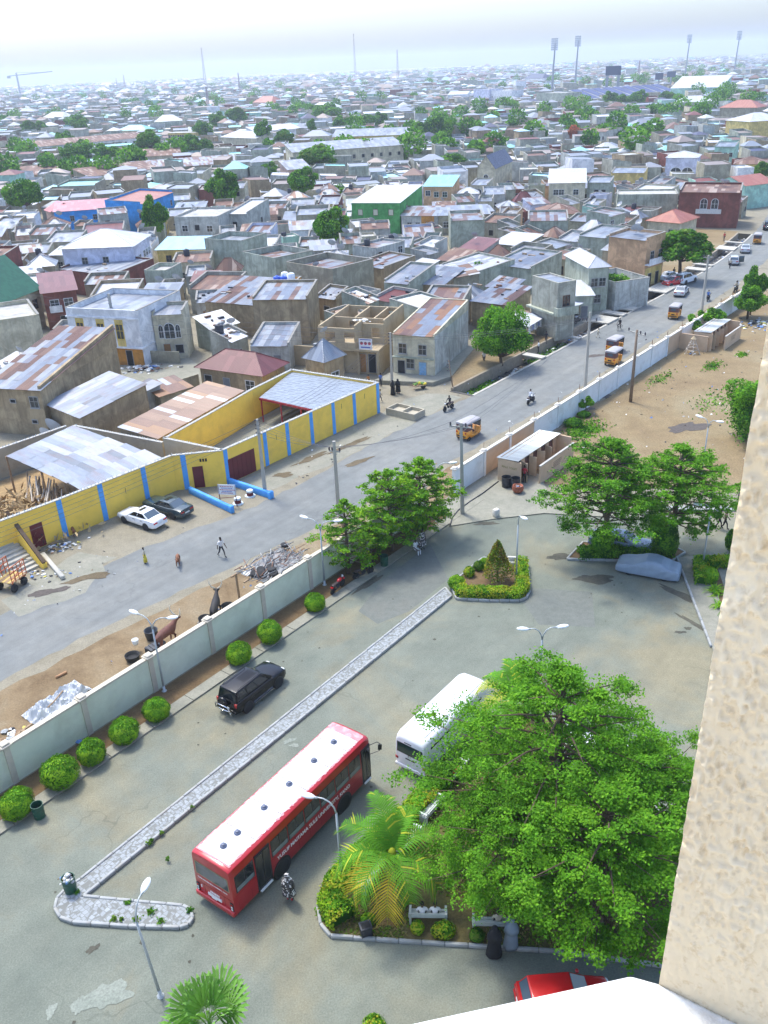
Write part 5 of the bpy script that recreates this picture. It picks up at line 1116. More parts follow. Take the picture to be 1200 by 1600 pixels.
# ------------------------------------------------------------------ yellow compound
m_yel = M('yellow_wall_paint', (.92,.61,.09), .85, .07, .8, dirt=((.58,.38,.08), .5, .45), bump=.1, bscale=25); m_bst = M('blue_stripe_paint', (.09,.36,.80), .8, .1, 2, dirt=((.06,.20,.45), .4, 1)); m_mar = M('maroon_door_paint', (.13,.012,.018), .55, .12, 2, dirt=((.09,.03,.02), .4, 1))
m_yin = M('inner_cement', (.40,.36,.27), .9, .12, 1, dirt=((.25,.22,.17), .6, .7)); m_wcop = M('whitewashed_coping', (.42,.41,.37), .85, .15, 3, dirt=((.40,.36,.30), .5, 1))
yc = thing('yellow_compound_wall', 'bright yellow compound wall with blue stripes and maroon doors across the road', 'wall', W(0,0), TH)
def wseg(a, b, h, mat, nm='wall_panel', t=.24, z0=0, parent=None, cop=True, off=0):
 a, b = Vector((a[0],a[1],0)), Vector((b[0],b[1],0)); d = (b-a).normalized(); n = Vector((-d.y,d.x,0)); m = MB()
 pts = [a+n*off, b+n*off, b+n*(off+t), a+n*(off+t)]; m.hexa([p+Vector((0,0,z0)) for p in pts]+[p+Vector((0,0,h)) for p in pts]); m.build(nm, [mat], parent or yc)
 if cop:
  m = MB(); pts = [a+n*(off-.03)+d*.003, b+n*(off-.03)-d*.003, b+n*(off+t+.03)-d*.003, a+n*(off+t+.03)+d*.003]; m.hexa([p+Vector((0,0,h+.002)) for p in pts]+[p+Vector((0,0,h+.07)) for p in pts]); m.build('coping', [m_wcop], parent or yc)
  m = MB(); q = random.Random(int(a.x*7)); L = (b-a).length
  for k in range(int(L/.34)):                         # broken glass set in the coping
   c = a+d*(k*.34+q.uniform(0,.2))+n*(off+t*.5); m.add([c+Vector((-.06,-.03,h+.07)),c+Vector((.06,-.03,h+.07)),c+Vector((0,.05,h+.07)),c+Vector((q.uniform(-.05,.05),0,h+.07+q.uniform(.1,.22)))], [(0,1,3),(1,2,3),(2,0,3)])
  o = m.build('glass_shards', [M('bottle_glass', (.72,.74,.72), .3)], parent or yc); o['kind'] = 'stuff'
YP = [(-7.2,22.75),(-.9,22.1),(10.3,21.35),(13.6,18.35),(36.1,17.95)]
for a, b in zip(YP[:-1], YP[1:]):
 k = max(1, round(math.dist(a, b)/5.5))
 for i in range(k): wseg((a[0]+(b[0]-a[0])*i/k, a[1]+(b[1]-a[1])*i/k), (a[0]+(b[0]-a[0])*(i+1)/k, a[1]+(b[1]-a[1])*(i+1)/k), 3.4, m_yel)
def on_wall(s):                                             # point and direction on the street face at s
 for a, b in zip(YP[:-1], YP[1:]):
  if a[0] <= s <= b[0]: f = (s-a[0])/(b[0]-a[0]); d = Vector((b[0]-a[0],b[1]-a[1],0)).normalized(); return Vector((s, a[1]+(b[1]-a[1])*f, 0)), d
def on_face(s, w, z0, z1, mat, nm, proud=.02, parent=None):
 c, d = on_wall(s); n = Vector((d.y,-d.x,0)); a, b = c-d*w/2, c+d*w/2; m = MB(); p = [a+n*proud, b+n*proud, b+n*(-.05), a+n*(-.05)]
 m.hexa([x+Vector((0,0,z0)) for x in p]+[x+Vector((0,0,z1)) for x in p]); return m.build(nm, [mat], parent or yc)
for s in (-.9,2.9,7.2,11.0,13.95,18.9,21.9,25.3,28.6,31.9,35.8): on_face(s, .46, 0, 3.395, m_bst, 'blue_stripe', .03)
g_ = on_face(15.75, 3.3, .04, 2.35, m_mar, 'gate', .035)
for x in (-1.1,-.55,0,.55,1.1): on_face(15.75+x, .03, .1, 2.3, M('maroon_dark', (.08,.008,.012), .6), 'gate_rib', .05, g_)
for s, w in ((-3.15,1.05),(11.85,.95)): d_ = on_face(s, w, .05, 2.15, m_mar, 'door', .035); on_face(s+.3, .1, 1.0, 1.12, m_black, 'handle', .06, d_)
on_face(12.3, .75, 2.55, 2.85, m_dark, 'vent', .01)
for i in range(4): c, d = on_wall(12.3-.27+.18*i); m = MB(); n = Vector((d.y,-d.x,0)); m.bar(c+n*.02+Vector((0,0,2.55)), c+n*.02+Vector((0,0,2.85)), .05, .05); m.build('vent_block', [m_yel], yc)
for s, z in ((20.4,2.7),(29.9,2.9),(5.2,2.2),(33.6,2.9)): on_face(s, .05, z-.55, z, m_dark, 'wall_slot', .004)
wseg((36.1,18.2),(34.5,29.5), 3.4, m_yel);
for a, b in ((34.4,29.4),(27.,28.4)),((27.,28.4),(19.8,26.8)),((19.8,26.8),(12.7,25.35)): wseg(a, b, 3.4, m_yel)
wseg((12.6,25.4),(13.6,18.7), 3.4, m_yin)
m = MB(); m.prism([(13.9,18.7),(35.9,18.3),(34.3,29.2),(13,25.2)], .0, .02); struct(m.build('yard_floor', [GM_conc], yc))
sh = thing('parking_shed', 'silver shingled roof on maroon posts inside the yellow compound', 'shed', W(0,0), TH); c4 = [(27.0,27.1,2.75),(27.4,19.0,2.75),(35.7,18.7,3.2),(34.3,29.2,3.2)]; c4 = [Vector(c) for c in c4]
m_shing = M('silver_shingle', (.22,.25,.29), .45, .22, 1.6, metal=.25)
nx_, ny_ = 14, 15; m = MB(); m.box(-.30,.30,-.285,.285,0,.012); smesh = m.mesh('shingle', [m_shing, m_shing])
for i in range(nx_):
 for j in range(ny_):
  f = lambda u, v: c4[0].lerp(c4[3], u).lerp(c4[1].lerp(c4[2], u), v); c = f((i+.5)/nx_, (j+.5)/ny_); x, y = f((i+1)/nx_, (j+.5)/ny_)-f(i/nx_, (j+.5)/ny_), f((i+.5)/nx_, (j+1)/ny_)-f((i+.5)/nx_, j/ny_)
  z = x.cross(y).normalized(); z = z if z.z > 0 else -z; o = put('shingle', smesh, sh); o.matrix_local = Matrix().transposed().to_4x4() if False else Matrix.Translation(c+z*(.035*((i*7+j*3) % 5)/5))@Matrix((x.normalized(), z.cross(x).normalized(), z)).transposed().to_4x4()@Matrix.Diagonal((x.length/.6*.99, y.length/.57*.99, 1, 1))
m = MB(); m.hexa([c4[0]+Vector((0,0,-.1)), c4[1]+Vector((0,0,-.1)), c4[2]+Vector((0,0,-.1)), c4[3]+Vector((0,0,-.1)), c4[0]+Vector((0,0,-.04)), c4[1]+Vector((0,0,-.04)), c4[2]+Vector((0,0,-.04)), c4[3]+Vector((0,0,-.04))]); m.build('roof_deck', [m_mar], sh)
MB().bar(c4[0]+Vector((-.05,0,-.12)), c4[1]+Vector((-.05,0,-.12)), .08, .22).build('fascia', [M('red_fascia', (.32,.02,.03), .6)], sh)
for v in (.02,.36,.7,.96): p = c4[0].lerp(c4[1], v); MB().bar((p.x+.05,p.y,0),(p.x+.05,p.y,2.7),.12).build('post', [M('red_fascia', (.32,.02,.03), .6)], sh)
for a, b, lb in (((10.6,19.9),(10.0,13.9),'left of two low blue walls projecting to the road from the yellow compound'),((13.9,18.2),(13.9,13.0),'right of two low blue walls, an electric pole standing in its end')):
 o = thing('low_wall', lb, 'wall', W(*a), 0, 'low blue walls at the yellow compound gate'); d = W(*b)-W(*a); m = MB(); m.bar((0,0,.31),tuple(d+Vector((0,0,.31))),.30,.62); m.bar(tuple(d*.985+Vector((0,0,.33))),tuple(d*1.05+Vector((0,0,.33))),.5 if a[0] > 12 else .34,.68); put('wall_block', bevel_mesh(m.mesh('wall_block', [m_bst]), .02, 1), o)
for px, py, lb in ((372,787,'left of two red and white painted drum bollards by the compound sign'),(391,775,'right of two red and white painted drum bollards by the blue wall')):
 o = thing('bollard', lb, 'bollard', G(px,py), 0, 'painted drum bollards'); m = MB(); m.lathe([(.48,0),(.47,.08),(.31,.09)], 18, mi=0); m.lathe([(.30,.09),(.30,.42)], 18, mi=1); m.lathe([(.305,.42),(.30,.58),(.28,.60)], 18, mi=0); m.build('drum', [M('pale_blue_white', (.58,.66,.68), .8), m_mar], o, True, sharp=40)
sg = thing('sign_board', 'white signboard on two red posts between the low blue walls', 'sign', W(10.7,14.9), TH-R(62)); m = MB()
for x in (-.75,.75): m.bar((x,0,0),(x,0,2.05),.06)
m.bar((-.75,0,.75),(.75,0,.95),.04); m.build('frame', [m_mar], sg); MB().box(-.8,.8,-.03,-.0,1.15,2.1).build('panel', [M('sign_white', (.72,.73,.74), .6, .05, 3, dirt=((.5,.45,.42), .4, 2))], sg)
for i, (w, z, c) in enumerate([(1.2,1.92,'r'),(1.0,1.76,'b'),(1.3,1.6,'r'),(.9,1.45,'b'),(1.1,1.3,'r')]):
 m = MB(); q = random.Random(i); x = -w/2
 while x < w/2: l = q.uniform(.06,.16); m.box(x,x+l,-.036,-.029,z-.035,z+.035); x += l+.04
 m.build('faded_lettering', [M('ink_blue', (.10,.14,.40), .7) if c == 'b' else M('ink_red', (.45,.10,.12), .7)], sg)

# ------------------------------------------------------------------ toilet blocks
def toilet(s0, t0, Ln, label, words, doors):
 o = thing('toilet_block', label, 'toilet block', W(s0,t0), TH); m_rf = roofmat('toilet_zinc', [(.27,.30,.30),(.30,.33,.33),(.24,.27,.28),(.34,.37,.37)], (.75,3), .08, .4, .3)
 D = 1.7; y1 = -D
 def wl(nm, a, b, z0, z1, t=.15): m = MB(); m.bar((a[0],a[1],(z0+z1)/2),(b[0],b[1],(z0+z1)/2),t,z1-z0); m.build(nm, [m_tan], o)
 wl('end_wall',(0,.08),(0,y1-.55),0,2.25); wl('end_wall',(Ln,.08),(Ln,y1-1.5),0,2.3); wl('back_wall',(.08,0),(Ln-.08,0),0,2.25)
 wl('screen_wall',(1.25,y1-1.75),(Ln+.02,y1-1.75),0,1.75); MB().bar((1.2,y1-1.75,1.79),(Ln+.04,y1-1.75,1.79),.2,.07).build('coping', [m_wcop], o)
 n = doors; w = (Ln-.2)/n
 for i in range(n):
  x = .1+i*w; m = MB(); m.box(x+w*.55,x+w-.02,y1-.04,y1+.04,0,2.1); m.build('stall_wall', [m_tan], o)
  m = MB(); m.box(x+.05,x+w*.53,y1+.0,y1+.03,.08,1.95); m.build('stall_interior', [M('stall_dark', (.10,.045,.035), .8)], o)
  if i in (0,1,2,3): m = MB(); m.box(0,w*.48,-.025,.025,.1,1.95); d_ = m.build('door', [M('door_tan', (.55,.42,.28), .7)], o, loc=(x+w*.52,y1-.05,0)); d_.rotation_euler = (0,0,R(-95+14*(i % 3)))
 for i in range(round(Ln/.75)):
  k = round(Ln/.75); a, b = -.15+(Ln+.3)*i/k, -.15+(Ln+.3)*(i+1)/k; m = MB()
  for j in range(8):
   x0, x1 = a+(b-a)*j/8, a+(b-a)*(j+1)/8; zz = .025 if j % 2 else 0; m.quad((x0,y1-.35,2.40+zz),(x1,y1-.35,2.40+.025-zz),(x1,.2,2.28+.025-zz),(x0,.2,2.28+zz))
  m.build('roof_sheet', [m_rf], o)
 for i in range(4): MB().bar((.1,-.15-.45*i,2.31),(Ln,-.15-.45*i,2.31),.05,.06).build('purlin', [m_rust], o)
 letters('lettering', words, 1.55, .2, M('faded_green_ink', (.30,.24,.07), .8), o, (-.08,-.35,1.45), (R(90),0,R(-90)), .006)
 for i, z in enumerate((1.25,1.08,.92,.76)):
  m = MB(); q = random.Random(i+int(s0)); x = Ln*.48
  while x < Ln*.48+1.5-.1*i: l = q.uniform(.1,.3); m.box(x,x+l,y1-1.832,y1-1.825,z-.04,z+.04); x += l+.07
  m.build('faded_lettering', [M('faded_dark_ink', (.22,.15,.10), .8)], o)
 return o
toilet(28.1,-1.95,7.6,'nearer tan toilet block with a zinc roof and open stalls behind the barrels','MALE TOILET',5)
t2_ = toilet(75.6,-2.0,7.2,'farther tan toilet block with a zinc roof past the white yard wall','TOILET',5)
MB().bar((-.6,2.0,1.0),(-.6,-1.9,1.0),.15,2.0).build('side_wall', [m_tan], t2_)
tag(put('low_plinth', bevel_mesh(MB().box(-1.1,1.1,-.3,.3,0,.5).mesh('low_plinth', [m_tan]), .02, 1), None, G(770,728), TH), 'low tan plinth between the white wall and the nearer toilet block', 'plinth')
tag(put('stone_post', bevel_mesh(MB().box(-.25,.25,-.2,.2,0,.75).mesh('stone_post', [m_capw]), .03, 1), None, G(775,808), .6), 'short pale stone post at the edge of the concrete apron', 'post')
m = MB(); m.tube([G(789,752,.1)+Vector((-.6,0,.02)), G(755,770,.14), G(735,783,.14), G(716,797,.14), G(707,808,.14), G(703,822,.12)], .05, 6); tag(m.build('hose', [m_blk], None, True), 'black pipe curving along the concrete apron past the electric pole', 'pipe')
m = MB(); m.tube([(0,0,0),(.4,.1,0)], .05, 5);
tw = thing('pole_tent', 'small pyramid of poles with rungs beside the second toilet block', 'frame', G(1081,552,0)); m = MB(); ap = Vector((0,0,2.2)); bs = [Vector((1.05*math.cos(a),1.05*math.sin(a),0)) for a in (.3,1.35,2.4,3.45,4.5,5.55)]
for b_ in bs: MB().tube([b_, ap*.98+b_*.02], .04, 5).build('pole', [M('bleached_wood', (.52,.46,.38), .9, .2, 6)], tw)
for f in (.25,.45,.62):
 for b1, b2 in zip(bs, bs[1:]+bs[:1]): m = MB(); m.tube([b1.lerp(ap,f), b2.lerp(ap,f)], .03, 4); m.build('rung', [M('bleached_wood', (.52,.46,.38), .9, .2, 6)], tw)
m = MB(); m.lathe([(.36,-.25),(.02,.12)], 9, (0,0,2.1)); m.build('cap', [M('thatch', (.42,.33,.20), .95, .25, 8)], tw); sc_ = scraps(12,.6,.6,.2,4,.16); sc_.build('scraps', m_litter, tw)
o = scraps(190,6.0,2.6,.35,15,.24).build('rubbish_pile', m_litter, None, False, W(92,-7.2)); tag(o, 'spread of white and blue rubbish on the bare earth beyond the second toilet block', 'rubbish', kind='stuff')

# ------------------------------------------------------------------ electric poles and wires
m_cpole = M('pole_concrete', (.40,.38,.33), .9, .1, 2, bump=.15); m_wpole = M('pole_wood', (.22,.16,.11), .9, .25, 4, stretch=(3,3,.4)); m_ins = M('insulator', (.06,.05,.06), .3, .2, 5)
def pole(label, p, h, arm=None, kind='c', top=.10, bot=.17, group='electric poles along the street', lean=(0,0)):
 o = thing('electric_pole', label, 'electric pole', p, 0, group); m = MB(); b_, t_2 = bot, top; lx, ly = lean
 m.hexa([(-b_,-b_,0),(b_,-b_,0),(b_,b_,0),(-b_,b_,0),(lx-t_2,ly-t_2,h),(lx+t_2,ly-t_2,h),(lx+t_2,ly+t_2,h),(lx-t_2,ly+t_2,h)]) if kind == 'c' else m.tube([(0,0,0),(lx,ly,h)], [bot*.8,top*.8], 9)
 m.build('pole_shaft', [m_cpole if kind == 'c' else m_wpole], o, kind != 'c'); att = []
 if arm:
  a, w, z = arm; d = Vector((math.cos(a),math.sin(a),0)); m = MB(); c = Vector((lx,ly,h-z)); m.bar(c-d*w, c+d*w, .09, .11); m.bar(c-d*w*.6, c+Vector((0,0,-.5)), .03); m.bar(c+d*w*.6, c+Vector((0,0,-.5)), .03); m.build('crossarm', [m_cpole], o)
  for f in (-.92,-.4,.92): m = MB(); m.lathe([(.05,0),(.09,.08),(.05,.12),(.1,.2),(.05,.28),(.03,.32)], 10); m.build('insulator', [m_ins], o, True, c+d*w*f+Vector((0,0,.05))); att.append(Vector(p)+c+d*w*f+Vector((0,0,.34)))
 else:
  for i in range(4): m = MB(); m.bar((lx*.95-.22,ly,h-.15-.38*i),(lx*.95+.22,ly,h-.15-.38*i),.05,.06); m.lathe([(.05,-.06),(.06,0),(.05,.06)], 8, (lx*.95-.2,ly,h-.1-.38*i)); m.build('insulator', [m_ins], o); att.append(Vector(p)+Vector((lx*.95-.2,ly,h-.1-.38*i)))
 return o, att
AR = TH+R(90)
pA, aA = pole('concrete electric pole by the concrete apron with a crossarm at one side', W(20.7,-2.9), 8.2, (AR+.35, .95, .35), lean=(-.12,.05))
pB, aB = pole('weathered wooden electric pole with a wide crossarm inside the white yard wall', W(53.3,-3.4), 8.0, (AR-.4, 1.3, .35), 'w', .15, .24)
pC, aC = pole('pale electric pole at the road side of the white yard wall', W(54.0,2.4), 9.0, (R(-10), .8, 1.0))
pD, aD = pole('electric pole rising from the end of the low blue wall', W(14.2,13.9), 7.2, None, top=.09)
pE, aE = pole('electric pole with stacked insulators on the near side of the road', W(15.1,6.0), 6.6, (R(-20), .5, .9), top=.12)
pF, aF = pole('thin pole with a white band at the corner of the earth terrace', W(46.3,15.2), 3.6, None, 'w', .05, .11, lean=(-.5,.2))
pG, aG = pole('pale electric pole standing near the row of saplings at the road edge', W(93.2,3.4), 8.2, (R(0), .7, .3))
pH, aH = pole('slim brown pole in front of the peach building', W(97,15.9), 4.2, None, 'w', .06, .1)
pI, aI = pole('grey pole in front of the white and yellow house', G(187,556), 8.4, None, top=.14, bot=.22)
pJ, aJ = pole('electric pole at the foot of the shop house with the rusty roof', G(613,612), 7.0, None, top=.1)
m_wire = M('wire', (.10,.10,.11), .6)
def wire(a, b, sag, name='wire', r=.013):
 pts = [Vector(a).lerp(Vector(b), i/10)-Vector((0,0,sag*4*(i/10)*(1-i/10))) for i in range(11)]; m = MB(); m.tube(pts, r, 4, cap=False); return m
def wires(label, pairs, sag):
 m = MB()
 for a, b in pairs: w = wire(a, b, sag); m.add(w.v, w.f)
 o = m.build('overhead_wires', [m_wire]); tag(o, label, 'wires')
off = lambda A, v: [a+Vector(v) for a in A]
wires('wires slung between the concrete pole by the apron and the pale road side pole', list(zip(aA, aC)), .8)
wires('wires from the pale road side pole up the street to the next pale pole', list(zip(aC, aG)), .9)
wires('wires from the blue wall pole across to the stacked insulator pole', list(zip(aD, aE*2)), .3)
wires('wires from the blue wall pole towards the left along the yellow wall', list(zip(aD, [W(-32,20,6.2-.35*i) for i in range(4)])), .9)
wires('wires from the blue wall pole up to the pole at the shop house', list(zip(aD, aJ)), .8)
wires('wires from the shop house pole to the left past the unfinished house', [(a, G(-60,440+14*i,6.5-.3*i)) for i, a in enumerate(aJ)], 1.0)
wires('wires from the shop house pole to the pale road side pole', list(zip(aJ, aC)), .7)
wires('wires from the stacked insulator pole to the pole by the apron', list(zip(aE, aA)), .4)

# ------------------------------------------------------------------ things on the street
m_wood = M('weathered_wood', (.30,.21,.13), .9, .3, 5, stretch=(1,1,5)); m_metalscrap = M('scrap_metal', (.22,.22,.22), .6, .3, 4, metal=.3)
sc = thing('scrap_shelter', 'lean-to frame piled with scrap pipes, frames and tyres against the campus wall', 'shelter', W(2.7,1.2), TH); q = random.Random(21)
for x, y in ((-2.2,1.7),(-2.2,-.8),(2.2,1.7),(2.2,-.8)): MB().bar((x,y,0),(x*1.02,y,2.2),.12).build('post', [m_wood], sc)
for y in (1.7,.4,-.8): MB().bar((-2.7,y,2.25),(2.5,y,2.28),.11).build('beam', [m_wood], sc)
MB().box(-2.0,2.2,-.9,1.6,2.32,2.36).build('roof_sheet', [M('scrap_sheet', (.24,.25,.25), .5, .3, 1.5, metal=.3, dirt=((.22,.12,.08), .7, 1.2))], sc)
m = MB()
for i in range(130):
 c = Vector((q.uniform(-2.2,2.6), q.uniform(-1.1,1.7), 2.42+q.uniform(0,.32))); a = q.gauss(.35,.6); l = q.uniform(.4,1.5); d = Vector((math.cos(a),math.sin(a),q.uniform(-.12,.12)))*l/2; m.tube([c-d, c+d], q.uniform(.018,.04), 5, q.choice((0,0,1,2)))
o = m.build('scrap_pipes', [m_metalscrap, m_rust, M('scrap_pale', (.32,.32,.31), .6)], sc, True); o['kind'] = 'stuff'
for i, (x, y) in enumerate([(-1.5,-.2),(-1.2,.2),(-.8,-.5),(-1.7,.3),(-.5,-.1),(2.3,1.2),(-1.0,-.9)]):
 m = MB(); m.lathe([(.20,-.08),(.30,-.09),(.33,0),(.30,.09),(.20,.08)], 16, axis='z'); t_ = m.build('tyre', [m_tyre], sc, True, (x,y,2.55+.06*(i % 3))); t_.rotation_euler = (q.uniform(-.3,.3), q.uniform(-.3,.3), 0)
MB().box(-.5,.5,-.35,.35,0,.03).build('plank', [M('cardboard', (.50,.38,.24), .9)], sc, loc=(-1.5,1.3,2.5)); MB().box(-.35,.35,-.3,.3,0,.06).build('white_sack', [m_litter[0]], sc, loc=(-1.9,.8,2.48))
o = thing('plastic_sheet', 'crumpled white plastic sheet on the ground behind the campus wall', 'sheet', W(-14.0,3.7), TH+.1); nx2, ny2 = 44, 22; V = []
for j in range(ny2+1):
 for i in range(nx2+1):
  x, y = (i/nx2-.5)*4.0, (j/ny2-.5)*2.0*(1-.35*abs(i/nx2-.4)); e = mnoise.noise(Vector((x*.9,y*.9,7)))*.22; z = .05+abs(mnoise.noise(Vector((x*1.6,y*2.0,1))))*.8+abs(mnoise.noise(Vector((x*4.5,y*4.5,3))))*.34; ed = min(i,nx2-i,j*1.5,(ny2-j)*1.5)/6; V.append((x+e*(1 if ed < .5 else .3), y+e, z*min(1,.2+ed)))
m = MB(); m.add(V, [(j*(nx2+1)+i, j*(nx2+1)+i+1, (j+1)*(nx2+1)+i+1, (j+1)*(nx2+1)+i) for j in range(ny2) for i in range(nx2)]); m.build('sheet', [M('white_plastic', (.46,.48,.50), .4, .05, 2)], o, False)
m = MB(); m.tube([(-.9,-.35,.5),(-.2,-.1,.42),(.7,.25,.4)], .05, 5); m.build('branch', [m_wood], o)
o = scraps(90,2.6,1.2,.3,31,.22).build('rubble_pile', m_litter, None, False, W(-17.2,2.6)); tag(o, 'heap of broken wood and rubbish beside the white plastic sheet', 'rubbish', kind='stuff')
for i in range(9): a = random.uniform(0,3); p = W(-17.4+random.uniform(-1.2,1.2), 2.6+random.uniform(-.6,.6), .3); MB().bar((-.5*math.cos(a),-.5*math.sin(a),0),(.5*math.cos(a),.5*math.sin(a),.1),.12,.1).build('broken_plank', [m_wood], o, loc=p-o.location)
tag(MB().tube([(0,0,.08),(.55,.5,.1)], .09, 8).build('log', [M('cut_wood', (.40,.22,.11), .9, .2, 4)], None, True, W(-12.6,6.0)), 'short brown log on the verge above the white plastic sheet', 'log')
def tub(label, p, r, h, mat, group=None, name='rubber_tub', cat='tub', open_=True):
 m = MB(); m.lathe([(r*.8,0),(r*.95,h*.5),(r,h*.95),(r*1.04,h),(r*.94,h),(r*.88,h*.5),(r*.3,h*.45)], 18); o = tag(m.build(name, [mat], None, True, p), label, cat, group); return o
tg = 'black rubber tubs beside the cattle'
tub('black rubber tub lying lowest by the wall beside the white bucket', W(-8.5,3.5), .48, .42, m_tyre, tg); tub('black rubber tub in front of the black bull', W(-2.9,2.75), .45, .5, m_tyre, tg); tub('black rubber tub behind the black bull', W(-.9,2.6), .45, .5, m_tyre, tg); tub('black rubber tub behind the head of the reddish brown cow', W(-6.2,4.4), .45, .7, m_blk, tg)
tub('white bucket standing beside the lowest rubber tub', W(-7.7,4.1,.55), .22, .36, m_head, None, 'bucket', 'bucket'); m = MB(); m.box(-.6,.6,-.35,.35,0,.5)
for i in range(6): m.bar((-.6+.24*i,-.36,.52),(-.5+.24*i,.36,.52),.05,.05)
tag(m.build('black_crate', [m_blk], None, False, W(-7.0,3.0), TH), 'black slatted crate beside the reddish brown cow', 'crate')
tr = thing('water_trough', 'long grey cement trough at the corner of the yellow compound', 'trough', W(36.9,15.1), TH); m = MB()
for a in ((-1.0,-.85,-1.9,1.9),(.85,1.0,-1.9,1.9),(-.85,.85,-1.9,-1.75),(-.85,.85,-.2,-.05),(-.85,.85,1.75,1.9)): m.box(a[0],a[1],a[2],a[3],0,.75)
m.box(-.85,.85,-1.75,1.75,0,.4); m.build('basin', [m_yin], tr)
# left corner: ramp beam, stairs, orange cart
o = thing('roadside_beam', 'long concrete beam lying on the broken apron below the dark red door', 'beam', W(-4.5,18.6,.02), TH-R(105)); put('beam', bevel_mesh(MB().box(-2.4,2.4,-.17,.17,0,.3).mesh('beam', [m_slab]), .03, 1), o)
rl = thing('stair_wall', 'sloping yellow stair wall with a dark rail at the left end of the yellow compound', 'wall', W(0,0), TH); m = MB(); A_, B_ = Vector((-4.6,22.6,0)), Vector((-4.9,19.0,0)); n = Vector((.2,0,0)); m.hexa([A_-n, A_+n, B_+n, B_-n, A_-n+Vector((0,0,2.6)), A_+n+Vector((0,0,2.6)), B_+n+Vector((0,0,.35)), B_-n+Vector((0,0,.35))]); m.build('wall_block', [m_yel], rl); MB().bar(A_+Vector((0,0,2.75)), B_+Vector((0,0,.5)), .3,.16).build('rail', [M('dark_rail', (.09,.055,.03), .8)], rl); MB().bar(A_+Vector((0,.2,2.7)), A_+Vector((.0,.9,3.6)), .22,.16).build('rail', [M('dark_rail', (.09,.055,.03), .8)], rl)
stp = thing('concrete_stairs', 'pale concrete stairs rising beside the sloping yellow wall', 'stairs', W(-6.0,19.6), TH)
for i in range(8): MB().box(-1.1,1.1,i*.42,i*.42+.46,0,.17*(i+1)).build('step', [m_slab], stp)
ct = thing('loading_cart', 'orange barred cart with a yellow and brown slatted bed at the left edge', 'cart', W(-7.9,18.6), TH+R(20)); m_or = M('rust_orange_paint', (.42,.10,.03), .6, .2, 3)
for i in range(6): MB().box(-.8,.8,-.75+.25*i,-.53+.25*i,.78,.84).build('bed_plank', [M('plank_yellow', (.55,.38,.12), .8, .2, 5) if i % 2 else M('plank_brown', (.30,.20,.11), .8, .2, 5)], ct)
m = MB()
for s in (-1, 1):
 for x in (-.8,-.4,0,.4,.8): m.bar((x,s*.78,.8),(x,s*.78,2.1),.05)
 for z in (1.2,1.65,2.1): m.bar((-.8,s*.78,z),(.8,s*.78,z),.06)
 m.bar((-.8,s*.78,.84),(.8,s*.78,2.06),.04)
m.build('side_rail', [m_or], ct)
for x, y in ((.5,-.65),(-.6,-.65),(.5,.65),(-.6,.65)): put('wheel', WM[(.31,.2)][0], ct, (x,y,.31))
m = MB(); m.box(.3,.95,-.55,-.1,.5,.75); m.build('toolbox', [m_or], ct)
o = scraps(60,1.6,.9,.28,41,.15).build('rubbish_pile', m_litter, None, False, G(97,855)); tag(o, 'small heap of rubbish against the yellow wall beside the goats', 'rubbish', kind='stuff')
o = scraps(60,3.,1.6,.05,43,.12).build('rubbish_scatter', m_litter, None, False, G(55,900)); tag(o, 'scattered rubbish on the broken pale apron by the concrete beam', 'rubbish', kind='stuff')
q = random.Random(77); m = MB()
for i in range(900):                                        # litter blown along the street and the bare yard
 s_, t2 = (q.uniform(-22,130), q.choice([q.uniform(0.5,3), q.uniform(12.8,17.5), q.uniform(1,5)])) if q.random() < .5 else (q.uniform(34,100), -q.uniform(.5,24))
 p = WB(s_, t2, .02); r = q.uniform(.04,.14); a = q.uniform(0,6); mi = q.choice((0,0,2,5,5,1,3)); dx, dy = Vector((math.cos(a)*r,math.sin(a)*r,q.uniform(0,.06))), Vector((-math.sin(a)*r*.6,math.cos(a)*r*.6,q.uniform(0,.06))); m.quad(p-dx-dy, p+dx-dy, p+dx+dy+Vector((0,0,.03)), p-dx+dy, mi)
o = m.build('blown_litter', m_litter); o['kind'] = 'stuff'
mo = thing('market_cart', 'barrow heaped with yellow and green produce at the shop forecourt edge', 'barrow', G(655,608), .3); m = MB(); m.box(-.7,.7,-.4,.4,.45,.55); m.bar((-.7,-.3,.5),(-1.3,-.3,.55),.05); m.bar((-.7,.3,.5),(-1.3,.3,.55),.05); m.build('tray', [m_wood], mo); put('wheel', WM[(.31,.2)][0], mo, (.5,0,.31)); m = scraps(40,.7,.45,.35,3,.13,.8); m.m = [4 if i % 3 else 5 for i in m.m]; m.build('produce', [m_litter[0]]*4+[M('produce_yellow', (.72,.55,.04), .6), M('produce_green', (.14,.30,.05), .6)], mo, True, (0,0,.55))
# small sign boards at the shed forecourt
for px, py, h, w, hh, txt, c, lb in ((943,486,1.75,1.3,.6,'','w','white lettered sign board beside the bushy tree at the drain'),(946,493,1.0,.5,.8,'','y','yellow green sign board hanging just below the white lettered one')):
 o = thing('sign_board', lb, 'sign', W(87.6 if c == 'w' else 87.2, 17.2,.14), TH-R(75), 'small signs at the drain'); MB().bar((0,.03,0),(0,.03,h+hh),.06).build('post', [m_black], o); MB().box(-w/2,w/2,-.02,.02,h,h+hh).build('panel', [M('sign_white', (.72,.73,.74), .6) if c == 'w' else M('sign_lime', (.55,.65,.10), .6)], o)
 if c == 'w':
  for k, z in enumerate((.42,.18)):
   m = MB(); q = random.Random(k); x = -w*.42
   while x < w*.4: l = q.uniform(.06,.14); m.box(x,x+l,-.027,-.019,h+z-.06,h+z+.06); x += l+.03
   m.build('lettering', [M('ink_black', (.05,.05,.08), .7)], o)
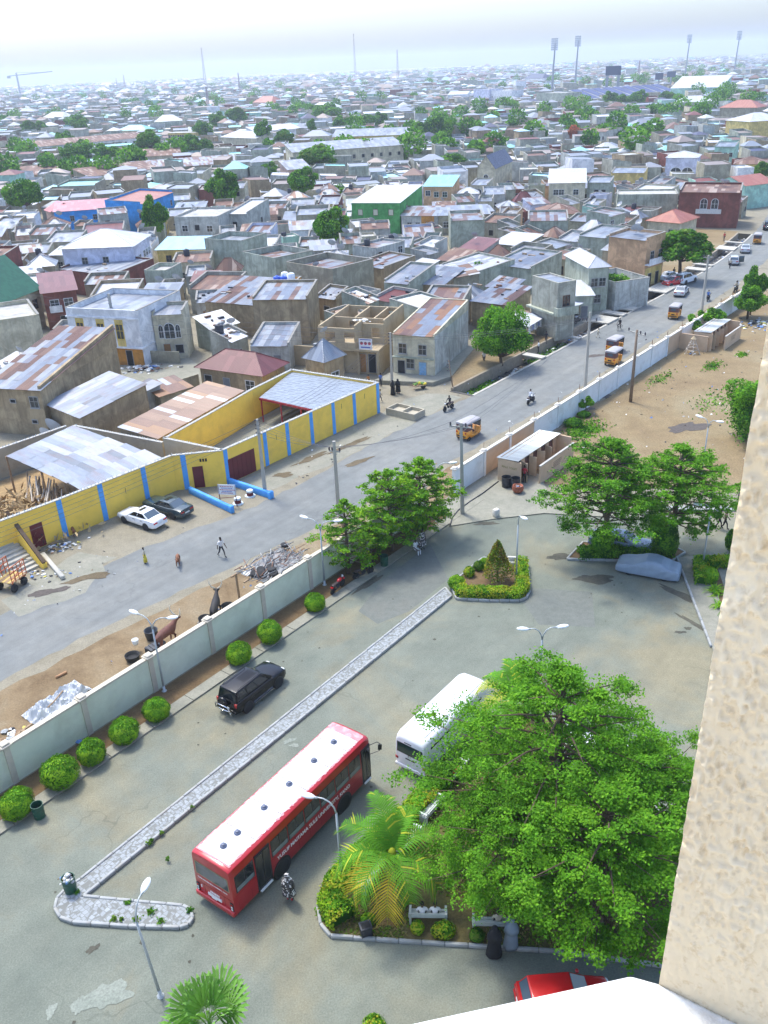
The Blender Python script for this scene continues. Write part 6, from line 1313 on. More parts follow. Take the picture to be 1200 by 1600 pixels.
# ------------------------------------------------------------------ the town: walls, roofs, windows
def wallmat(n, c, d=(.20,.18,.14), a=.6):                    # render with patches, rain streaks and a splashed foot
 k = NT('wall_'+n); v = k.coords(); x, y, z = k.sep(k.n('ShaderNodeTexCoord').outputs['Object'])[:3]
 co = k.mix(k.ramp(k.noise(v, .55, 5, .7, .6), [(.42, 0), (.6, 1)]), tuple(t*.74 for t in c), tuple(min(.85, t*1.12) for t in c))
 sv = k.n('ShaderNodeVectorMath', operation='MULTIPLY'); sv.inputs[1].default_value = (1.6, 1.6, .16); k.l(v, sv.inputs[0])
 co = k.mix(k.math('MULTIPLY', k.ramp(k.noise(sv.outputs[0], 1.2, 6, .75), [(.46, 0), (.68, 1)]), a), co, d)
 ft = k.math('MULTIPLY', k.ramp(k.math('ADD', z, k.noise(v, 1.5, 3)), [(.35, 1), (1., 0)]), .5*a); co = k.mix(ft, co, tuple(t*.8 for t in d))
 k.bump(k.noise(v, 9, 4, .7), .25, .03); _mc['wall_'+n] = k.done(co, .92, spec=.2); return k.mat
WAL = {'cement': wallmat('cement', (.43,.42,.34)), 'block': wallmat('block', (.38,.35,.255)), 'mud': wallmat('mud', (.40,.31,.19), (.17,.12,.08)), 'grey': wallmat('grey', (.50,.51,.47)), 'cream': wallmat('cream', (.60,.55,.40), (.35,.30,.2)), 'white': wallmat('white', (.78,.79,.81), (.55,.53,.50), .16),
 'lavender': wallmat('lavender', (.64,.65,.78), (.45,.45,.52), .18), 'yellow': wallmat('yellow', (.70,.54,.20), (.4,.3,.12), .4), 'pink': wallmat('pink', (.60,.42,.34), (.35,.25,.2), .4), 'mint': wallmat('mint', (.40,.64,.52), (.3,.4,.33), .35), 'green': wallmat('green', (.11,.38,.11), (.06,.16,.06), .4),
 'blue': wallmat('blue', (.06,.34,.80), (.05,.24,.55), .25), 'brick': wallmat('brick', (.24,.085,.065), (.12,.06,.05), .5), 'peach': wallmat('peach', (.60,.38,.22), (.38,.24,.14), .45), 'moss': wallmat('moss', (.43,.455,.36), (.17,.18,.13), .65), 'orange': wallmat('orange', (.55,.26,.06), (.3,.16,.06), .4)}
WNAME = {'cement': 'bare cement', 'block': 'brown block', 'mud': 'mud plastered', 'grey': 'pale grey', 'cream': 'cream', 'white': 'white', 'lavender': 'lavender', 'yellow': 'yellow', 'pink': 'pink', 'mint': 'mint green', 'green': 'green', 'blue': 'blue', 'brick': 'brick red', 'peach': 'peach', 'moss': 'greenish grey', 'orange': 'orange'}
Z1, Z2, Z3, Z4, R1, R2, R3 = (.27,.30,.34), (.22,.25,.30), (.34,.36,.38), (.17,.19,.22), (.15,.075,.055), (.20,.115,.08), (.12,.065,.05)
ROOF = {'zinc': roofmat('zinc', [Z1,Z2,Z3,Z2,Z4,Z1], rust=.18), 'patchy': roofmat('patchy', [Z1,R1,Z2,R2,Z3,Z1,R3], rust=.55), 'rusty': roofmat('rusty', [R1,R2,R3,R2,(.36,.27,.22),R1], rust=.5, metal=.1, rough=.7), 'white': roofmat('white_roof', [(.52,.53,.55),(.48,.50,.53),(.55,.56,.57)], rust=.06, metal=0, rough=.5),
  'maroon': roofmat('maroon_roof', [(.15,.035,.035),(.17,.045,.045),(.13,.03,.03)], rust=.1, metal=.05), 'greenr': roofmat('green_roof', [(.015,.11,.055),(.02,.13,.065)], (.5,.45), 0, .5, .1, False), 'pinkr': roofmat('pink_roof', [(.55,.19,.20),(.58,.24,.24),(.50,.18,.19)], rust=.15, metal=.05), 'teal': roofmat('teal_roof', [(.22,.52,.52),(.26,.56,.56)], rust=.05, metal=.05),
  'navy': roofmat('navy_roof', [(.035,.04,.09),(.045,.05,.11)], rust=0, metal=.05), 'redr': roofmat('red_roof', [(.34,.10,.06),(.38,.13,.08)], rust=.2, metal=.05), 'skyb': roofmat('sky_blue_roof', [(.32,.58,.72),(.36,.62,.75)], rust=.05, metal=.1), 'deck': M('roof_deck', (.40,.39,.36), .9, .2, 1.2, dirt=((.22,.2,.17), .6, .5))}
RNAME = {'zinc': 'pale zinc', 'patchy': 'patched rusty zinc', 'rusty': 'rusty', 'white': 'white', 'maroon': 'maroon', 'greenr': 'green', 'pinkr': 'pink', 'teal': 'turquoise', 'navy': 'navy blue', 'redr': 'red brown', 'skyb': 'sky blue', 'deck': 'flat concrete'}
def sheetmat(n, c, metal): return M('sheet_'+n, c, .5, .16, 1.6, metal=metal, dirt=((.26,.12,.075), .35, 1.1))
SH = {'a': sheetmat('pale', Z1, .35), 'b': sheetmat('grey', Z2, .35), 'c': sheetmat('bright', Z3, .3), 'd': sheetmat('dull', Z4, .3), 'r': sheetmat('rust', R1, .05), 's': sheetmat('brown_rust', R2, .05), 't': sheetmat('dark_rust', R3, .05), 'm': sheetmat('maroon', (.15,.035,.035), .05), 'w': sheetmat('white', (.52,.53,.55), 0), 'o': sheetmat('orange_rust', (.26,.13,.06), 0)}
SETS = {'zinc': 'aabbbccd', 'patchy': 'abcrstabc', 'rusty': 'rrsstoab', 'white': 'wwwwwc', 'maroon': 'mmmmmmmmmmmmmw'}
sm = MB()
for j in range(6): x0, x1 = -.42+.14*j, -.42+.14*j+.07; sm.quad((x0,-.5,0),(x1,-.5,.035),(x1,.5,.035),(x0,.5,0)); sm.quad((x1,-.5,.035),(x1+.07,-.5,0),(x1+.07,.5,0),(x1,.5,.035))
SHEET = sm.mesh('roof_sheet', [SH['a']])
hq = random.Random(99)
def roof_plane(parent, a, b, c, d, rf, sheets=False, nm='roof', th=.03):     # a, b along the eave, d, c along the ridge
 a, b, c, d = map(Vector, (a, b, c, d)); n = (b-a).cross(d-a).normalized()
 if sheets and rf in SETS:
  w, l = max((b-a).length, (c-d).length), (d-a).length; k, r_ = max(1, round(w/.78)), max(1, round(l/2.0)); f = lambda u, v: a.lerp(b, u).lerp(d.lerp(c, u), v)
  m = MB(); m.quad(a-n*.03, b-n*.03, c-n*.03, d-n*.03); m.build(nm, [M('roof_underside', (.16,.15,.14), .9)], parent); run = None
  for i in range(k):
   for j in range(r_):
    o = put('roof_sheet', SHEET, parent); u0, u1, v0, v1 = i/k, (i+1)/k, j/r_, (j+1)/r_; p = f((u0+u1)/2, (v0+v1)/2); x = f(u1,(v0+v1)/2)-f(u0,(v0+v1)/2); y = f((u0+u1)/2,v1)-f((u0+u1)/2,v0); xd = x.normalized(); yd = (y-xd*y.dot(xd)).normalized(); tl = hq.uniform(-.012,.012)
    o.matrix_local = Matrix.Translation(p+n*(.008+.016*((i+j) % 2)))@Matrix((xd, (yd+n*tl).normalized(), n)).transposed().to_4x4()@Matrix.Diagonal((x.length/.80, y.length*1.05, 1, 1))
    run = hq.choice(SETS[rf]) if run is None or hq.random() < .6 else run; paint(o, SH[run])
  return
 L = (b-a).length; ex = (b-a)/L; ey = n.cross(ex); q = [Vector(((p-a).dot(ex), (p-a).dot(ey), 0)) for p in (a, b, c, d)]
 m = MB(); m.hexa([p-Vector((0,0,th)) for p in q]+q); o = m.build(nm, [ROOF[rf]], parent); o.matrix_local = Matrix.Translation(a)@Matrix((ex, ey, n)).transposed().to_4x4(); return o
WINM = {}
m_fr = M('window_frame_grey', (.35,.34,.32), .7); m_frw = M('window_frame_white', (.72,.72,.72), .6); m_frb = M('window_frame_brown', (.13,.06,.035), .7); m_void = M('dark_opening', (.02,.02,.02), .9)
def window_mesh(kind):
 if kind in WINM: return WINM[kind]
 w, h = {'std': (.95,1.15), 'wide': (1.3,1.2), 'void': (1.0,1.1), 'vent': (.6,.35), 'brown': (1.0,1.3), 'white': (1.2,1.2), 'arch': (1.3,2.0), 'tall': (1.0,1.9), 'shut': (1.,1.2)}[kind]; m = MB(); fr = {'std': m_fr, 'wide': m_fr, 'void': m_fr, 'vent': m_fr, 'brown': m_frb, 'white': m_frw, 'arch': m_frw, 'tall': M('window_frame_yellow', (.66,.46,.06), .7), 'shut': m_frb}[kind]
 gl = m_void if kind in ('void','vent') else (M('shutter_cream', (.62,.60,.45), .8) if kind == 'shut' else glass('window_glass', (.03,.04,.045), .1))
 if kind == 'arch':
  pts = [(-w/2,0),(w/2,0)]+[(w/2*math.cos(t*math.pi/8), h-w/2+w/2*math.sin(t*math.pi/8)) for t in range(9)]; n = len(pts); cx_, cy_ = 0, h/2
  m.add([(x*1.14,-.05,(z-cy_)*1.08+cy_) for x, z in pts]+[(x*1.14,.0,(z-cy_)*1.08+cy_) for x, z in pts], [tuple(range(n))]+[(i,n+i,n+(i+1)%n,(i+1)%n) for i in range(n)], 0); m.add([(x,-.056,z) for x, z in pts], [tuple(range(n))], 1)
  m.box(-.025,.025,-.07,-.057,.05,h-.05,0); m.box(-w/2,w/2,-.07,-.057,h*.48,h*.48+.05,0)
 else:
  f = .07
  for x0, x1, z0, z1 in ((-w/2-f,w/2+f,-f,0),(-w/2-f,w/2+f,h,h+f),(-w/2-f,-w/2,0,h),(w/2,w/2+f,0,h)): m.box(x0,x1,-.07,.0,z0,z1,0)
  m.quad((-w/2,-.008,0),(w/2,-.008,0),(w/2,-.008,h),(-w/2,-.008,h), 1)
  if kind not in ('void','vent','shut'): m.box(-.02,.02,-.05,-.01,0,h,0); m.box(-w/2,w/2,-.05,-.01,h*.55,h*.55+.04,0)
  if kind == 'std': m.box(-w/2-.12,w/2+.12,-.14,0,-f-.07,-f,0)
 WINM[kind] = m.mesh('window', [fr, gl]); return WINM[kind]
dm_ = MB(); dm_.box(-.5,.5,-.05,0,0,2.05,0); dm_.box(-.43,.43,-.065,-.05,.03,2.0,1); DOOR = {k: None for k in ()}
def door_mesh(c):
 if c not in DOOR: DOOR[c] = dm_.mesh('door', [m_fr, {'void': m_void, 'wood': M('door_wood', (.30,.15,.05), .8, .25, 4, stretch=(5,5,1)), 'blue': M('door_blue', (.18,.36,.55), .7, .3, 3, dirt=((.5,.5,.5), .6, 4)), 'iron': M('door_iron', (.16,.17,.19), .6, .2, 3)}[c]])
 return DOOR[c]
dd = MB();
dd.lathe([(.02,.0),(.32,.05),(.58,.16),(.80,.33)], 16, cap=False); dd.tube([(0,0,.02),(.0,0,.62)], .02, 4); dd.tube([(.7,0,.28),(0,0,.62)], .012, 4)
DISH = dd.mesh('satellite_dish', [M('dish_grey', (.40,.41,.42), .5, .05, 3)], True); dp = MB(); dp.tube([(0,0,-.7),(0,0,0)], .04, 6); DPOLE = dp.mesh('dish_mount', [m_fr])
tk = MB(); tk.lathe([(.5,0),(.55,.05),(.55,1.0),(.45,1.15),(.15,1.2),(.15,1.28)], 16); TANK = tk.mesh('water_tank', [M('tank_black', (.03,.03,.04), .5)], True, 40)
def dish(parent, p, s=1, az=None):
 o = put('satellite_dish', DISH, parent, p); o.rotation_euler = (R(-48), 0, hq.uniform(-1.2,1.2) if az is None else az); o.scale = (s,)*3; put('dish_mount', DPOLE, o).rotation_euler = (R(48),0,0); return o
FOOT = []                                                   # footprints already taken
class House: pass
def house(name, label, A, B, h, depth, roof='lean', wall='cement', rf='zinc', rise=.9, win=(), door=None, sheets=False, par=.3, cat='house', group=None, over=.35, C=None, dishes=0, tank=0, ridge='x', side=()):
 A, B = Vector((A[0],A[1],0)), Vector((B[0],B[1],0)); w = (B-A).length; d = (B-A)/w; n = Vector((-d.y,d.x,0))
 if n.dot((A+B)/2) < 0: n = -n
 if C is not None: depth = max(2.5, (Vector((C[0],C[1],0))-B).dot(n))
 o = thing(name, label, cat, A, math.atan2(d.y, d.x), group); D, wm = depth, WAL[wall]; t = .2
 FOOT.append([A, B, B+n*D, A+n*D])
 def wl(pts, nm='wall'): m = MB(); m.hexa(pts); return m.build(nm, [wm], o)
 def hx(x0, x1, y0, y1, zf, zb, z0=0): return [(x0,y0,z0),(x1,y0,z0),(x1,y1,z0),(x0,y1,z0),(x0,y0,zf),(x1,y0,zf),(x1,y1,zb),(x0,y1,zb)]
 if roof in ('lean', 'open', 'para', 'side'):
  hb = h+rise if roof in ('lean', 'open') else h; pf, pb = (par, par) if roof == 'para' else (0, par) if roof == 'lean' else (0, 0);
  if roof == 'open': pf = pb = -.0
  sd = par if roof in ('lean', 'para') else 0
  wl(hx(0, w, 0, t, h+pf, h+pf+rise*t/D)); wl(hx(0, w, D-t, D, hb+pb, hb+pb)); wl(hx(0, t, t, D-t, h+sd+.002, hb+sd)); wl(hx(w-t, w, t, D-t, h+sd+.002, hb+sd))
  e = over if roof == 'open' else 0; ef = over if roof in ('open','lean') else -t; zr = .03 if roof != 'para' else 0; sl = (hb-h)/D
  roof_plane(o, (t-e-(t if roof == 'open' else 0), -ef, h+zr-sl*ef), (w-t+e+(t if roof == 'open' else 0), -ef, h+zr-sl*ef), (w-t+e+(t if roof == 'open' else 0), D-t+e, hb+zr+sl*e-sl*t), (t-e-(t if roof == 'open' else 0), D-t+e, hb+zr+sl*e-sl*t), rf, sheets)
  zt = h+rise*.5
  if roof in ('para', 'lean') and par > .15:            # a worn cement cap on the parapets
   m = MB(); c_ = .05; m.hexa([(x,y,z) for x, y, z in ((-c_,D-t-.04,hb+pb+.002),(w+c_,D-t-.04,hb+pb+.002),(w+c_,D+c_,hb+pb+.002),(-c_,D+c_,hb+pb+.002),(-c_,D-t-.04,hb+pb+.06),(w+c_,D-t-.04,hb+pb+.06),(w+c_,D+c_,hb+pb+.06),(-c_,D+c_,hb+pb+.06))])
   for x0, x1 in ((-c_,t+c_),(w-t-c_,w+c_)): m.hexa(hx(x0,x1,-.02,D-t-.05,h+sd+.06,hb+sd+.06,0)[0:0] or [(x0,-.02,h+sd+.004),(x1,-.02,h+sd+.004),(x1,D-t-.05,hb+sd+.004),(x0,D-t-.05,hb+sd+.004),(x0,-.02,h+sd+.06),(x1,-.02,h+sd+.06),(x1,D-t-.05,hb+sd+.06),(x0,D-t-.05,hb+sd+.06)])
   m.build('parapet_cap', [M('parapet_cement', (.25,.24,.215), .9, .15, 1.2, dirt=((.22,.21,.18), .6, .8))], o)
 else:
  wl(hx(0,w,0,t,h,h)); wl(hx(0,w,D-t,D,h,h)); wl(hx(0,t,t,D-t,h,h)); wl(hx(w-t,w,t,D-t,h,h)); e = over; zr = h+rise
  if roof == 'hip':
   k = min(w, D)/2; x0, x1, y0, y1 = -e, w+e, -e, D+e
   r0, r1 = ((k, D/2), (w-k, D/2)) if w >= D else ((w/2, k), (w/2, D-k)); z0 = h-.06; a0, a1 = Vector((*r0, zr)), Vector((*r1, zr)); c = [Vector((x0,y0,z0)), Vector((x1,y0,z0)), Vector((x1,y1,z0)), Vector((x0,y1,z0))]
   quads = [(c[0],c[1],a1,a0),(c[1],c[2],a1,a1),(c[2],c[3],a0,a1),(c[3],c[0],a0,a0)] if w >= D else [(c[0],c[1],a0,a0),(c[1],c[2],a1,a0),(c[2],c[3],a1,a1),(c[3],c[0],a0,a1)]
   for q_ in quads:
    a, b, cc, d_ = q_; ex = (b-a).normalized(); nn = ex.cross(((cc+d_)/2-a)).normalized(); ey = nn.cross(ex); m = MB(); L2 = [((p-a).dot(ex), (p-a).dot(ey), 0) for p in q_]; L2 = L2[:3] if (cc-d_).length < 1e-4 else L2
    m.add(L2+[(x,y,-.05) for x, y, _ in L2], [tuple(range(len(L2))), tuple(range(len(L2), 2*len(L2)))[::-1]]+[(i, i+len(L2), (i+1)%len(L2)+len(L2), (i+1)%len(L2)) for i in range(len(L2))]); r_ = m.build('roof', [ROOF[rf]], o); r_.matrix_local = Matrix.Translation(a)@Matrix((ex,ey,nn)).transposed().to_4x4()
   m = MB(); m.tube([a0+Vector((0,0,.02)), a1+Vector((0,0,.02))], .06, 5) if (a1-a0).length > .1 else None
   for p, a in zip(c, (a0,a1,a1,a0) if w >= D else (a0,a0,a1,a1)): m.tube([p+Vector((0,0,.02)), a+Vector((0,0,.02))], .05, 5)
   m.build('ridge_cap', [ROOF[rf]], o)
  elif ridge == 'x':
   for s_ in (0, 1):
    m = MB(); x = 0 if s_ == 0 else w-t; m.add([(x,0,h),(x+t,0,h),(x+t,D,h),(x,D,h),(x,D/2,zr),(x+t,D/2,zr)], [(0,1,5,4),(3,4,5,2),(0,4,3),(1,2,5)]); m.build('gable', [wm], o)
   roof_plane(o, (-e,-e,h-e*rise*2/D+.02), (w+e,-e,h-e*rise*2/D+.02), (w+e,D/2,zr+.02), (-e,D/2,zr+.02), rf, sheets); roof_plane(o, (w+e,D+e,h-e*rise*2/D+.02), (-e,D+e,h-e*rise*2/D+.02), (-e,D/2,zr+.02), (w+e,D/2,zr+.02), rf, False)
  else:
   for s_ in (0, 1):
    m = MB(); y = 0 if s_ == 0 else D-t; m.add([(0,y,h),(w,y,h),(w,y+t,h),(0,y+t,h),(w/2,y,zr),(w/2,y+t,zr)], [(0,1,4),(3,5,2),(0,4,5,3),(1,2,5,4)]); m.build('gable', [wm], o)
   roof_plane(o, (-e,D+e,h-e*rise*2/w+.02), (-e,-e,h-e*rise*2/w+.02), (w/2,-e,zr+.02), (w/2,D+e,zr+.02), rf, sheets); roof_plane(o, (w+e,-e,h-e*rise*2/w+.02), (w+e,D+e,h-e*rise*2/w+.02), (w/2,D+e,zr+.02), (w/2,-e,zr+.02), rf, sheets)
 for k, x, z in win:
  if k: put('window', window_mesh(k), o, (x*w, 0, z))
 if door:
  for k, x in door: put('door', door_mesh(k), o, (x*w, 0, .05))
 for s_, k, y, z in side:                                # windows on the flanks
  p = put('window', window_mesh(k), o, (w if s_ == 'r' else 0, y*D, z)); p.rotation_euler = (0, 0, R(90) if s_ == 'r' else R(-90))
 if sheets and (o.name.startswith('town_house')):
  m = MB()
  for i in range(hq.randint(3, 7)): x, y = hq.uniform(.1,.9)*w, hq.uniform(.1,.85)*D; z = h+rise*y/D+.03; a, b = hq.uniform(.1,.5), hq.uniform(.08,.2); m.box(x-a,x+a,y-b,y+b,z,z+hq.uniform(.08,.3),hq.randint(0,3))
  m.build('roof_clutter', [m_rust, m_wood, m_blk, m_litter[5]], o)
 for i in range(dishes): dish(o, (hq.uniform(.2,.8)*w, hq.uniform(.3,.9)*D, h+rise+.9), hq.uniform(.6,1.05))
 if tank: put('water_tank', TANK, o, (w*.3, D*.75, h+rise*.7))
 o_ = House(); o_.o, o_.w, o_.D, o_.h, o_.A, o_.d, o_.n, o_.c = o, w, D, h, A, d, n, A+d*w/2+n*D/2
 return o_
LM = []                                                      # landmarks that labels can point to: (short name, place)
def hp(name, label, a, b, h, dep, lm=None, **kw):            # eave ends a, b as seen in the photograph
 C = G(*kw.pop('c'), h) if 'c' in kw else None
 H = house(name, label, G(*a, h), G(*b, h), h, dep, C=C, **kw)
 if lm: LM.append((lm, H.c.copy())); FOOT.append([H.A-H.n*(6.5 if H.c.y < 330 else 3), H.A-H.n*(6.5 if H.c.y < 330 else 3)+H.d*H.w, H.A, H.A])
 return H
w2 = lambda *k, z1=1.0, z2=4.2: [(kk, x, z) for z in (z1, z2) for kk, x in k]
# --- houses one can single out, left to right and near to far
H = hp('white_house', 'white two-storey house with yellow framed windows and an orange ground floor', (103,489), (215,494), 6.6, 9, 'the white yellow windowed house', c=(261,461), roof='para', wall='white', rf='zinc', rise=0, par=.7, win=[('tall',.17,3.5),('tall',.46,3.5),('tall',.72,3.5)], side=[('r','tall',.45,3.6),('r','tall',.8,3.6)])
for x in (.17,.46,.72): MB().box(x*H.w-.62,x*H.w+.62,-.03,0,2.5,3.42).box(x*H.w-.62,x*H.w+.62,-.03,0,5.48,6.0).build('yellow_panel', [WAL['yellow']], H.o)
MB().box(.3,H.w-.1,-.035,0,0,2.3).build('ground_floor', [WAL['orange']], H.o); put('door', door_mesh('void'), H.o, (H.w*.8,-.04,0)); put('window', window_mesh('void'), H.o, (H.w*.55,-.04,.9)); MB().box(-.1,H.w+.1,-.25,H.D,2.3,2.5).build('floor_ledge', [WAL['white']], H.o)
MB().box(-.12,H.w+.12,-.14,0,6.1,6.3).build('cornice', [WAL['white']], H.o)
H = hp('beige_house', 'narrow beige house with three arched windows and a stepped parapet', (237,492), (285,490), 6.0, 8, 'the arched beige house', c=(303,477), roof='lean', wall='cream', rf='zinc', rise=.2, par=.4, win=[('arch',.5,2.8),('arch',.22,2.9),('arch',.78,2.9),('void',.75,.8)], door=[('wood',.35)])
for ch in H.o.children:
 if ch.name.startswith('window') and abs(ch.location.x-H.w*.5) > .3 and ch.location.z > 2: ch.scale = (.45,1,.85)
H = hp('maroon_roof_house', 'mud coloured house with a maroon hipped roof behind the yellow compound', (312,572), (409,585), 3.1, 8, 'the maroon roofed house', c=(446,567), roof='hip', wall='mud', rf='maroon', rise=1.7, over=.5, win=[('void',.12,1.0),('white',.8,.9)], door=[('iron',.42)], side=[('r','void',.5,1)])
H = hp('shop_house', 'small pale blue grey shop between the maroon roof and the unfinished house', (391,540), (451,540), 3.3, 6, 'the pale blue shop', c=(463,516), roof='lean', wall='grey', rf='zinc', rise=.8, sheets=True, door=[('iron',.68)], win=[('void',.15,1)])
H = hp('mud_house', 'tall stained mud house with a zinc roof behind the pale blue shop', (394,468), (480,467), 6.2, 8, 'the tall stained mud house', c=(502,446), roof='lean', wall='mud', rf='patchy', rise=.5, par=.35, sheets=True)
H = hp('rusty_roof_shop', 'cream two-storey shop house with a striped rusty roof at the road corner', (613,521), (678,526), 5.3, 11, 'the rusty roofed shop house', c=(727,483), roof='lean', wall='cream', rf='rusty', rise=1.1, par=.15, sheets=True, win=[('std',.24,3.0),('std',.72,3.0),('std',.42,1.2)], door=[('void',.2),('blue',.72)])
MB().box(0,H.w,-.3,0,2.45,2.6).build('canopy', [WAL['moss']], H.o)
MB().box(H.w-.004,H.w+.012,.3,H.D-.1,.0,5.2).build('flank_render', [WAL['grey']], H.o)
H = hp('block_house', 'long grey block house running back behind the rusty roofed shop house', (680,494), (729,481), 5.0, 9, None, roof='lean', wall='moss', rf='zinc', rise=.5, par=.3, sheets=True)
H = hp('rusted_house', 'big mud walled house under a checkered rusty roof at the left edge', (-30,604), (62,609), 5.2, 13, 'the checkered rusty roof', c=(168,541), roof='open', wall='mud', rf='patchy', rise=2.2, over=.3, sheets=True, win=[('vent',.5,3.6),('std',.86,3.2),('vent',.8,1.4)], side=[('r','vent',.15,1.3),('r','vent',.5,1.3)])
MB().add([(H.w-.22,0,5.2),(H.w+.1,0,5.2),(H.w+.1,H.D,5.2),(H.w-.22,H.D,5.2),(H.w-.22,0,5.6),(H.w+.1,0,5.6),(H.w+.1,H.D,7.9),(H.w-.22,H.D,7.9)], [(3,2,1,0),(4,5,6,7),(0,1,5,4),(1,2,6,5),(2,3,7,6),(3,0,4,7)]).build('gable_wall', [WAL['mud']], H.o)
H = hp('zinc_lean_to', 'lean-to with a pale blue zinc roof sloping towards the yellow compound', (72,630), (126,652), 3.3, 7.5, None, c=(195,606), roof='open', wall='mud', rf='zinc', rise=1.3, over=.25, sheets=True, cat='shed')
H = hp('cream_house', 'cream rendered house with a blank wall at the far left edge', (-40,512), (62,497), 6.6, 10, 'the blank cream wall', roof='para', wall='cream', rf='deck', rise=0, par=.5)
H = hp('green_roof_house', 'cream house with a steep green tiled roof cut by the left edge', (-50,490), (60,448), 6.0, 10, 'the steep green roof', roof='gable', wall='cream', rf='greenr', rise=4.6, ridge='x', over=.4, win=[('brown',.55,2.9),('brown',.9,3.1),('vent',.72,3.6)])
H = hp('dark_red_house', 'dark red two-storey house with a white balcony beside the steep green roof', (66,458), (118,452), 5.6, 9, 'the dark red balcony house', roof='open', wall='brick', rf='maroon', rise=1.2, win=[('white',.3,3.2),('white',.72,3.2),('void',.5,.8)])
MB().box(H.w*.12,H.w*.5,-.9,0,2.7,2.85).box(H.w*.12,H.w*.5,-.9,-.8,2.85,3.7).build('balcony', [WAL['white']], H.o)
H = hp('lavender_house', 'big lavender house under a broad white hipped roof', (96,388), (206,384), 7.4, 12, 'the lavender house', c=(243,366), roof='hip', wall='lavender', rf='white', rise=2.2, over=.5, win=[('std',.3,4.5),('std',.6,4.5)], side=[('r','white',.2,4.0),('r','white',.35,4.0),('r','white',.6,4.2),('r','white',.75,4.2),('r','white',.9,4.2)])
H = hp('blue_house', 'long bright blue house with a faded pink roof', (84,331), (216,322), 4.6, 8, 'the bright blue house', roof='open', wall='blue', rf='pinkr', rise=1.4, over=.3, win=[('std',.2,2.2),('std',.47,2.2),('std',.68,2.2),('std',.9,2.2)])
H = hp('blue_house', 'tall bright blue end house with a small red roof, right of the long blue one', (220,319), (270,300), 6.4, 9, None, roof='lean', wall='blue', rf='redr', rise=.6, par=.5, win=[('std',.9,3.5)])
H = hp('pink_porch_house', 'house with a pink two gabled porch roof at the left of the long blue house', (80,330), (122,325), 4.2, 5, None, roof='gable', wall='pink', rf='pinkr', rise=1.7, over=.4, ridge='y')
H = hp('yellow_house', 'low yellow house with a sky blue roof between the lavender and the grey house', (245,390), (341,388), 3.5, 8, 'the sky blue roof', roof='open', wall='yellow', rf='skyb', rise=1.0, over=.4, win=[('brown',.18,1.0),('brown',.42,1.0)])
H = hp('grey_house', 'pale grey two-storey house with blue framed windows', (272,342), (341,341), 6.4, 9, 'the pale grey two-storey house', c=(362,326), roof='para', wall='grey', rf='deck', rise=0, par=.4, win=[('white',.22,3.8),('void',.5,4.0),('white',.78,3.7)], dishes=2)
H = hp('grey_house', 'pale grey house with a white roof adjoining the one with blue framed windows', (357,334), (386,334), 6.2, 8, None, c=(407,320), roof='lean', wall='grey', rf='white', rise=1.0, win=[('void',.3,3.4)], side=[('r','void',.6,3.2)])
H = hp('green_house', 'bright green two-storey house with a white zinc roof', (549,317), (624,317), 6.6, 10, 'the bright green house', c=(637,297), roof='open', wall='green', rf='white', rise=1.2, over=.25, win=[('shut',.18,4.0),('shut',.5,4.0),('shut',.82,4.0)], side=[('r','shut',.3,4.0)])
H = hp('tan_house', 'tan house with white windows and a turquoise gable roof', (662,291), (706,291), 5.8, 8, 'the turquoise gabled house', roof='open', wall='peach', rf='teal', rise=1.8, over=.3, win=[('white',.15,3.5),('white',.45,3.2),('white',.75,3.2)])
H = hp('row_house', 'low row house with one orange wall between white and rusty roofs', (627,337), (684,337), 4.0, 8, 'the low row with an orange wall', roof='open', wall='grey', rf='patchy', rise=.9, over=.3, win=[('std',.22,1.4),('std',.45,1.4),('std',.75,1.4)]); MB().box(H.w*.55,H.w*.9,-.02,0,0,3.9).build('orange_panel', [WAL['orange']], H.o)
H = hp('row_house', 'brown fronted row house with a long zinc roof right of the orange wall', (685,337), (765,334), 4.0, 8, None, roof='open', wall='block', rf='zinc', rise=.9, over=.3, win=[('white',.15,1.4),('std',.5,1.4),('std',.85,1.4)])
H = hp('tower_house', 'square blank cement house with a broken roof corner among the row houses', (704,345), (757,343), 6.2, 8, 'the blank cement cube', roof='lean', wall='moss', rf='patchy', rise=.2, par=.5)
H = hp('navy_roof_house', 'cream house with a steep navy blue roof and an arched window', (746,262), (773,262), 6.8, 7, 'the navy blue roof', c=(793,250), roof='gable', wall='cream', rf='navy', rise=3.2, ridge='y', over=.3, win=[('arch',.5,3.0)])
H = hp('arch_window_house', 'small cream house with one arched window just below the navy roof', (735,289), (762,289), 5.2, 7, None, roof='lean', wall='cream', rf='zinc', rise=.6, win=[('arch',.5,2.2)])
H = hp('white_roof_house', 'cream house with a big plain white roof in the middle of the town', (858,286), (915,285), 6.4, 10, 'the big plain white roof', roof='open', wall='cream', rf='white', rise=2.2, over=.3, win=[('white',.2,3.6),('white',.35,3.6),('white',.75,3.6)])
H = hp('hip_roof_house', 'low house with a faded red hipped roof right of the long zinc roof', (846,335), (905,333), 3.8, 9, 'the faded red hipped roof', roof='hip', wall='block', rf='rusty', rise=1.6, over=.4)
H = hp('brick_red_house', 'large brick red house with two arched balcony openings', (1062,300), (1158,301), 7.2, 10, 'the brick red arched house', roof='lean', wall='brick', rf='rusty', rise=.4, par=.4, dishes=3, win=[('arch',.42,3.9),('arch',.60,3.9)])
MB().box(H.w*.30,H.w*.72,-.35,0,2.9,3.8).build('balcony', [M('pierced_block', (.55,.55,.52), .9, .3, 9)], H.o)
H = hp('mint_house', 'mint green house with a red brown gable roof', (1117,284), (1165,290), 5.4, 9, 'the mint green house', roof='gable', wall='mint', rf='redr', rise=1.6, ridge='y', over=.3, win=[('white',.35,2.6),('white',.7,2.6)])
